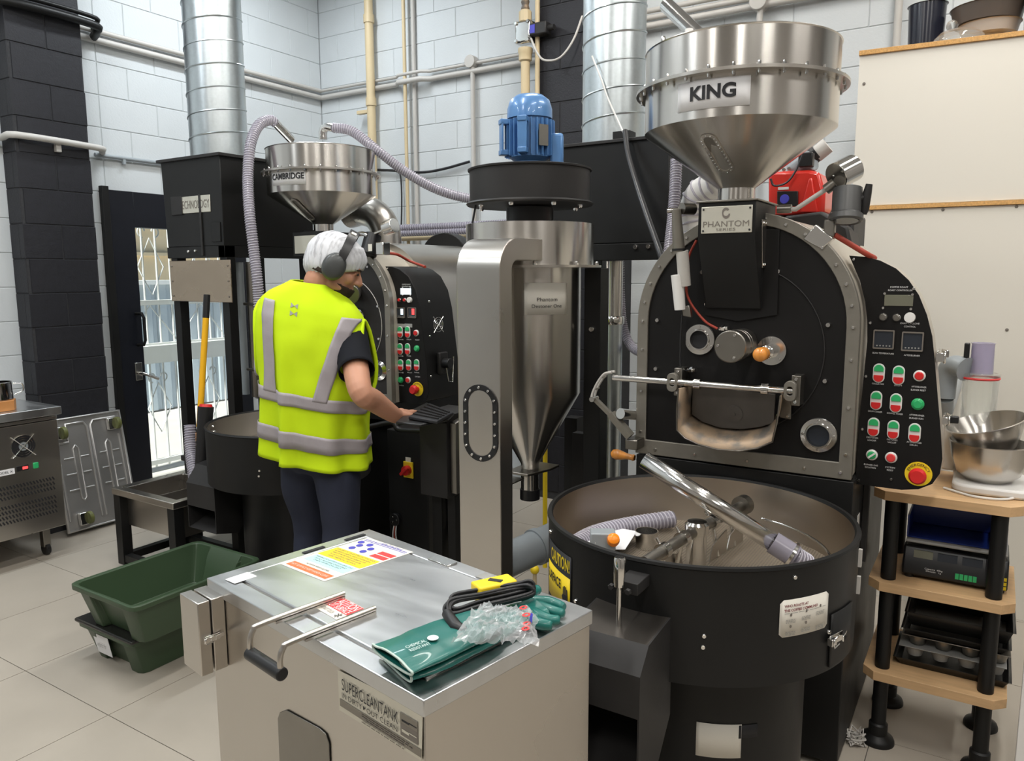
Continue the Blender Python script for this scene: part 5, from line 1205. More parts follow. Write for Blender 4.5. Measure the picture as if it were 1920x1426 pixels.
MB().cbox((dx + (mr + .02) * c, dy_ + (mr + .02) * s, mz + .07), (.05, .07, .12), Matrix.Rotation(a, 3, 'Z')).build('terminal_box', M['blue'], mo, bevel=.01)
bolts('motor_feet_bolts', [(dx + .07 * math.cos(t), dy_ + .07 * math.sin(t), mz) for t in [2 * PI * i / 6 for i in range(6)]], (0, 0, 1), .010, M['chrome'], mo, h=.018)
# rectangular riser duct
ya = 2.10; rl, rr_ = aty(858, 700, ya).x, aty(938, 700, ya).x; dp = .075
ztop = zat((rl + rr_) / 2, ya + .08, 446)
R = .11; path_o = [(ya, 0.0), (ya, ztop - R)] + [(ya + R - R * math.cos(t), ztop - R + R * math.sin(t)) for t in [PI / 2 * i / 8 for i in range(1, 9)]] + [(dy_ - .12, ztop)]
path_i = [(dy_ - .12, ztop - dp)] + [(ya + dp + (R - dp) - (R - dp) * math.cos(t), ztop - R + (R - dp) * math.sin(t)) for t in [PI / 2 * i / 8 for i in range(8, 0, -1)]] + [(ya + dp, ztop - R), (ya + dp, 0.0)]
MB().prism([(rl, y, z) for y, z in path_o + path_i], (rr_ - rl, 0, 0)).build('riser_duct', M['steel_flat'], ds, smooth=25, bevel=.003)
oc = aty(901, 793, ya - .001); hL = (aty(901, 722, ya).z - aty(901, 866, ya).z); wL = (aty(932, 793, ya).x - aty(868, 793, ya).x)
oo = [(oc.x + x, ya - .004, oc.z + y) for x, y in rrect(wL, hL, wL * .499, 10)]; oi = [(oc.x + x, ya - .004, oc.z + y) for x, y in rrect(wL * .72, hL - wL * .28, wL * .359, 10)]
wf = MB().ring_prism(oo, oi, (0, .004, 0)).build('window_gasket', M['rubber'], ds, smooth=30)
MB().prism([(x, ya - .0015, z) for x, _, z in oi], (0, .001, 0)).build('sight_window', M['steel_flat'], ds, smooth=0)
rm = [(oc.x + x, ya - .004, oc.z + y) for x, y in rrect(wL * .86, hL - wL * .14, wL * .429, 10)]; Pm = [v3(q) for q in rm]; Ls = [0]
for i in range(len(Pm)): Ls.append(Ls[-1] + (Pm[(i + 1) % len(Pm)] - Pm[i]).length)
pts = []
for k in range(16):
    d = Ls[-1] * (k + .5) / 16
    for i in range(len(Pm)):
        if Ls[i] <= d < Ls[i + 1]: pts.append(Pm[i].lerp(Pm[(i + 1) % len(Pm)], (d - Ls[i]) / (Ls[i + 1] - Ls[i]))); break
bolts('window_screws', pts, (0, -1, 0), .0055, M['chrome'], wf)
# outlet with slide gate
gz = zat(dx, dy_, 880)
MB().prism([(dx - .05, dy_ - .10, gz), (dx + .05, dy_ - .10, gz), (dx + .08, dy_ + .02, gz), (dx + .08, dy_ + .10, gz), (dx - .05, dy_ + .10, gz)], (0, 0, .01)).build('gate_plate', M['dark_steel'], ds, bevel=.002)
MB().cbox((dx - .045, dy_ - .10, gz - .025), (.10, .10, .006)).build('slide_gate', M['dark_steel'], ds, bevel=.002)
MB().cbox((dx - .045, dy_ - .15, gz - .033), (.10, .004, .022)).build('gate_lip', M['dark_steel'], ds)
MB().lathe([(.036, gz - .08), (.036, gz + .0)], (dx, dy_, 0), n=28).build('outlet_collar', M['steel'], ds, smooth=40)
MB().lathe([(.04, gz - .12), (.04, gz - .078), (0, gz - .078)], (dx, dy_, 0), n=24).build('outlet_cap', M['rubber'], ds, smooth=40)
# black frame carrying it
xp = aty(1118, 700, dy_ + .10).x
box('frame_post', (xp - .035, dy_ + .06, 0), (xp + .035, dy_ + .13, zf - .006), M['black'], ds)
box('frame_post', (dx + .02, dy_ + .25, 0), (dx + .08, dy_ + .31, .95), M['black'], ds)
box('frame_rail', (dx + .08, dy_ + .25, .62), (xp + .25, dy_ + .29, .68), M['black'], ds)
box('drawer_front', (dx + .085, dy_ + .20, .12), (xp - .036, dy_ + .24, .60), M['charcoal'], ds)
box('drawer_front', (dx + .085, dy_ + .20, .61), (xp - .036, dy_ + .24, .90), M['charcoal'], ds)
bolts('post_bolt', [(xp - .0, dy_ + .06, aty(1113, 617, dy_ + .06).z)], (0, -1, 0), .012, M['chrome'], ds)
# grey pipe on the floor joining column and bin
pa_, pb_ = atd(925, 1062, 2.80), atd(1050, 1004, 3.0)
gp = thing('plastic_duct', 'grey plastic pipe with coupling ring low beside the steel duct column', 'pipe', (pa_.x, pa_.y, pa_.z - .1))
zz = (pa_.z + pb_.z) / 2
MB().tube([pa_, pb_], .064, n=28).build('pipe', M['pvc'], gp, smooth=60)
q = pa_.lerp(pb_, .64); MB().lathe([(.064, -.012), (.071, -.012), (.071, .012), (.064, .012)], q, n=28, axis=(pb_ - pa_)).build('coupling_ring', M['pvc'], gp, smooth=40)
MB().cyl((pb_.x, pb_.y, 0), (pb_.x, pb_.y, pb_.z - .05), .02, n=12).build('pipe_support', M['pvc'], gp)
yb_ = aty(1022, 950, 3.0); pipe('gas_line', 'thin yellow gas pipe standing behind the cyclone outlet', [(yb_.x, 3.0, .18), (yb_.x, 3.0, 1.05)], .011, M['yellow'], cat='pipe')
t = thing('gas_tap', 'yellow tap at the foot of the thin gas pipe', 'tap', (yb_.x - .05, 2.99, .12)); MB().ball((yb_.x - .05, 2.99, .16), .022).build('tap_knob', M['yellow'], t, smooth=180); MB().cyl((yb_.x - .05, 2.99, 0), (yb_.x - .05, 2.99, .15), .01).build('tap_stem', M['beige_pipe'], t)
# ================================================================ BLACK OVERHEAD UNITS AND GALVANISED DUCTS
def spiral_duct(name, label, x, y, z0, r, group):
    g = thing(name, label, 'duct', (x, y, z0), group)
    b = MB(); b.lathe([(r, z0), (r, CZ - .01)], (x, y, 0), n=56); b.build('duct_tube', M['galv'], g, smooth=40)
    z = z0 + .02; P_ = []
    turns = (CZ - z0) / .118; n = int(turns * 40)
    for i in range(n): a = 2 * PI * i / 40; P_.append(Vector((x + (r + .001) * math.cos(a), y + (r + .001) * math.sin(a), z0 + .03 + .118 * i / 40)))
    MB().tube(P_, .0042, n=5).build('spiral_seam', M['galv'], g, smooth=60)
    MB().lathe([(r + .001, z0), (r + .006, z0), (r + .006, z0 + .02), (r + .001, z0 + .02)], (x, y, 0), n=56).build('duct_collar', M['galv'], g, smooth=40)
    return g
# unit 1 (left)
Yb = 2.60; A = aty(303, 307, Yb); Bq = aty(411, 287, Yb); zA, zB = aty(411, 290, Yb).z, aty(420, 460, Yb).z
u1 = thing('afterburner', 'black steel box on posts left of the CAMBRIDGE hopper with round duct above', 'afterburner', ((A.x + Bq.x) / 2, Yb + .3, 0), 'overhead afterburner boxes')
MB().prism([(A.x + .01, Yb, zB), (Bq.x, Yb, zB), (Bq.x, Yb, zA), (A.x - .01, Yb, zA)], (0, .62, 0)).build('box_body', M['black'], u1, bevel=.004)
box('top_lip', (A.x - .03, Yb - .015, zA - .004), (Bq.x + .015, Yb + .63, zA + .012), M['charcoal'], u1)
q0, q1 = aty(324, 386, Yb), aty(395, 381, Yb)
pl_ = box('nameplate', (q0.x, Yb - .004, q0.z - .045), (q1.x, Yb, q1.z + .045), M['plate'], u1)
text('lettering', 'TECHNOLOGY', M['ink_grey'], basis(((q0.x + q1.x) / 2 + .03, Yb - .0045, (q0.z + q1.z) / 2), (1, 0, 0), (0, 0, 1)), 1, pl_, w=(q1.x - q0.x) * .78, h=.042)
box('covered_end', (q0.x - .005, Yb - .008, q0.z - .05), (q0.x + .09, Yb - .0046, q1.z + .05), M['charcoal'], u1)
box('strap', ((q0.x + q1.x) / 2 + .07, Yb - .008, zB - .05), ((q0.x + q1.x) / 2 + .085, Yb - .0001, q1.z + .05), M['charcoal'], u1)
box('side_plate', (Bq.x - .09, Yb - .006, zB + .02), (Bq.x - .02, Yb, zB + .12), M['black'], u1)
fz_ = zB
for x in (A.x + .015, Bq.x - .055):
    for y in (Yb + .01, Yb + .55): box('post', (x, y, 0), (x + .055, y + .055, fz_), M['black'], u1)
box('front_rail', (A.x, Yb, fz_ - .06), (Bq.x, Yb + .05, fz_), M['black'], u1)
box('side_rail', (Bq.x - .05, Yb, fz_ - .06), (Bq.x, Yb + .6, fz_), M['black'], u1)
s0, s1 = aty(318, 489, Yb - .01), aty(436, 567, Yb - .01)
box('steel_splash_plate', (s0.x, Yb - .012, s1.z), (s1.x, Yb - .006, s0.z), M['shiny_sq'], u1)
bolts('plate_screws', [(x, Yb - .012, z) for x in (s0.x + .02, s1.x - .02) for z in (s1.z + .03, (s0.z + s1.z) / 2, s0.z - .03)], (0, -1, 0), .005, M['ink_grey'], u1)
bolts('rail_bolts', [aty(*q, Yb - .001) for q in ((354, 471), (367, 470))], (0, -1, 0), .008, M['chrome'], u1)
box('lower_shelf', (A.x, Yb, .50), (Bq.x, Yb + .5, .53), M['charcoal'], u1)
box('rubber_pad', (A.x - .02, Yb, .60), (Bq.x, Yb + .5, .66), M['brown'], u1) if False else None
tube_x = Bq.x + .03
MB().cyl((Bq.x + .05, Yb + .12, .9), (Bq.x + .05, Yb + .12, 1.62), .028, n=18).build('gas_tube', M['dark_steel'], u1, smooth=40)
MB().cyl((A.x + .42, Yb + .14, .9), (A.x + .42, Yb + .14, 1.62), .022, n=18).build('gas_tube', M['pvc'], u1, smooth=40)
for z in (1.05, 1.40): MB().tube([(Bq.x + .02, Yb + .09, z), (Bq.x + .10, Yb + .09, z)], .008, n=8).build('pipe_clamp', M['dark_steel'], u1, smooth=60)
d1 = atd(404, 150, 4.18); spiral_duct('exhaust_duct', 'left galvanised spiral duct rising from the black box beside the CAMBRIDGE hopper', d1.x, d1.y, zA + .013, .152, 'galvanised spiral ducts')
# unit 2 (centre, behind the cyclone)
Yc = 3.18
a, b, c = aty(1045, 282, Yc), aty(1190, 262, Yc), aty(1190, 455, Yc)
u2 = thing('afterburner', 'black steel box on posts between the cyclone and the large hopper', 'afterburner', (a.x + .3, Yc + .3, 0), 'overhead afterburner boxes')
xl2, xr3 = a.x - .08, b.x + .16
MB().box((xl2, Yc, c.z), (xr3, Yc + .6, b.z)).build('box_body', M['black'], u2, bevel=.004)
box('top_lip', (xl2 - .01, Yc - .012, b.z - .004), (xr3 + .01, Yc + .61, b.z + .01), M['charcoal'], u2)
box('front_rail', (xl2, Yc - .01, c.z - .075), (xr3 + .1, Yc + .05, c.z - .002), M['black'], u2)
bolts('rail_bolts', [aty(*q, Yc - .01) for q in ((1192, 463), (1216, 462))], (0, -1, 0), .012, M['chrome'], u2)
box('top_bracket', (aty(1143, 255, Yc).x, Yc + .03, b.z), (aty(1175, 255, Yc).x, Yc + .10, b.z + .05), M['black'], u2)
for x in (xl2 + .02, xr3 - .02): box('post', (x, Yc + .5, 0), (x + .055, Yc + .555, c.z - .01), M['black'], u2)
d2 = atd(1150, 240, 4.0)
d2 = v3((xl2 + .0, 0, 0)); d2 = aty(1150, 240, Yc + .22)
spiral_duct('exhaust_duct', 'right galvanised spiral duct beside the large hopper, on the central black box', d2.x, Yc + .22, b.z + .011, .145, 'galvanised spiral ducts')
pipe('cable_tie', 'loose white cord hanging on the right spiral duct', [aty(1110, 105, Yc + .06), aty(1128, 150, Yc + .05), aty(1140, 185, Yc + .05), aty(1165, 240, Yc + .03), aty(1175, 262, Yc - .02)], .004, M['whitep'], k=5, cat='cord')
# vertical silver duct below unit 2
vx = aty(1150, 650, 3.35).x
vd = thing('downpipe', 'silver vertical pipe with clamp joint between the cyclone post and the large roaster', 'pipe', (vx, 3.35, 0))
zc5 = zat(vx, 3.35, 600)
MB().lathe([(.04, zc5), (.04, c.z - .076)], (vx, 3.35, 0), n=28).build('upper_tube', M['steel'], vd, smooth=40)
MB().lathe([(.042, 0), (.042, zc5)], (vx, 3.35, 0), n=28).build('lower_tube', M['galv'], vd, smooth=40)
MB().lathe([(.046, zc5 - .02), (.05, zc5 - .015), (.05, zc5 + .015), (.046, zc5 + .02)], (vx, 3.35, 0), n=28).build('clamp_band', M['chrome'], vd, smooth=40)
hz = rib_hose('vacuum_hose', [aty(1162, 480, 3.5), aty(1163, 550, 3.5), aty(1168, 610, 3.45), aty(1185, 650, 3.4), aty(1215, 665, 3.3)], .022, M['hose'], pitch=.011)
tag(hz, 'clear ribbed hose curving down between the silver pipe and the large roaster', 'hose')
for py0, lab in ((425, 'upper of two long clear hoses along the back wall'), (435, 'lower of two long clear hoses along the back wall')):
    z = aty(800, py0, 4.6).z
    hz = rib_hose('vacuum_hose', [v3((-4.1, 4.6, z)), v3((-3.0, 4.6, z)), v3((-2.2, 4.35, z)), v3((-1.4, 4.35, z))], .026, M['hose'], pitch=.02)
    tag(hz, lab, 'hose')
pipe('rail', 'beige horizontal rail below the long clear hoses on the back wall', [(-4.1, 4.7, aty(800, 446, 4.7).z), (-2.7, 4.7, aty(800, 446, 4.7).z)], .018, M['beige_pipe'], cat='rail')
# ================================================================ STEEL CLEANING TANK in the foreground
TH = .88
tO, tA, tR = v3((-.728, .885, TH)), v3((-1.447, 1.017, TH)), v3((-.650, 1.317, TH))
tu = (tA - tO).normalized(); TL = (tA - tO).length; tv = Vector((0, 0, 1)).cross(tu); tv = -tv if tv.dot(tR - tO) < 0 else tv; TW = (tR - tO).dot(tv)
def T(a, b, c=0.): return tO + tu * a + tv * b + Vector((0, 0, c))
def TI(px, py, z=TH): q = atz(px, py, z) - tO; return q.dot(tu), q.dot(tv)
tk = thing('cleaning_tank', 'large stainless steel soak tank with stickered lid in the foreground', 'tank', (tO.x - .3, tO.y + .25, 0))
MB().prism([T(0, 0, -TH + .03), T(TL, 0, -TH + .03), T(TL, TW, -TH + .03), T(0, TW, -TH + .03)], (0, 0, TH - .034)).build('tank_body', M['steel_flat'], tk, bevel=.002)
e = .038
MB().ring_prism([T(-.004, -.004, -.03), T(TL + .004, -.004, -.03), T(TL + .004, TW + .004, -.03), T(-.004, TW + .004, -.03)], [T(e, e, -.03), T(TL - e, e, -.03), T(TL - e, TW - e, -.03), T(e, TW - e, -.03)], (0, 0, .03)).build('rim_frame', M['steel_top'], tk, bevel=.002)
lid = MB().prism([T(e + .006, e + .006, -.012), T(TL - e - .006, e + .006, -.012), T(TL - e - .006, TW - e - .006, -.012), T(e + .006, TW - e - .006, -.012)], (0, 0, .014)).build('lid', M['steel_top'], tk, bevel=.003)
for a_ in (.30, .52): MB().prism([T(TL * a_, TW - e - .001, .000), T(TL * a_ + .07, TW - e - .001, .000), T(TL * a_ + .07, TW - .008, .000), T(TL * a_, TW - .008, .000)], (0, 0, .004)).build('hinge', M['chrome'], lid, bevel=.001)
for a_ in (.58, .86): MB().prism([T(TL - .03, TW * a_ - .03, .001), T(TL - .018, TW * a_ - .03, .001), T(TL - .018, TW * a_ + .03, .001), T(TL - .03, TW * a_ + .03, .001)], (0, 0, .001)).build('hinge_slot', M['ink'], lid)
# stickers on the lid
def lidmap(c00, c10, c01, dz=.0032):
    o, x, y = atz(*c00, TH + .002), atz(*c10, TH + .002), atz(*c01, TH + .002)
    return o, (x - o), (y - o)
def quad(name, o, X, Y, a0, b0, a1, b1, m, par, dz): return MB().prism([o + X * a + Y * b + Vector((0, 0, dz)) for a, b in ((a0, b0), (a1, b0), (a1, b1), (a0, b1))], (0, 0, .0004)).build(name, m, par)
o, X, Y = lidmap((608, 1090), (775, 1035), (525, 1057))
st = quad('information_label', o, X, Y, 0, 0, 1, 1, M['cream_label'], lid, .0004)
quad('orange_band', o, X, Y, .035, .06, .13, .94, M['orange_red'], lid, .0009)
quad('blue_band', o, X, Y, .22, .06, .37, .94, M['cyan'], lid, .0009)
quad('yellow_band', o, X, Y, .39, .03, .62, .97, M['yellow'], lid, .0009)
quad('red_box', o, X, Y, .66, .04, .73, .34, M['ink_red'], lid, .0009)
quad('red_box', o, X, Y, .75, .04, .82, .34, M['ink_red'], lid, .0009)
for b in (.92, .945): quad('blue_line', o, X, Y, b, .05, b + .008, .95, M['ink_blue'], lid, .0009)
xu, yu = X.normalized(), Y.normalized(); yd_ = -yu
def lt(s, a, b, wd, h, m): 
    c = o + X * a + Y * b + Vector((0, 0, .0016)); text('lettering', s, m, basis(c, yd_, xu), 1, lid, w=wd, h=h, depth=0)
yl_ = Y.length
lt('HOT SURFACE KEEP HANDS CLEAR', .083, .5, yl_ * .8, .008, M['cream_label']); lt('ALWAYS WEAR GLOVES', .17, .5, yl_ * .5, .006, M['ink'])
for i, (s, a) in enumerate((('WARNING: DO NOT EMPTY TANK UNTIL COLD', .345), ('USE ONLY THE CLEANING POWDER SUPPLIED', .305), ('CHECK WATER LEVEL DAILY', .27))): lt(s, a, .5, yl_ * (.8 - .1 * i), .0055, M['ink_grey'])
for i, (s, a) in enumerate((('SAFETY INSTRUCTIONS', .59), ('HAZARDOUS CHEMICAL AND HOT WATER INSIDE', .55), ('WEAR EYE PROTECTION AND RUBBER GLOVES', .51), ('IN CASE OF CONTACT RINSE WITH WATER', .47), ('SEEK MEDICAL ADVICE', .43))): lt(s, a, .5, yl_ * (.85 - .06 * i), .0055, M['ink_grey'])
for a, b in ((.70, .55), (.70, .80), (.79, .55), (.79, .80), (.86, .7), (.86, .9)):
    c = o + X * a + Y * b; MB().lathe([(.009, 0), (.009, .0006), (0, .0006)], c + Vector((0, 0, .001)), n=14).build('round_pictogram', M['ink_blue'], lid)
lt('INSTRUCTIONS FOR USE', .965, .4, yl_ * .45, .008, M['ink_blue'])
o, X, Y = lidmap((631, 1162), (683, 1141), (589, 1138)); yd_ = -Y.normalized(); xu = X.normalized()
quad('caution_label', o, X, Y, 0, 0, 1, 1, M['cream_label'], lid, .0004); quad('red_field', o, X, Y, .36, .0, .98, 1, M['ink_red'], lid, .0009)
yl_ = Y.length
lt('CAUTION', .80, .5, yl_ * .9, .022, M['white']); lt('HOT SURFACE', .50, .5, yl_ * .9, .016, M['white'])
lt('DO NOT TOUCH', .18, .62, yl_ * .5, .010, M['ink_grey']); lt('*', .18, .15, yl_ * .16, .02, M['ink'])
o, X, Y = lidmap((440, 1094), (482, 1080), (422, 1086)); quad('blank_sticker', o, X, Y, 0, 0, 1, 1, M['white'], lid, .0002)
# draw handle
hz_ = TH + .012
a0, b0 = TI(645, 1112, hz_); a1, b1 = TI(703, 1140, hz_)
ae, be = TI(510, 1165, hz_)
o_ = -.075
r = .0055
L1 = [T(a0, b0, .012), T(a0, o_ + .03, .012), T(a0, o_ + .008, .006), T(a0, o_, -.012), T(a0, o_, -.035)]
L2 = [T(a1, b1, .012), T(a1, o_ + .03, .012), T(a1, o_ + .008, .006), T(a1, o_, -.012), T(a1, o_, -.035)]
hd = thing('lid_handle', None, None, (0, 0, 0)); bpy.data.objects.remove(hd)
h1 = MB().tube(smooth_path(L1, 4) + [T(a0 + (a1 - a0) * .0, o_, -.04)], r, n=10).build('handle_rod', M['steel_flat'], tk, smooth=60)
h2 = MB().tube(smooth_path(L2, 4) + [T(a1, o_, -.04)], r, n=10).build('handle_rod', M['steel_flat'], tk, smooth=60)
MB().tube([T(a0 + .006, o_, -.04), T(a1 - .006, o_, -.04)], .0125, n=16).build('handle_grip', M['rubber'], tk, smooth=40, bevel=.002)
for a_, b_ in ((a0, b0), (a1, b1)):
    MB().prism([T(a_ - .004, b_ - .16, .002), T(a_ + .004, b_ - .16, .002), T(a_ + .004, b_, .002), T(a_ - .004, b_, .002)], (0, 0, .005)).build('guide_strip', M['steel_flat'], tk)
# control box on the front left
p1 = atz(425, 1114, .86) - tO; p2 = atz(382, 1135, .86) - tO; p3 = atz(344, 1117, .86) - tO
A1 = p1.dot(tu); Bd = p2.dot(tv) - .006; A3 = A1 + .083
zbx = .86 - .165
bx_ = MB().prism([T(A1, -.001, zbx - TH), T(A3, -.001, zbx - TH), T(A3, Bd * .5, zbx - TH), T(A1, Bd * .5, zbx - TH)], (0, 0, .165)).build('control_box', M['steel_flat'], tk, bevel=.002)
MB().prism([T(A1 - .001, Bd * .5 - .004, zbx - TH), T(A3 + .001, Bd * .5 - .004, zbx - TH), T(A3 + .001, Bd, zbx - TH), T(A1 - .001, Bd, zbx - TH)], (0, 0, .165)).build('box_door', M['steel_flat'], bx_, bevel=.002)
toggle_latch(bx_, T(A1 - .002, Bd * .5 - .003, zbx - TH + .08), -tu, .7)
# name plate on the front face
def on_front(px, py, off=.002):
    rr = sight(px, py); P0 = T(0, -off); t = (P0 - CAM).dot(tv) / rr.dot(tv); return CAM + rr * t
c = [on_front(634, 1255), on_front(637, 1330), on_front(791, 1425), on_front(793, 1334)]
np2 = MB().prism([c[0], c[3], c[2], c[1]], -tv * .001).build('brand_plate', M['plate'], tk)
xd = -tu; yz = Vector((0, 0, 1)); W_ = (c[3] - c[0]).dot(xd); Hh = (c[0] - c[1]).z
def fp(x, y, d=.0024): return c[0] + xd * (x * W_) - yz * (y * Hh) - tv * d
def fq(name, x0, y0, x1, y1, m, d=.0016): return MB().prism([fp(x0, y0, d), fp(x1, y0, d), fp(x1, y1, d), fp(x0, y1, d)], -tv * .0004).build(name, m, np2)
text('lettering', 'SUPERCLEANTANK', M['ink'], basis(fp(.40, .27), xd, yz), 1, np2, w=W_ * .68, h=Hh * .28)
text('lettering', 'IN DIRTY', M['ink'], basis(fp(.185, .54), xd, yz), 1, np2, w=W_ * .25, h=Hh * .13)
text('lettering', 'OUT CLEAN', M['ink'], basis(fp(.55, .54), xd, yz), 1, np2, w=W_ * .36, h=Hh * .13)
MB().prism([fp(.325, .49), fp(.352, .54), fp(.325, .59)], -tv * .0003).build('arrow', M['ink'], np2)
fq('grey_band', .02, .68, .98, .86, M['dark_steel']); fq('picture_square', .76, .10, .95, .62, M['ink_grey']); fq('picture_light', .76, .10, .95, .33, M['dark_steel'], .0021)
fq('pan_icon', .78, .24, .86, .28, M['ink'], .0026); fq('pan_icon_handle', .86, .23, .94, .25, M['ink'], .0026); fq('pan_icon', .78, .46, .86, .52, M['plate'], .0026); fq('pan_icon_handle', .86, .45, .94, .47, M['plate'], .0026)
label_bars('fine_print', lambda q: c[0] + xd * q.x - yz * (-q.y) - tv * .0026, [(W_ * .3, W_ * .85, -Hh * .74, .002, .01), (W_ * .3, W_ * .9, -Hh * .79, .002, .012), (W_ * .35, W_ * .8, -Hh * .84, .002, .01), (W_ * .3, W_ * .8, -Hh * .92, .002, .01)], M['ink_grey'], np2)
g_ = [(523, 1426), (522, 1345), (526, 1334), (538, 1330), (600, 1364), (612, 1375), (618, 1392), (618, 1426)]
pts = [on_front(*q, .0015) for q in g_]; pts = [pts[0] - Vector((0, 0, .3))] + pts[1:-1] + [pts[-1] - Vector((0, 0, .3))]
MB().prism(pts, -tv * .002).build('drain_panel', M['dark_steel'], tk, bevel=.001)
for a in (.04, TL - .04):
    for b in (.04, TW - .04): MB().cyl(T(a, b, -TH), T(a, b, -TH + .03), .02, n=16).build('foot', M['rubber'], tk)
# ---- rubber gauntlets
def gauntlet(name, label, path, hw, th, z, fingers, seed):
    g = thing(name, label, 'glove', tuple(path[0]))
    P_ = smooth_path(path, 6); n = len(P_); rows = []
    for i, p in enumerate(P_):
        t = (P_[min(i + 1, n - 1)] - P_[max(i - 1, 0)]); t.z = 0; t.normalize(); s = Vector((-t.y, t.x, 0)); f = i / (n - 1)
        j = f * (len(hw) - 1); k = min(int(j), len(hw) - 2); w = hw[k] + (hw[k + 1] - hw[k]) * (j - k); h_ = th[k] + (th[k + 1] - th[k]) * (j - k)
        row = []
        for q in range(28):
            a = 2 * PI * q / 28; cx_, cz_ = math.cos(a), math.sin(a)
            x = w * (abs(cx_) ** .8) * (1 if cx_ > 0 else -1); zz = h_ * (abs(cz_) ** .8) * (1 if cz_ > 0 else -1)
            nz = noise.noise(Vector((p.x * 14 + seed, p.y * 14, q * .25))) * .006 * (1 if cz_ > 0 else .2) + noise.noise(Vector((p.x * 45, p.y * 45, seed))) * .003 * (cz_ > 0)
            row.append(p + s * x + Vector((0, 0, max(zz + nz, -h_))))
        rows.append(row)
    MB().grid(rows, closed=True).build('gauntlet_sleeve', M['glove'], g, smooth=180, sub=1)
    MB().tube(rows[0], .0022, n=6, closed=True).build('cuff_edge', M['glove_edge'], g, smooth=60, label='pale cuff edge')
    for fpts in fingers:
        r0 = .0125
        MB().tube(smooth_path(fpts, 6), [r0 * (1 - .2 * abs(2 * u / (6 * (len(fpts) - 1)) - .6)) for u in range(6 * (len(fpts) - 1))] + [r0 * .55], n=12).build('finger', M['glove'], g, smooth=60)
    return g
z2 = TH + .018
def G(px, py, z=z2): return atz(px, py, z)
f2_ = [[G(975, 1150), G(1010, 1168), G(1035, 1172)], [G(985, 1140), G(1025, 1160), G(1050, 1162)], [G(995, 1132), G(1035, 1145), G(1058, 1150)], [G(1000, 1126), G(1035, 1130), G(1058, 1138)], [G(985, 1122), G(1000, 1108), G(1012, 1104)]]
gl1 = gauntlet('rubber_gauntlet', 'teal rubber gauntlet lying underneath with its fingers over the tank corner', [G(740, 1245, TH + .012), G(810, 1222, TH + .012), G(900, 1185, TH + .014), G(965, 1155, TH + .016), G(1010, 1140, TH + .018)], [.062, .06, .05, .040, .040], [.009, .010, .011, .012, .014], TH, f2_, 3)
gl2 = gauntlet('rubber_gauntlet', 'teal rubber gauntlet with white print, topmost of the two on the tank lid', [G(735, 1236, TH + .032), G(800, 1208, TH + .034), G(870, 1180, TH + .034), G(920, 1160, TH + .034)], [.060, .062, .055, .04], [.008, .011, .011, .010], TH, [], 9)
mt_ = basis(G(795, 1205, TH + .049), G(830, 1190) - G(760, 1215), G(790, 1190) - G(800, 1220))
text('lettering', 'CHEMICAL\nRESISTANT', M['glove_print'], mt_ @ Matrix.Translation((-.012, 0, .0)), 1, gl2, w=.04, h=.022, depth=0)
MB().lathe([(.010, 0), (.010, .0006), (0, .0006)], mt_ @ Vector((.022, .006, .0)), n=18).build('round_print', M['glove_print'], gl2)
# ---- coiled black cord with yellow sleeve
zc6 = TH + .05
cc = thing('cord_coil', 'new coiled black power cord in a yellow card sleeve on the gloves', 'power cord', tuple(G(920, 1130, TH + .03)))
for k in range(7):
    random.seed(20 + k); rx_, dy2 = random.uniform(-6, 6), random.uniform(-5, 5)
    pts = [G(836 + rx_ + k, 1140 + dy2, zc6 - .012), G(848 + rx_, 1122 + dy2, zc6), G(900, 1112 + dy2, zc6 + .004), G(965 + rx_, 1100 + dy2 * .6, zc6 + .006), G(992 + rx_ * .5, 1096 + dy2, zc6 + .012), G(998 + rx_ * .4, 1108 + dy2, zc6), G(960, 1120 + dy2, zc6 - .006), G(900, 1134 + dy2, zc6 - .010), G(855 + rx_, 1148 + dy2, zc6 - .014)]
    MB().tube(smooth_path([p + Vector((0, 0, .0018 * (k - 3))) for p in pts], 5, True), .0034, n=8, closed=True).build('cord_loop', M['cable'], cc, smooth=60)
MB().tube([G(838, 1150, TH + .048), G(855, 1175, TH + .046), G(870, 1182, TH + .044)], [.010, .012, .009], n=10).build('plug', M['rubber'], cc, smooth=60)
sx, sy = (G(965, 1098) - G(900, 1113)), (G(893, 1106) - G(915, 1133))
c0_ = G(900, 1134, zc6 - .018)
sxn, syn = sx.normalized(), (sy - sx.normalized() * sy.dot(sx.normalized())).normalized()
slv = MB().prism([c0_, c0_ + sxn * .085, c0_ + sxn * .085 + syn * .042, c0_ + syn * .042], (0, 0, .034)).build('card_sleeve', M['yellow'], cc, bevel=.004, label='yellow card sleeve')
text('lettering', 'POWER CORD', M['ink'], basis(c0_ + sxn * .042 - syn * .001 + Vector((0, 0, .017)), sxn, (0, 0, 1)), 1, slv, w=.06, h=.012, depth=.0008)
MB().cbox(c0_ + sxn * .045 + syn * .02 + Vector((0, 0, .0345)), (.028, .012, .0012), Matrix.Rotation(.2, 3, 'Z')).build('plug_picture', M['ink'], slv)
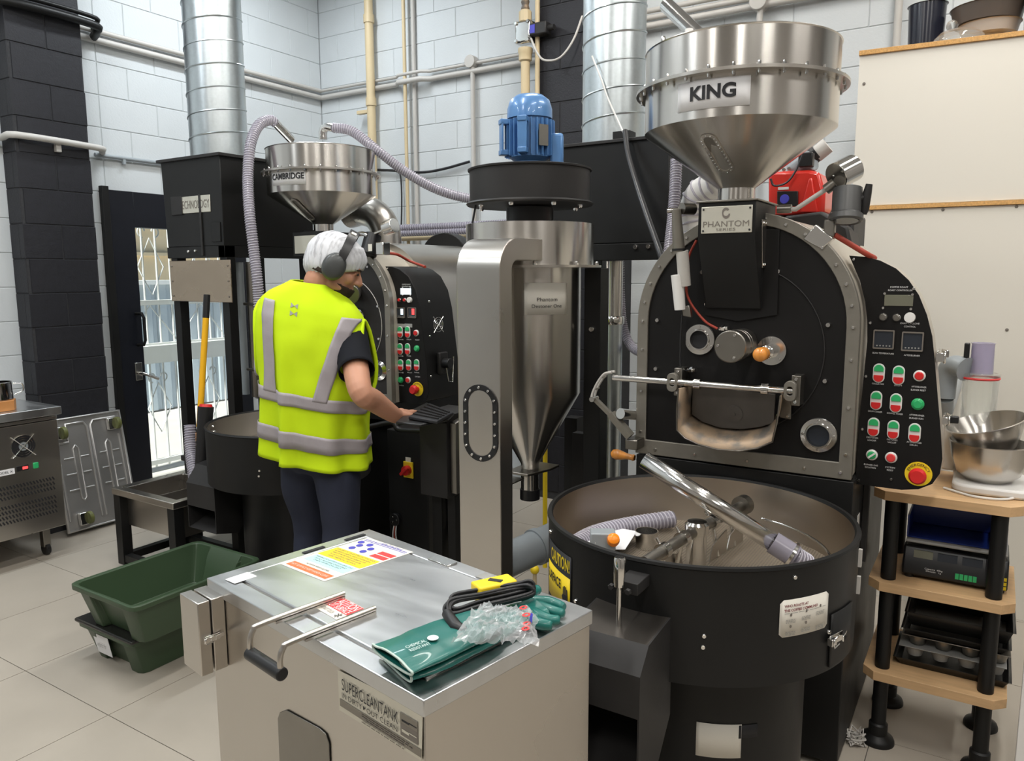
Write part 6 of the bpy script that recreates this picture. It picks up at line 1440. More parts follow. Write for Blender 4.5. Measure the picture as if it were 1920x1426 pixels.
# ---- crinkled clear bag
rows = []
q = [G(845, 1205, TH + .052), G(905, 1140, TH + .058), G(1000, 1150, TH + .048), G(1010, 1212, TH + .032)]
for i in range(33):
    row = []
    for j in range(25):
        s, t = i / 32, j / 24; p = q[0].lerp(q[3], s).lerp(q[1].lerp(q[2], s), t)
        ed = min(s, 1 - s, t, 1 - t); w = noise.noise(Vector((s * 7, t * 6, 3))) * .018 + noise.noise(Vector((s * 18, t * 16, 7))) * .012 + noise.noise(Vector((s * 40, t * 36, 2))) * .004
        row.append(p + Vector((noise.noise(Vector((s * 5, t * 5, 11))) * .012, noise.noise(Vector((s * 5, t * 5, 17))) * .012, .012 * min(1, ed * 8) + abs(w))))
    rows.append(row)
bg_ = thing('plastic_bag', 'crumpled clear plastic bag with red and blue print on the tank corner', 'bag', tuple(q[3]))
MB().grid(rows).build('bag_film', M['clear_bag'], bg_, smooth=0)
def bagp(s, t, dz=.004): i, j = s * 31, t * 23; p = rows[int(i)][int(j)]; return p + Vector((0, 0, dz))
for k, (s, t, m) in enumerate(((.86, .85, 'ink_red'), (.9, .62, 'ink_red'), (.92, .42, 'ink_red'), (.9, .25, 'ink_red'))):
    MB().ring_prism([bagp(s, t) + Vector((.007 * math.cos(a), .009 * math.sin(a), 0)) for a in [PI * u / 5 for u in range(10)]], [bagp(s, t) + Vector((.003 * math.cos(a), .005 * math.sin(a), 0)) for a in [PI * u / 5 for u in range(10)]], (0, 0, .0005)).build('red_print', M[m], bg_)
MB().prism([bagp(.98, .35), bagp(.99, .7), bagp(.95, .7), bagp(.94, .35)], (0, 0, .0006)).build('blue_print', M['ink_blue'], bg_)
# ================================================================ CRATES on the floor
def crate(name, label, cx_, cy_, z0, hgt, wx, wy, taper, wx2=None, notch=True, m='crate', th=.004):
    g = thing(name, label, 'crate', (cx_, cy_, z0), 'green plastic crates on the floor')
    def ring(sx, sy, z, r=.03, nt=0):
        pts = []
        for x, y in rrect(sx, sy, r, 4):
            if nt and abs(x) < sx * .33: y = y * (1 - nt)
            pts.append(Vector((cx_ + x, cy_ + y, z)))
        return pts
    R_ = []
    base = [(x, y) for x, y in rrect(1, 1, .05, 4)]
    def ringn(sx, sy, z, nt):
        seg = []
        half = sy / 2; hw_ = sx / 2; r_ = .03
        # clockwise outline with notched short ends (short ends face -y and +y)
        def side(sgn):
            if nt <= 0: return [(-hw_ + r_, sgn * half), (-hw_ * .55, sgn * half), (-hw_ * .5, sgn * half), (hw_ * .5, sgn * half), (hw_ * .55, sgn * half), (hw_ - r_, sgn * half)]
            return [(-hw_ + r_, sgn * half), (-hw_ * .55, sgn * half), (-hw_ * .5, sgn * (half - nt)), (hw_ * .5, sgn * (half - nt)), (hw_ * .55, sgn * half), (hw_ - r_, sgn * half)]
        o = side(-1) + [(hw_ - r_ * .3, -half + r_ * .3), (hw_, -half + r_), (hw_, half - r_), (hw_ - r_ * .3, half - r_ * .3)] + side(1)[::-1] + [(-hw_ + r_ * .3, half - r_ * .3), (-hw_, half - r_), (-hw_, -half + r_), (-hw_ + r_ * .3, -half + r_ * .3)]
        return [Vector((cx_ + x, cy_ + y, z)) for x, y in o]
    k = taper
    out_ = [ringn(wx * k, wy * k, z0, .03 if notch else 0), ringn(wx * (k + (1 - k) * .85) - .02, wy * (k + (1 - k) * .85) - .02, z0 + hgt - .03, .02 if notch else 0), ringn(wx - .03, wy - .03, z0 + hgt - .022, 0), ringn(wx, wy, z0 + hgt - .022, 0), ringn(wx, wy, z0 + hgt - .002, 0), ringn(wx - .012, wy - .012, z0 + hgt, 0), ringn(wx - .036, wy - .036, z0 + hgt - .004, 0), ringn(wx * (k + (1 - k) * .8) - .03, wy * (k + (1 - k) * .8) - .03, z0 + hgt - .04, .02 if notch else 0), ringn(wx * k - .01, wy * k - .01, z0 + .006, .03 if notch else 0)]
    b = MB().grid(out_, closed=True); b.add(out_[0], [tuple(range(len(out_[0])))]); b.add(out_[-1], [tuple(range(len(out_[-1])))])
    b.build('tub', M[m], g, smooth=30, bevel=.003)
    return g
c1 = crate('storage_crate', 'lidded dark green crate with white label, lower of the two on the floor', -2.885, 1.82, 0.0, .165, .395, .56, .80)
MB().prism([(-3.085, 1.535, .158), (-2.685, 1.535, .158), (-2.685, 2.11, .158), (-3.085, 2.11, .158)], (0, 0, .016)).build('crate_lid', M['lid'], c1, bevel=.007, label='black lid')
lb_ = MB().prism([(-3.005, 1.583, .03), (-2.905, 1.583, .03), (-2.90, 1.565, .12), (-3.01, 1.565, .12)], (0, -.001, 0)).build('paper_label', M['white'], c1)
text('lettering', 'Beans\nREJECTS', M['silicone'], basis((-2.955, 1.571, .078), (1, 0, 0), (0, .2, 1)), 1, lb_, w=.06, h=.03)
c2 = crate('storage_crate', 'open empty dark green crate, upper of the two on the floor', -2.80, 1.785, .176, .175, .44, .585, .80)
# ================================================================ OAK SHELF RACK right of the roaster
sx0, sx1, sy0, sy1 = -.29, .112, 2.60, 2.98
rk = thing('shelf_rack', 'three tier oak laminate rack with black round posts at the right', 'shelf', ((sx0 + sx1) / 2, 2.8, 0))
SZ = (.265, .57, .87)
for z in SZ:
    f = .035; MB().prism([(sx0 + f, sy0, z - .03), (sx1 - f, sy0, z - .03), (sx1, sy0 + f, z - .03), (sx1, sy1, z - .03), (sx0, sy1, z - .03), (sx0, sy0 + f, z - .03)], (0, 0, .03)).build('shelf_board', M['wood'], rk, bevel=.001)
for x in (-.235, .055):
    for y in (2.65, 2.93):
        po = None
        for za, zb_ in ((.0, SZ[0] - .031), (SZ[0] + .001, SZ[1] - .031), (SZ[1] + .001, SZ[2] - .031)):
            q = MB().cyl((x, y, za), (x, y, zb_), .0225, n=24).build('post', M['black'], rk, smooth=40)
            po = po or q
        MB().lathe([(.023, .07), (.029, .065), (.029, .03), (.048, .018), (.052, .008), (.052, 0), (.023, 0)], (x, y, 0), n=28).build('foot_flange', M['black'], po, smooth=40)
# scale on the middle shelf
z = SZ[1]
sc_ = thing('counter_scale', 'black digital counting scale with blue tray on the middle shelf', 'scale', (-.07, 2.8, z))
MB().prism([(-.20, 2.685, z + .012), (-.20, 2.685, z + .04), (-.20, 2.72, z + .10), (-.20, 2.90, z + .10), (-.20, 2.90, z + .012)], (.29, 0, 0)).build('scale_body', M['rubber'], sc_, bevel=.006)
for i in range(3):
    x = -.17 + i * .068; p = Vector((x, 2.684, z + .080)); MB().prism([(x, 2.706, z + .068), (x + .055, 2.706, z + .068), (x + .055, 2.714, z + .09), (x, 2.714, z + .09)], (0, -.006, 0)).build('lcd_window', M['screen' if i == 0 else 'lcd_dark'], sc_)
text('lettering', 'Capacity  40kg\nDivision   1g', M['ink_white'], basis((-.11, 2.6828, z + .038), (1, 0, 0), (0, .05, 1)), 1, sc_, w=.05, h=.014, depth=.001)
gk = MB()
for i in range(5): gk.cbox((-.045 + i * .012, 2.684, z + .034), (.010, .003, .018))
gk.build('green_keys', M['green'], sc_, kind='stuff')
yk = MB()
for i in range(2):
    for j in range(3): yk.cbox((.068 + i * .013, 2.684, z + .03 + j * .014 - .008), (.010, .003, .010))
yk.build('yellow_keys', M['yellow'], sc_, kind='stuff')
for x in (-.18, .07):
    for y in (2.71, 2.88): MB().cyl((x, y, z), (x, y, z + .013), .014, n=12).build('foot', M['rubber'], sc_)
MB().box((-.195, 2.70, z + .115), (.085, 2.90, z + .125)).build('platter_frame', M['silicone'], sc_, bevel=.004)
MB().cyl((-.06, 2.82, z + .10), (-.06, 2.82, z + .116), .05, n=20).build('platter_neck', M['rubber'], sc_)
bc_ = thing('blue_tray', 'deep blue plastic tray sitting on the counter scale', 'tray', (-.055, 2.82, z + .126))
MB().box((-.195, 2.72, z + .127), (.08, 2.90, z + .13)).build('tray_base', M['blue_plastic'], bc_)
MB().box((-.195, 2.88, z + .13), (.08, 2.90, z + .235)).build('tray_back', M['blue_plastic'], bc_, bevel=.003)
MB().box((.076, 2.72, z + .13), (.08, 2.88, z + .20)).build('tray_side', M['blue_plastic'], bc_); MB().box((-.195, 2.72, z + .13), (-.19, 2.88, z + .20)).build('tray_side', M['blue_plastic'], bc_)
t_ = tag(MB().box((.088, 2.72, z + .20), (.12, 2.78, z + .25)).build('blue_clip_box', M['blue_bright'], bevel=.005), 'small bright blue plastic box at the right end of the rack', 'box')
bpy.data.objects.remove(t_)
# trays on the bottom shelf
z = SZ[0]
labs = ['broad black baking tray, lowest on the bottom shelf', 'pale grey muffin mould, second from the bottom on the lowest shelf', 'steel muffin tin, third from the bottom on the lowest shelf', 'dark non-stick tray, fourth from the bottom on the lowest shelf', 'black rimmed tray, topmost on the lowest shelf']
zz = z + .001
for k, (kind, m, h) in enumerate((('baking_tray', 'nonstick', .030), ('muffin_mould', 'silicone', .034), ('muffin_tin', 'dark_steel', .034), ('baking_tray', 'nonstick', .026), ('baking_tray', 'nonstick', .05))):
    g = thing(kind, labs[k], 'tray', (-.06, 2.8, zz), 'baking trays on the lowest shelf')
    x0_, x1_, y0_, y1_ = -.20 + .006 * k, .115 - .008 * (k % 2), 2.688 + .006 * (k % 3), 2.90
    if kind == 'baking_tray':
        a_ = [(x0_ + .015, y0_ + .015), (x1_ - .015, y0_ + .015), (x1_ - .015, y1_ - .015), (x0_ + .015, y1_ - .015)]; b2 = [(x0_, y0_), (x1_, y0_), (x1_, y1_), (x0_, y1_)]
        MB().grid([[Vector((x, y, zz)) for x, y in a_], [Vector((x, y, zz + h - .004)) for x, y in b2], [Vector((x * 1.0 + (.008 if x > -.05 else -.008), y, zz + h - .004)) for x, y in b2]], closed=True).build('tray_sides', M[m], g, smooth=20, solid=.0015)
        MB().box((a_[0][0], a_[0][1], zz), (a_[2][0], a_[2][1], zz + .002)).build('tray_bottom', M[m], g)
    else:
        MB().box((x0_, y0_, zz + h - .003), (x1_, y1_, zz + h)).build('mould_sheet', M[m], g, bevel=.001)
        for i in range(4):
            for j in range(3): MB().lathe([(.0, 0), (.022, 0), (.031, h - .004)], (x0_ + .045 + i * .075, y0_ + .035 + j * .066, zz), n=18).build('muffin_cup', M[m], g, smooth=40)
    zz += h + .004
# things on the top shelf
z = SZ[2]
bx9 = aty(1786, 800, 2.90).x
mx = thing('stand_mixer_base', 'white mixer base plate with a steel bowl on it, on the rack top', 'mixer', (.04, 2.83, z))
MB().prism([(x, y, z + .001) for x, y in [(.03 + a, 2.815 + b) for a, b in rrect(.22, .25, .05)]], (0, 0, .028)).build('base_plate', M['whitep'], mx, smooth=30, bevel=.008)
MB().prism([(x, y, z + .029) for x, y in [(bx9 + a, 2.90 + b) for a, b in rrect(.05, .07, .02)]], (0, 0, .16)).build('mixer_neck', M['whitep'], mx, smooth=30, bevel=.006)
MB().tube(smooth_path([(-.10, 2.72, z + .004), (-.02, 2.66, z + .004), (.06, 2.67, z + .004), (.11, 2.73, z + .01)], 6), .004, n=8).build('power_cord', M['whitep'], mx, smooth=60)
bo = thing('mixing_bowl', 'upright steel mixing bowl standing on the white mixer base', 'bowl', (.06, 2.80, z + .03), 'steel mixing bowls')
bp0 = (.075, 2.79, z + .030); 
bp0 = tuple(aty(1852, 887, 2.80))[:1] + (2.80, z + .030)
MB().lathe([(0, 0), (.062, 0), (.088, .022), (.105, .07), (.112, .118), (.116, .120), (.111, .121), (.103, .07), (.086, .024), (.06, .003), (0, .003)], bp0, n=48).build('bowl_wall', M['steel'], bo, smooth=40)
bo2 = thing('mixing_bowl', 'tilted steel mixing bowl lying in the upright one on the rack top', 'bowl', (.075, 2.79, z + .12), 'steel mixing bowls')
MB().lathe([(0, 0), (.05, 0), (.072, .018), (.092, .06), (.110, .10), (.114, .102), (.109, .103), (.090, .06), (.070, .02), (.05, .003), (0, .003)], (bp0[0] + .01, 2.80, z + .118), n=48, axis=(-.26, -.12, .93)).build('bowl_wall', M['steel'], bo2, smooth=40)
fp_ = thing('food_processor', 'lilac tinted food processor with black handle on white base behind the bowls', 'food processor', (-.005, 2.93, z))
pc_ = aty(1838, 720, 2.93)
MB().lathe([(.055, 0), (.060, .02), (.058, .10), (.045, .13), (0, .13)], (pc_.x, 2.93, z), n=32).build('motor_base', M['whitep'], fp_, smooth=40)
zt_p = [zat(pc_.x, 2.93, y) for y in (790, 708, 700, 645)]
MB().lathe([(.048, z + .13), (.052, zt_p[1]), (.055, zt_p[1] + .001), (.055, zt_p[2]), (.034, zt_p[2] + .002)], (pc_.x, 2.93, 0), n=36).build('work_bowl', M['glass'], fp_, smooth=40, solid=.002)
MB().lathe([(.054, zt_p[1] - .004), (.057, zt_p[1]), (.054, zt_p[1] + .004)], (pc_.x, 2.93, 0), n=36).build('pink_seal', M['ink_red'], fp_, smooth=60)
MB().lathe([(.034, zt_p[2]), (.033, zt_p[3]), (.036, zt_p[3] + .004), (.031, zt_p[3] + .004), (.030, zt_p[2])], (pc_.x, 2.93, 0), n=32).build('feed_tube', M['lilac'], fp_, smooth=40)
MB().cbox((pc_.x - .045, 2.92, zt_p[3] - .022), (.016, .03, .05)).build('handle', M['rubber'], fp_, bevel=.003)
# white board edge at far right
q = atz(1903, 1426, .12)
tag(MB().box((q.x, q.y, 0), (q.x + .30, q.y + .02, .80)).build('white_panel', M['whitep'], bevel=.002), 'white upright panel at the right edge in front of the rack', 'panel')
q = atz(1605, 1378, .03); b = MB()
for k in range(26):
    random.seed(k); a = random.uniform(0, 2 * PI); r_ = random.uniform(.01, .035); b.tube([(q.x + r_ * math.cos(a), q.y + r_ * math.sin(a), .004 + random.random() * .03), (q.x + .03 * math.cos(a + 1.5), q.y + .03 * math.sin(a + 1.5), .01 + random.random() * .04), (q.x + r_ * math.cos(a + 3), q.y + r_ * math.sin(a + 3), .004 + random.random() * .03)], .0025, n=5)
tag(b.build('fibre_clump', M['conduit'], smooth=60), 'small clump of pale fibre on the floor by the rack foot', 'debris', kind='stuff')
# ================================================================ BOARD CUPBOARD behind
ba = v3((-.600, 3.90, 0)); bd = Vector((.996, .088, 0)).normalized(); bn_ = Vector((bd.y, -bd.x, 0))
cu = thing('board_cupboard', 'tall off-white melamine board cupboard with raw chipboard edges at the right', 'cupboard', (ba.x + .6, ba.y + .2, 0))
def Bd_(s, z, d=0.): return ba + bd * s - bn_ * d * 1 + Vector((0, 0, z))
zt_c, zm_c = 2.54, 1.854
LW = 1.6
MB().prism([Bd_(0, zm_c + .002), Bd_(LW, zm_c + .002), Bd_(LW, zt_c - .02), Bd_(0, zt_c - .02)], -bn_ * .018).build('upper_board', M['board'], cu, bevel=.001)
MB().prism([Bd_(-.003, zt_c - .02, -.012), Bd_(LW, zt_c - .02, -.012), Bd_(LW, zt_c, -.012), Bd_(-.003, zt_c, -.012)], -bn_ * .40).build('top_board', M['chip'], cu, bevel=.001)
MB().prism([Bd_(-.003, zm_c - .018, -.012), Bd_(LW, zm_c - .018, -.012), Bd_(LW, zm_c, -.012), Bd_(-.003, zm_c, -.012)], -bn_ * .40).build('middle_board', M['chip'], cu, bevel=.001)
MB().prism([Bd_(0, 0), Bd_(LW, 0), Bd_(LW, zm_c - .019), Bd_(0, zm_c - .019)], -bn_ * .018).build('lower_board', M['board'], cu, bevel=.001)
MB().prism([Bd_(.0, 0, .019), Bd_(.0, 0, .38), Bd_(.0, zt_c - .021, .38), Bd_(.0, zt_c - .021, .019)], bd * .016).build('side_board', M['board'], cu)
def bhit(px, py):
    rr = sight(px, py); t = (Bd_(0, 0, -.001) - CAM).dot(bn_) / rr.dot(bn_); return CAM + rr * t
bolts('board_screws', [bhit(*q) for q in ((1635, 397), (1768, 393), (1906, 387), (1620, 157), (1888, 618), (1634, 640))], bn_, .007, M['ink_grey'], cu, h=.002)
# pans and jar on top
zt = zt_c
jl = thing('glass_jar', 'glass jar lid with ball knob on top of the board cupboard', 'jar', tuple(bhit(1800, 80))[:2] + (zt,))
jc = atz(1800, 72, zt); jc = Bd_((jc - ba).dot(bd), zt, .11)
MB().lathe([(.105, 0), (.105, .004), (.10, .03), (.075, .055), (.03, .065), (0, .066)], jc + Vector((.0, 0, .001)), n=40).build('glass_dome', M['glass'], jl, smooth=60)
MB().ball(jc + Vector((-.03, 0, .088)), .024).build('ball_knob', M['glass'], jl, smooth=180)
def pan(name, label, s, d, r, h, z, m, tilt=None, lidm=None):
    c = Bd_(s, z, d); g = thing(name, label, 'pan', tuple(c), 'pans on the cupboard')
    MB().lathe([(0, 0), (r * .9, 0), (r, h), (r + .006, h + .002), (r - .003, h), (r * .88, .004), (0, .004)], c, n=40, axis=tilt).build('pan_body', M[m], g, smooth=40)
    return g
g = pan('frying_pan', 'large dark blue enamel pan standing at the right end on the cupboard', .735, .16, .11, .20, zt + .002, 'pan_dark')
g = pan('baking_dish', 'cream enamel dish lying under a dark pan on the cupboard', .51, .25, .12, .045, zt + .06, 'fog'); MB().cyl(Bd_(.51, zt, .25), Bd_(.51, zt + .059, .25), .06, n=20).build('foot_ring', M['fog'], g)
g = pan('frying_pan', 'brown grey pan stacked on the cream dish on the cupboard', .50, .25, .145, .07, zt + .110, 'brown_pan')
g = pan('stock_pot', 'dark pot at the back left on the cupboard', .26, .31, .08, .24, zt + .002, 'pan_dark')
# ================================================================ LEFT SIDE: refrigerated counter, dolly panel, basin stand
FXr = -4.30
fr = thing('refrigerated_counter', 'stainless refrigerated counter on castors at the left edge', 'counter', (-4.55, 1.4, 0))
Ye = 2.145; zb7, zt7 = .178, .775
MB().box((BX + .02, .6, zb7), (FXr, Ye, zt7)).build('cabinet_body', M['steel_flat'], fr, bevel=.003)
MB().box((BX + .02, .6, zt7 + .004), (FXr + .0, Ye + .0, zt7 + .022)).build('top_channel', M['steel_flat'], fr, bevel=.004)
MB().box((BX + .02, .58, zt7 + .03), (FXr + .03, Ye + .012, zt7 + .075)).build('worktop', M['steel_top'], fr, bevel=.004)
for y in (Ye - .06, 1.0):
    c = Vector((-4.42, y, 0)); MB().cyl((c.x, c.y - .013, .035), (c.x, c.y + .013, .035), .035, n=20).build('castor_wheel', M['rubber'], fr, bevel=.004)
    MB().box((c.x - .02, c.y - .02, .05), (c.x + .02, c.y + .02, zb7)).build('castor_fork', M['dark_steel'], fr, bevel=.003)
def F(px, py): return atx(px, py, FXr)
c = F(43, 836); rad = (F(43, 815).z - F(43, 857).z) / 2
gf = MB()
for k in range(1, 6): gf.tube([(FXr + .006, c.y + rad * k / 5 * math.cos(t * PI / 12), c.z + rad * k / 5 * math.sin(t * PI / 12)) for t in range(24)], .0012, n=5, closed=True)
for a in (PI / 4, -PI / 4): gf.tube([(FXr + .007, c.y - rad * 1.35 * math.cos(a), c.z - rad * 1.35 * math.sin(a)), (FXr + .007, c.y + rad * 1.35 * math.cos(a), c.z + rad * 1.35 * math.sin(a))], .0025, n=6)
gf.build('fan_guard', M['chrome'], fr, smooth=60)
MB().cyl((FXr, c.y, c.z), (FXr + .002, c.y, c.z), rad, n=28).build('fan_opening', M['ink'], fr)
MB().cyl((FXr + .002, c.y, c.z), (FXr + .004, c.y, c.z), rad * .4, n=20).build('fan_hub', M['pvc'], fr)
c = F(42, 877); MB().cbox(c, (.008, .06, .028)).build('thermostat', M['rubber'], fr, bevel=.002); MB().cbox(c + Vector((.004, .012, 0)), (.003, .026, .014)).build('digits', M['red_led'], fr)
c = F(67, 872); MB().cbox(c, (.014, .026, .032)).build('green_switch', M['green'], fr, bevel=.003)
c = F(8, 886); MB().cbox(c, (.003, .10, .03)).build('name_strip', M['white'], fr)
text('lettering', 'MODEL X', M['ink'], basis(c + Vector((.002, 0, 0)), (0, 1, 0), (0, 0, 1)), 1, fr, w=.08, h=.012)
ys0, ys1 = F(0, 935).y - .05, F(100, 905).y; zz0 = [.395, .375, .355, .315, .295, .275, .255]
for row in range(7):
    z = [.455, .428, .401, .352, .325, .298, .271][row]
    vb = MB(); y = 1.75
    while y < Ye - .035: vb.cbox((FXr + .0008, y, z), (.0016, .007, .020), Matrix.Rotation(.5, 3, 'X')); y += .0165
    vb.build('louvre_row', M['ink'], fr, kind='stuff')
# things on the counter
zt8 = zt7 + .075
wb_ = thing('wooden_box', 'small orange-brown hexagonal wooden box on the steel counter', 'box', (-4.42, 1.88, zt8))
q = atz(28, 770, zt8); a = atz(60, 768, zt8); cxw, cyw = q.x - .08, q.y - .03
MB().prism([(cxw + .075 * math.cos(t * PI / 3 + .5), cyw + .075 * math.sin(t * PI / 3 + .5), zt8 + .001) for t in range(6)], (0, 0, .055)).build('box_body', M['timber'], wb_, bevel=.003)
ju = thing('steel_jug', 'polished steel jug with handle on the wooden box', 'jug', (cxw, cyw, zt8 + .057))
MB().lathe([(0, 0), (.058, 0), (.06, .005), (.057, .09), (.061, .094), (.055, .094), (.055, .006), (0, .004)], (cxw, cyw, zt8 + .0575), n=36).build('jug_body', M['pot'], ju, smooth=40)
MB().tube(smooth_path([(cxw + .03, cyw + .055, zt8 + .14), (cxw + .045, cyw + .09, zt8 + .135), (cxw + .045, cyw + .095, zt8 + .10), (cxw + .035, cyw + .058, zt8 + .08)], 6), .004, n=8).build('jug_handle', M['chrome'], ju, smooth=60)
gr_ = thing('coffee_grinder', 'black coffee grinder cut off by the left edge', 'grinder', (cxw - .05, cyw - .20, zt8))
MB().lathe([(.07, 0), (.07, .03), (.045, .05), (.05, .16), (.065, .20), (.065, .26), (0, .27)], (cxw + .0, cyw - .17, zt8), n=28).build('grinder_body', M['rubber'], gr_, smooth=40)
# pressed galvanised dolly leaning on the pilaster
b0_, b1_ = v3((-4.60, 2.30, .02)), v3((-4.60, 2.74, .02)); t0_, t1_ = v3((-4.73, 2.30, .70)), v3((-4.73, 2.74, .70))
dl = thing('dolly_panel', 'pressed galvanised dolly with castors leaning upright on the charcoal pilaster', 'dolly', (-4.62, 2.52, 0))
dN = (b1_ - b0_).cross(t0_ - b0_).normalized(); dN = dN if dN.x > 0 else -dN
def DP(s, t, d=0.): return b0_.lerp(b1_, s).lerp(t0_.lerp(t1_, s), t) + dN * d
MB().prism([DP(0, 0, -.012), DP(1, 0, -.012), DP(1, 1, -.012), DP(0, 1, -.012)], dN * .012).build('pressed_sheet', M['pressed'], dl, bevel=.004)
b = MB(); b.tube([DP(.01, .01, .004), DP(.99, .01, .004), DP(.99, .99, .004), DP(.01, .99, .004)], .010, n=8, closed=True); b.build('rolled_rim', M['pressed'], dl, smooth=60)
def rib(pts, r=.008, closed=False): MB().tube([DP(s, t, .001) for s, t in pts], r, n=8, closed=closed).build('pressed_rib', M['pressed'], dl, smooth=60)
rib([(.22, .80), (.22, .94), (.46, .94), (.50, .90), (.50, .08)]); rib([(.08, .78), (.22, .78), (.22, .82)]); rib([(.92, .94), (.60, .94), (.56, .90), (.56, .08)])
rib([(.06, .70), (.06, .10)]); rib([(.94, .78), (.94, .10)])
for s in (.30, .76): rib([(s - .035, .72), (s + .0, .745), (s + .035, .72), (s + .035, .28), (s, .255), (s - .035, .28)], .006, True)
for t in (.36, .50, .64): rib([(.12, t), (.26, t)], .005); rib([(.34, t), (.46, t)], .005); rib([(.62, t), (.72, t)], .005); rib([(.80, t), (.90, t)], .005)
for s, t in ((.10, .87), (.86, .88), (.24, .10), (.86, .10)):
    p = DP(s, t, .02); MB().cbox(p, (.03, .075, .075), Matrix.Rotation(-.18, 3, 'Y')).build('castor_mount', M['chrome'], dl, bevel=.004)
    MB().cyl(DP(s + .04, t, .035) - Vector((0, .012, 0)), DP(s + .04, t, .035) + Vector((0, .012, 0)), .038, n=22).build('castor_wheel', M['wheel'], dl, bevel=.003, smooth=40)
# basin stand
zr = .45
bs = thing('basin_stand', 'low black framed stand holding a stainless basin by the door', 'basin', (-3.6, 2.5, 0))
X0_, X1_, Y0_, Y1_ = -3.86, -3.33, 2.165, 2.595
MB().ring_prism([(X0_, Y0_, zr - .035), (X1_, Y0_, zr - .035), (X1_, Y1_, zr - .035), (X0_, Y1_, zr - .035)], [(X0_ + .06, Y0_ + .05, zr - .035), (X1_ - .04, Y0_ + .05, zr - .035), (X1_ - .04, Y1_ - .05, zr - .035), (X0_ + .06, Y1_ - .05, zr - .035)], (0, 0, .035)).build('rim', M['steel_flat'], bs, bevel=.004)
ins = [(X0_ + .06, Y0_ + .05), (X1_ - .04, Y0_ + .05), (X1_ - .04, Y1_ - .05), (X0_ + .06, Y1_ - .05)]
MB().grid([[Vector((x, y, zr - .01)) for x, y in ins], [Vector((x, y, zr - .20)) for x, y in ins]], closed=True).build('basin_walls', M['steel_flat'], bs, smooth=0, solid=.003)
MB().box((ins[0][0], ins[0][1], zr - .205), (ins[2][0], ins[2][1], zr - .20)).build('basin_floor', M['steel_flat'], bs)
MB().tube(smooth_path([(X0_ + .12, Y0_ + .06, zr - .06), (X0_ + .28, Y0_ + .2, zr - .09), (X1_ - .06, Y0_ + .25, zr - .04)], 6), .006, n=8).build('drain_wire', M['chrome'], bs, smooth=60)
box('divider', (X0_ + .25, Y0_ + .06, zr - .12), (X0_ + .255, Y1_ - .06, zr - .03), M['steel_flat'], bs)
for x in (X0_ + .005, X1_ - .06):
    for y in (Y0_ + .005, Y1_ - .06):
        lg = box('leg', (x, y, .035), (x + .055, y + .055, zr - .036), M['black'], bs); MB().lathe([(.026, 0), (.03, .006), (.018, .012), (.012, .035)], (x + .027, y + .027, 0), n=16).build('levelling_foot', M['rubber'], lg, smooth=40)
box('lower_rail', (X0_ + .06, Y0_ + .01, .05), (X1_ - .06, Y0_ + .05, .09), M['black'], bs); box('lower_rail', (X0_ + .06, Y1_ - .05, .05), (X1_ - .06, Y1_ - .01, .09), M['black'], bs)
box('lower_rail', (X0_ + .01, Y0_ + .06, .05), (X0_ + .05, Y1_ - .06, .09), M['black'], bs); box('lower_rail', (X1_ - .05, Y0_ + .06, .05), (X1_ - .01, Y1_ - .06, .09), M['black'], bs)
# clear hose upright, shaft tool
hz = rib_hose('vacuum_hose', [atd(356, 797, 3.92), atd(357, 840, 3.90), atd(362, 880, 3.85), atd(368, 915, 3.80)], .028, M['hose'], pitch=.011)
tag(hz, 'short clear ribbed hose standing up beside the low basin', 'hose')
tl_ = thing('long_handled_tool', 'yellow shafted tool with black grip leaning in front of the door', 'tool', tuple(atd(385, 900, 3.78)))
a, b, c, d_ = atd(388, 552, 3.85), atd(386, 596, 3.85), atd(377, 755, 3.85), atd(374, 800, 3.85)
MB().tube([a, b], .0165, n=14).build('black_grip', M['rubber'], tl_, smooth=40, bevel=.002); MB().tube([b, d_], .0155, n=14).build('yellow_shaft', M['handle_yel'], tl_, smooth=40, label='yellow shaft')
t2 = thing('black_canister_tube', 'black tube with red cap left of the smaller cooling bin', 'tube', tuple(atd(380, 890, 3.72)))
a, b = atd(386, 762, 3.74), atd(377, 890, 3.74); a2 = b + (b - a).normalized() * .3
MB().tube([a, b], [.038, .030], n=20).build('tube_body', M['rubber'], t2, smooth=40); MB().cyl(a, a + (a - b).normalized() * .012, .032, .028, n=20).build('red_cap', M['redmat'], t2, smooth=40, label='red cap')
box('brown_rail', (-3.84, 2.63, .62), (-3.40, 2.67, .66), M['timber'], u1); box('pale_rail', (-3.84, 2.60, .585), (-3.40, 2.66, .60), M['conduit'], u1)
# ================================================================ THE MAN AT THE PANEL
PC = v3((-2.290, 2.145, 0))
pr = thing('person', 'man in yellow hi-vis vest, white hairnet and ear muffs, typing at a keyboard', 'person', tuple(PC))
PSI = math.radians(-24); CPS, SPS = math.cos(PSI), math.sin(PSI)
RW = [(.82, .222, .165, .02, 9), (.86, .220, .162, .02, 10), (.95, .214, .158, .015, 10), (1.08, .214, .155, .01, 10), (1.20, .220, .150, .005, 10), (1.30, .226, .140, .0, 11), (1.37, .222, .130, .0, 11), (1.425, .204, .118, .005, 11), (1.465, .165, .102, .01, 10), (1.495, .115, .092, .02, 9), (1.52, .082, .080, .03, 8)]
def ringp(z):
    for (a, b) in zip(RW, RW[1:]):
        if z <= b[0] or b is RW[-1]:
            t = max(0, min(1, (z - a[0]) / (b[0] - a[0]))); return [a[i] + (b[i] - a[i]) * t for i in range(1, 5)]
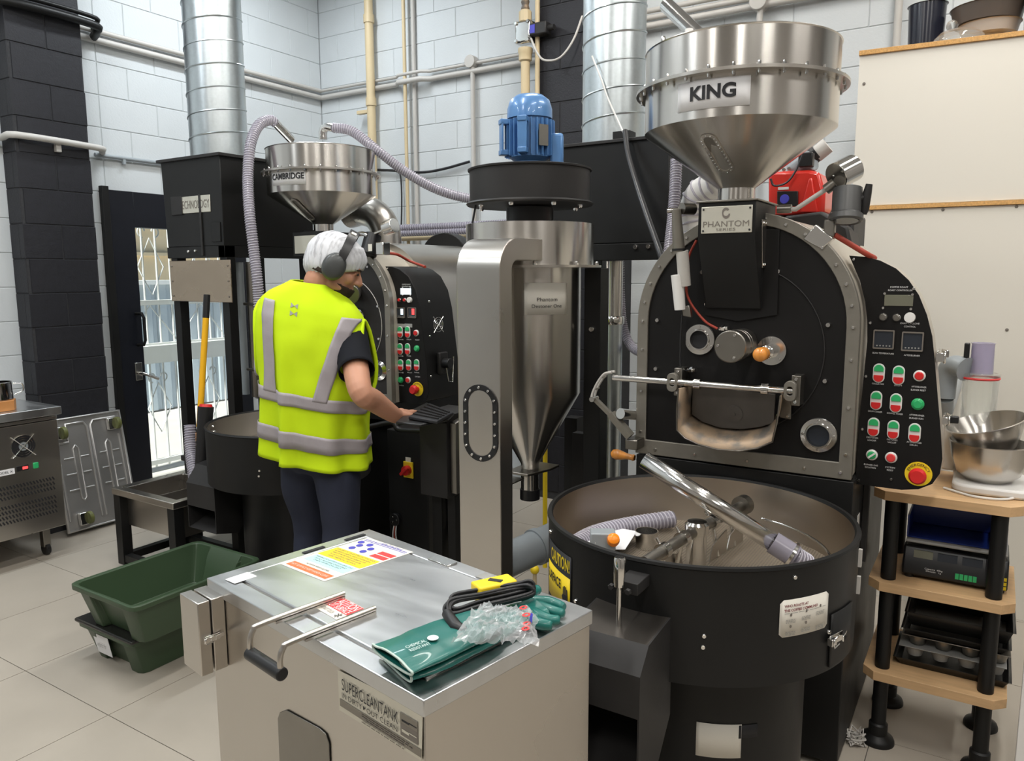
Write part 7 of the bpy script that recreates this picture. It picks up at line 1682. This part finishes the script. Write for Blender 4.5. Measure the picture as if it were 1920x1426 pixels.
def torso(th, z, k=1., off=0., wr=1.):
    rx_, ry_, cy_, tau = ringp(z); c, s = math.cos(th), math.sin(th)
    e = .85; x = (rx_ * k + off) * (abs(c) ** e) * (1 if c > 0 else -1); y = (ry_ * k + off) * (abs(s) ** e) * (1 if s > 0 else -1)
    fold = wr * max(0, (1.42 - z)) * (.020 * math.sin(5 * th + 1.3 + z) + .014 * math.sin(9 * th - 2 * z) + .050 * math.exp(-((((th + 1.80 + PI) % (2 * PI)) - PI) / .11) ** 2) - .03 * math.exp(-((((th + 1.62 + PI) % (2 * PI)) - PI) / .10) ** 2)) + wr * .007 * noise.noise(Vector((math.cos(th) * 3, math.sin(th) * 3 + z * 4, z * 9)))
    q = math.hypot(x, y) or 1; x += x / q * fold; y += y / q * fold
    if wr and c > 0 and s > 0: x += .10 * c * s * math.exp(-((z - 1.22) / .17) ** 2)
    ta = math.radians(tau) * (1 if z > 1.1 else 1); lean = max(0, z - .9) * .03
    hemz = -.035 * math.sin(th) * (1 if z < .9 else 0) * wr * -1 * .5
    X_ = x * math.cos(ta) - .012; Y_ = cy_ + y + lean
    return Vector((PC.x + X_ * CPS + Y_ * SPS, PC.y - X_ * SPS + Y_ * CPS, z - x * math.sin(ta) * 1.0 + (hemz)))
def tx(x, z):
    rx_ = ringp(z)[0]; v = max(-.999, min(.999, x / rx_)); a = math.acos(abs(v) ** (1 / .85)) ; return -a if v > 0 else -(PI - a)
# vest with arm holes
NZ, NT = 46, 96; Zs = [.82 + (1.52 - .82) * i / NZ for i in range(NZ + 1)]
vm = MB(); vv = [torso(2 * PI * j / NT, z) for z in Zs for j in range(NT)]; ff = []
for i in range(NZ):
    for j in range(NT):
        th = 2 * PI * (j + .5) / NT; z = (Zs[i] + Zs[i + 1]) / 2
        d0 = abs((th - .10 + PI) % (2 * PI) - PI); d1 = abs(th - PI)
        hwid = .40 * math.sqrt(max(0, 1 - ((z - 1.26) / .145) ** 2))
        if d0 < hwid and 1.12 < z < 1.42: continue
        if d1 < hwid and 1.12 < z < 1.42: continue
        a = i * NT; b = (i + 1) * NT; k = (j + 1) % NT; ff.append((a + j, a + k, b + k, b + j))
vm.add(vv, ff)
vest = vm.build('hi_vis_vest', M['hivis'], pr, smooth=180, solid=.004, label='bright yellow hi-vis vest')
for c_ in (.10, PI): MB().tube([torso(c_ + .415 * math.cos(t), 1.26 + .15 * math.sin(t), off=.003) for t in [2 * PI * k / 48 for k in range(48)]], .0085, n=8, closed=True).build('armhole_binding', M['hivis'], vest, smooth=180)
def strip(name, f0, f1, z0, z1, n=40):
    rows = [[torso(f0(z) + (f1(z) - f0(z)) * u / 6, z, off=.008) for u in range(7)] for z in [z0 + (z1 - z0) * i / n for i in range(n + 1)]]
    return MB().grid(rows).build(name, M['reflect'], vest, smooth=180, solid=.0012)
strip('reflective_strip', lambda z: tx(-.150, z), lambda z: tx(-.100, z), 1.08, 1.435)
strip('reflective_strip', lambda z: tx(.055 + (z - 1.08) * .30, z), lambda z: tx(.108 + (z - 1.08) * .30, z), 1.08, 1.42)
def band(z0, z1, a0=-2 * PI, a1=0):
    rows = [[torso(a0 + (a1 - a0) * j / 120, z0 + (z1 - z0) * i / 4, off=.0075) for j in range(121)] for i in range(5)]
    return MB().grid(rows).build('reflective_band', M['reflect'], vest, smooth=180, solid=.0012)
band(1.045, 1.095); band(.895, .945)
# stain print on the back
for (x, z) in ((-.02, 1.43), (-.02, 1.40)):
    MB().grid([[torso(tx(x + .03 * (u - .5), z + .02 * (t - .5)), z + .02 * (t - .5) * math.cos(u * 3), off=.0045) for u in (0, .5, 1)] for t in (0, .5, 1)]).build('dark_smudge', M['silicone'], vest, smooth=60)
# t-shirt torso and sleeves
rows = [[torso(2 * PI * j / 40, z, .84 if z < 1.1 else .90, -.008, 0) for j in range(40)] for z in [1.0 + i * .51 / 30 for i in range(31)]]
ts = MB().grid(rows, closed=True).build('t_shirt', M['tshirt'], pr, smooth=180)
SR = torso(0, 1.355, .86, 0, 0) + Vector((-.045, 0, .0)); SL = torso(PI, 1.37, .86, 0, 0) + Vector((.025, 0, 0))
EL = atd(677, 735, 2.84); WR = atd(742, 779, 3.02); KN = atd(768, 770, 3.13)
MB().tube(smooth_path([SR + Vector((-.05, .01, .0)), SR, SR.lerp(EL, .35), SR.lerp(EL, .66)], 6), [.05, .052, .055, .058, .06, .064, .068, .068, .068, .068, .068, .067, .067, .066, .066, .066, .066, .067, .068], n=20, caps=False).build('sleeve', M['tshirt'], pr, smooth=60, solid=.003)
EL2 = SL + Vector((-.03, .10, -.27)); WR2 = EL2 + Vector((.03, .14, -.19))
MB().tube(smooth_path([SL + Vector((.05, .01, .0)), SL + Vector((.01, .01, -.01)), SL.lerp(EL2, .35), SL.lerp(EL2, .66)], 6), .056, n=20, caps=False).build('sleeve', M['tshirt'], pr, smooth=60, solid=.003)
# head frame
HC = atd(632, 497, 3.06); hf = Vector((.72, .69, 0)).normalized(); tilt = math.radians(27)
hfw = (hf * math.cos(tilt) + Vector((0, 0, -math.sin(tilt)))).normalized(); hr = hf.cross(Vector((0, 0, 1))).normalized(); hu = hr.cross(hfw)
HM = Matrix((hr, hfw, hu)).transposed()
def H(x, y, z): return HC + hr * x + hfw * y + hu * z
# skin: head, neck, arms, hands grown together
sk = MB()
sk.ball(H(0, -.012, .028), (.076, .095, .085), 28, 18, HM); sk.ball(H(0, .022, -.035), (.060, .072, .082), 28, 18, HM)
sk.ball(H(0, .066, -.098), (.030, .026, .022), 20, 12, HM); sk.ball(H(0, .080, .022), (.050, .016, .012), 20, 10, HM)
for s in (-1, 1):
    sk.ball(H(s * .036, .060, -.028), (.024, .026, .026), 16, 10, HM); sk.ball(H(s * .05, .02, -.075), (.016, .040, .022), 16, 10, HM)
    sk.ball(H(s * .077, -.004, -.008), (.008, .018, .032), 14, 10, HM); sk.ball(H(s * .031, .081, .003), (.013, .010, .008), 14, 8, HM)
sk.tube([H(0, .084, .014), H(0, .100, -.008), H(0, .114, -.030), H(0, .108, -.038)], [.008, .010, .0125, .011], n=12)
for s in (-1, 1): sk.ball(H(s * .012, .098, -.034), (.009, .010, .008), 12, 8, HM)
sk.tube([H(-.022, .084, -.062), H(0, .094, -.058), H(.022, .084, -.062)], [.004, .0075, .004], n=8); sk.tube([H(-.018, .084, -.072), H(0, .092, -.072), H(.018, .084, -.072)], [.004, .008, .004], n=8)
NB = torso(-PI / 2, 1.50, .3, 0, 0) + Vector((0, .02, -.02))
sk.tube(smooth_path([NB + Vector((0, .05, -.06)), NB + Vector((0, .03, -.02)), NB.lerp(H(0, -.03, -.05), .5), H(0, -.025, -.02)], 5), [.06, .062, .062, .062, .062] + [.062] * 10 + [.06], n=20)
sk.tube(smooth_path([SL + Vector((.08, .02, .0)), torso(PI / 2, 1.38, 0, 0, 0), SR + Vector((-.08, .02, .0))], 6), .055, n=16)
rows = [[torso(2 * PI * j / 24, z, .80, -.012, 0) for j in range(24)] for z in [.90, 1.0, 1.1, 1.2, 1.3, 1.38, 1.43, 1.46]]
tb = MB().grid(rows, closed=True); sk.add(tb.v, tb.f + [tuple(range(24)), tuple(range(24 * 7, 24 * 8))])
def arm(S_, E_, W_, K_):
    P_ = smooth_path([S_, S_.lerp(E_, .5), E_, E_.lerp(W_, .35), W_, W_.lerp(K_, .45)], 6); n = len(P_); R_ = []
    prof = [(0, .052), (.25, .050), (.42, .043), (.52, .045), (.62, .043), (.8, .031), (.9, .026), (1, .024)]
    for i in range(n):
        t = i / (n - 1)
        for (a, ra), (b, rb) in zip(prof, prof[1:]):
            if a <= t <= b: R_.append(ra + (rb - ra) * (t - a) / (b - a)); break
    sk.tube(P_, R_[:n], n=18)
arm(SR, EL, WR, KN); arm(SL, EL2, WR2, WR2 + (WR2 - EL2).normalized() * .08)
def hand(W_, K_, down, side):
    f_ = (K_ - W_).normalized(); dn = (down - f_ * down.dot(f_)).normalized(); sd = f_.cross(dn) * side
    Rm = Matrix((sd, f_, -dn)).transposed()
    sk.ball(W_ + f_ * .050, (.040, .050, .017), 20, 12, Rm); sk.ball(W_ + f_ * .030 - sd * .018, (.022, .034, .018), 16, 10, Rm)
    for k, (o_, L_, r_) in enumerate(((-.030, .072, .0092), (-.010, .080, .0095), (.011, .074, .0092), (.030, .058, .0082))):
        b_ = W_ + f_ * (.085 - abs(o_ + .005) * .25) + sd * o_ * 1.0; sp = f_ + sd * o_ * 2.2
        sk.tube(smooth_path([b_ - f_ * .02, b_, b_ + sp * L_ * .45 + dn * .002, b_ + sp * L_ * .75 + dn * .012, b_ + sp * L_ * .92 + dn * .026], 4), [r_ * 1.1] * 6 + [r_] * 8 + [r_ * .9] * 2 + [r_ * .7], n=10)
    b_ = W_ + f_ * .022 - sd * .026
    sk.tube(smooth_path([b_, b_ - sd * .020 + f_ * .022 + dn * .006, b_ - sd * .028 + f_ * .05 + dn * .014, b_ - sd * .024 + f_ * .07 + dn * .02], 4), [.014] * 4 + [.0125] * 4 + [.011] * 4 + [.008], n=10)
hand(WR, KN, Vector((0, 0, -1)), 1); hand(WR2, WR2 + (WR2 - EL2).normalized() * .08, Vector((0, 0, -1)), -1)
body = sk.build('body', M['skin'], pr, smooth=180)
md = body.modifiers.new('voxel', 'REMESH'); md.mode = 'VOXEL'; md.voxel_size = .0042; md.use_smooth_shade = True
m2 = body.modifiers.new('soft', 'SMOOTH'); m2.factor = .5; m2.iterations = 4
# beard, hair
bd_ = MB(); rows = []
for i in range(17):
    row = []
    for j in range(33):
        ph = -1.15 + 1.0 * i / 16 * 1.15; a = -1.45 + 2.9 * j / 32
        # wraps jaw: ellipsoid around the lower face
        x = .062 * math.sin(a) * math.cos(ph * .9); y = .024 + .070 * math.cos(a) * math.cos(ph * .9); z = -.062 + .072 * math.sin(ph)
        if math.cos(a) > .6: y += .010
        w = noise.noise(Vector((a * 9, ph * 9, 2))) * .004
        row.append(H(x * (1 + w * 8), y + w, z + w))
    rows.append(row)
bd_.grid(rows).build('beard', M['beard'], pr, smooth=180, solid=.003, label='dark beard')
hr_ = MB(); rows = []
for i in range(9):
    row = []
    for j in range(25):
        a = PI + -1.9 + 3.8 * j / 24; z = -.055 + .07 * i / 8
        row.append(H(.079 * math.sin(a), -.014 + .099 * math.cos(a) * (1 - .12 * (1 - i / 8)), z + .0))
    rows.append(row)
hr_.grid(rows).build('hair', M['beard'], pr, smooth=180, solid=.003, label='short dark hair below the net')
for s in (-1, 1):
    MB().ball(H(s * .031, .088, .002), (.010, .006, .0055), 12, 8, HM).build('eye', M['ink'], pr, smooth=180); MB().tube([H(s * .016, .094, .018), H(s * .034, .092, .022), H(s * .052, .080, .016)], .0035, n=6).build('eyebrow', M['beard'], pr, smooth=60)
# hairnet dome (edge level with the ground)
DC = atd(631, 496, 3.07); rows = []
for i in range(25):
    ph = PI / 2 * 1.16 * i / 24; row = []
    for j in range(144):
        a = 2 * PI * j / 144; c, s = math.cos(a), math.sin(a)
        pu = math.sin(min(ph, PI / 2)); zz = math.cos(ph)
        rf = .124 + .004 * math.sin(3 * a); rl_ = .098
        wr = 1 + .018 * math.sin(36 * a + 3 * math.sin(5 * ph)) * min(1, ph) + .03 * noise.noise(Vector((c * 4, s * 4, ph * 3)))
        if ph > PI / 2: pu = 1 - (ph - PI / 2) * .55
        p = DC + hf * (rf * pu * c * wr - .004) + hr * (rl_ * pu * s * wr) + Vector((0, 0, .132 * zz * (1 + .05 * noise.noise(Vector((c * 2, s * 2, 5))) - .10 * c * pu * (zz > 0)) + .008 * c * (ph > 1)))
        row.append(p)
    rows.append(row)
MB().grid(rows, closed=True).build('hairnet', M['hairnet'], pr, smooth=180, solid=.001, label='white hairnet')
# ear muffs
em = MB(); 
for s in (1, -1):
    c = H(s * .092, -.006, -.010); ax = hr * s
    o = MB().lathe([(.034, -.016), (.042, -.012), (.044, -.002), (.046, .004), (.045, .018), (.036, .030), (.018, .035), (0, .036)], c, n=32, axis=ax).build('ear_cup', M['earmuff'], pr, smooth=60)
    for v in o.data.vertices:
        q = v.co - c; d = q.dot(hu); v.co += hu * d * .22
    MB().cyl(c + ax * .012 + hu * .03, c + ax * .008 + hu * .07, .006, n=8).build('cup_arm', M['rubber'], pr)
hb_ = MB(); rows = []
for k in range(21):
    a = PI * k / 20; c_ = H(.112 * math.cos(a), 0, 0); p = HC + hr * (.112 * math.cos(a)) + hu * (.03 + .118 * math.sin(a)) + hfw * .008
    n_ = (hr * math.cos(a) + hu * math.sin(a)); w = .016 + .004 * math.sin(a)
    rows.append([p - hfw * w, p - hfw * w + n_ * .007, p + hfw * w + n_ * .007, p + hfw * w])
MB().grid(rows, closed=True).build('headband', M['rubber'], pr, smooth=40, bevel=.001)
p = HC + hr * (.112 * math.cos(1.05)) + hu * (.03 + .118 * math.sin(1.05)) + hfw * .008 + (hr * math.cos(1.05) + hu * math.sin(1.05)) * .008
MB().cbox(p, (.016, .02, .004), Matrix((hr * math.sin(1.05) - hu * math.cos(1.05), hfw, hr * math.cos(1.05) + hu * math.sin(1.05))).transposed()).build('headband_label', M['cream_label'], pr)
# trousers and boots
tr = MB()
hipz = .90
rows = [[Vector((PC.x - .012 + rx_ * math.cos(t), PC.y + .02 + ry_ * math.sin(t), z)) for t in [2 * PI * j / 32 for j in range(32)]] for z, rx_, ry_ in ((.96, .120, .085), (.90, .140, .100), (.84, .155, .110), (.79, .165, .12), (.76, .15, .10))]
tr.grid(rows, closed=True); tr.add(rows[0], [tuple(range(32))]); tr.add(rows[-1], [tuple(range(32))])
for s, dx_, dyf in ((-1, -.015, .03), (1, .005, -.02)):
    hx_ = PC.x - .01 + s * .09
    P_ = smooth_path([(hx_ - s * .015, PC.y + .02, .82), (hx_ + s * .005 + dx_, PC.y + .02, .68), (hx_ + s * .01 + dx_, PC.y + .03 + dyf, .48), (hx_ + s * .012 + dx_, PC.y + dyf, .28), (hx_ + s * .012 + dx_, PC.y - .01 + dyf, .06)], 6)
    R_ = [.088, .092, .094, .095, .093, .09, .087, .084, .081, .078, .075, .073, .071, .071, .071, .070, .069, .067, .066, .066, .066, .067, .068, .070, .072]
    tr.tube([p + Vector((noise.noise(p * 14) * .006, noise.noise(p * 14 + Vector((3, 3, 3))) * .006, 0)) for p in P_], R_, n=24)
to_ = tr.build('trousers', M['navy'], pr, smooth=180); md = to_.modifiers.new('voxel', 'REMESH'); md.mode = 'VOXEL'; md.voxel_size = .009; md.use_smooth_shade = True; m2 = to_.modifiers.new('soft', 'SMOOTH'); m2.iterations = 3; m2.factor = .5
for s, dx_, dyf in ((-1, -.015, .03), (1, .005, -.02)):
    c = Vector((PC.x - .01 + s * .102 + dx_, PC.y + .04 + dyf, 0))
    rows = []
    for k in range(13):
        t = k / 12; y = -.11 + .27 * t; w = .040 + .012 * math.sin(PI * min(1, t * 1.1)) - .02 * max(0, t - .85) * 5; h_ = .105 - .06 * max(0, min(1, (t - .35) / .4)) - .02 * max(0, (t - .85)) * 5
        rows.append([c + Vector((w * .9 * math.cos(a) * (1 if a < PI else 1), y, max(.0, h_ * (math.sin(a) if a <= PI else 0)))) for a in [PI * j / 10 for j in range(11)] + [PI * 1.0]])
    b = MB().grid(rows); b.add(rows[0], [tuple(range(12))]); b.add(rows[-1], [tuple(range(12))]); b.build('boot', M['rubber'], pr, smooth=60)
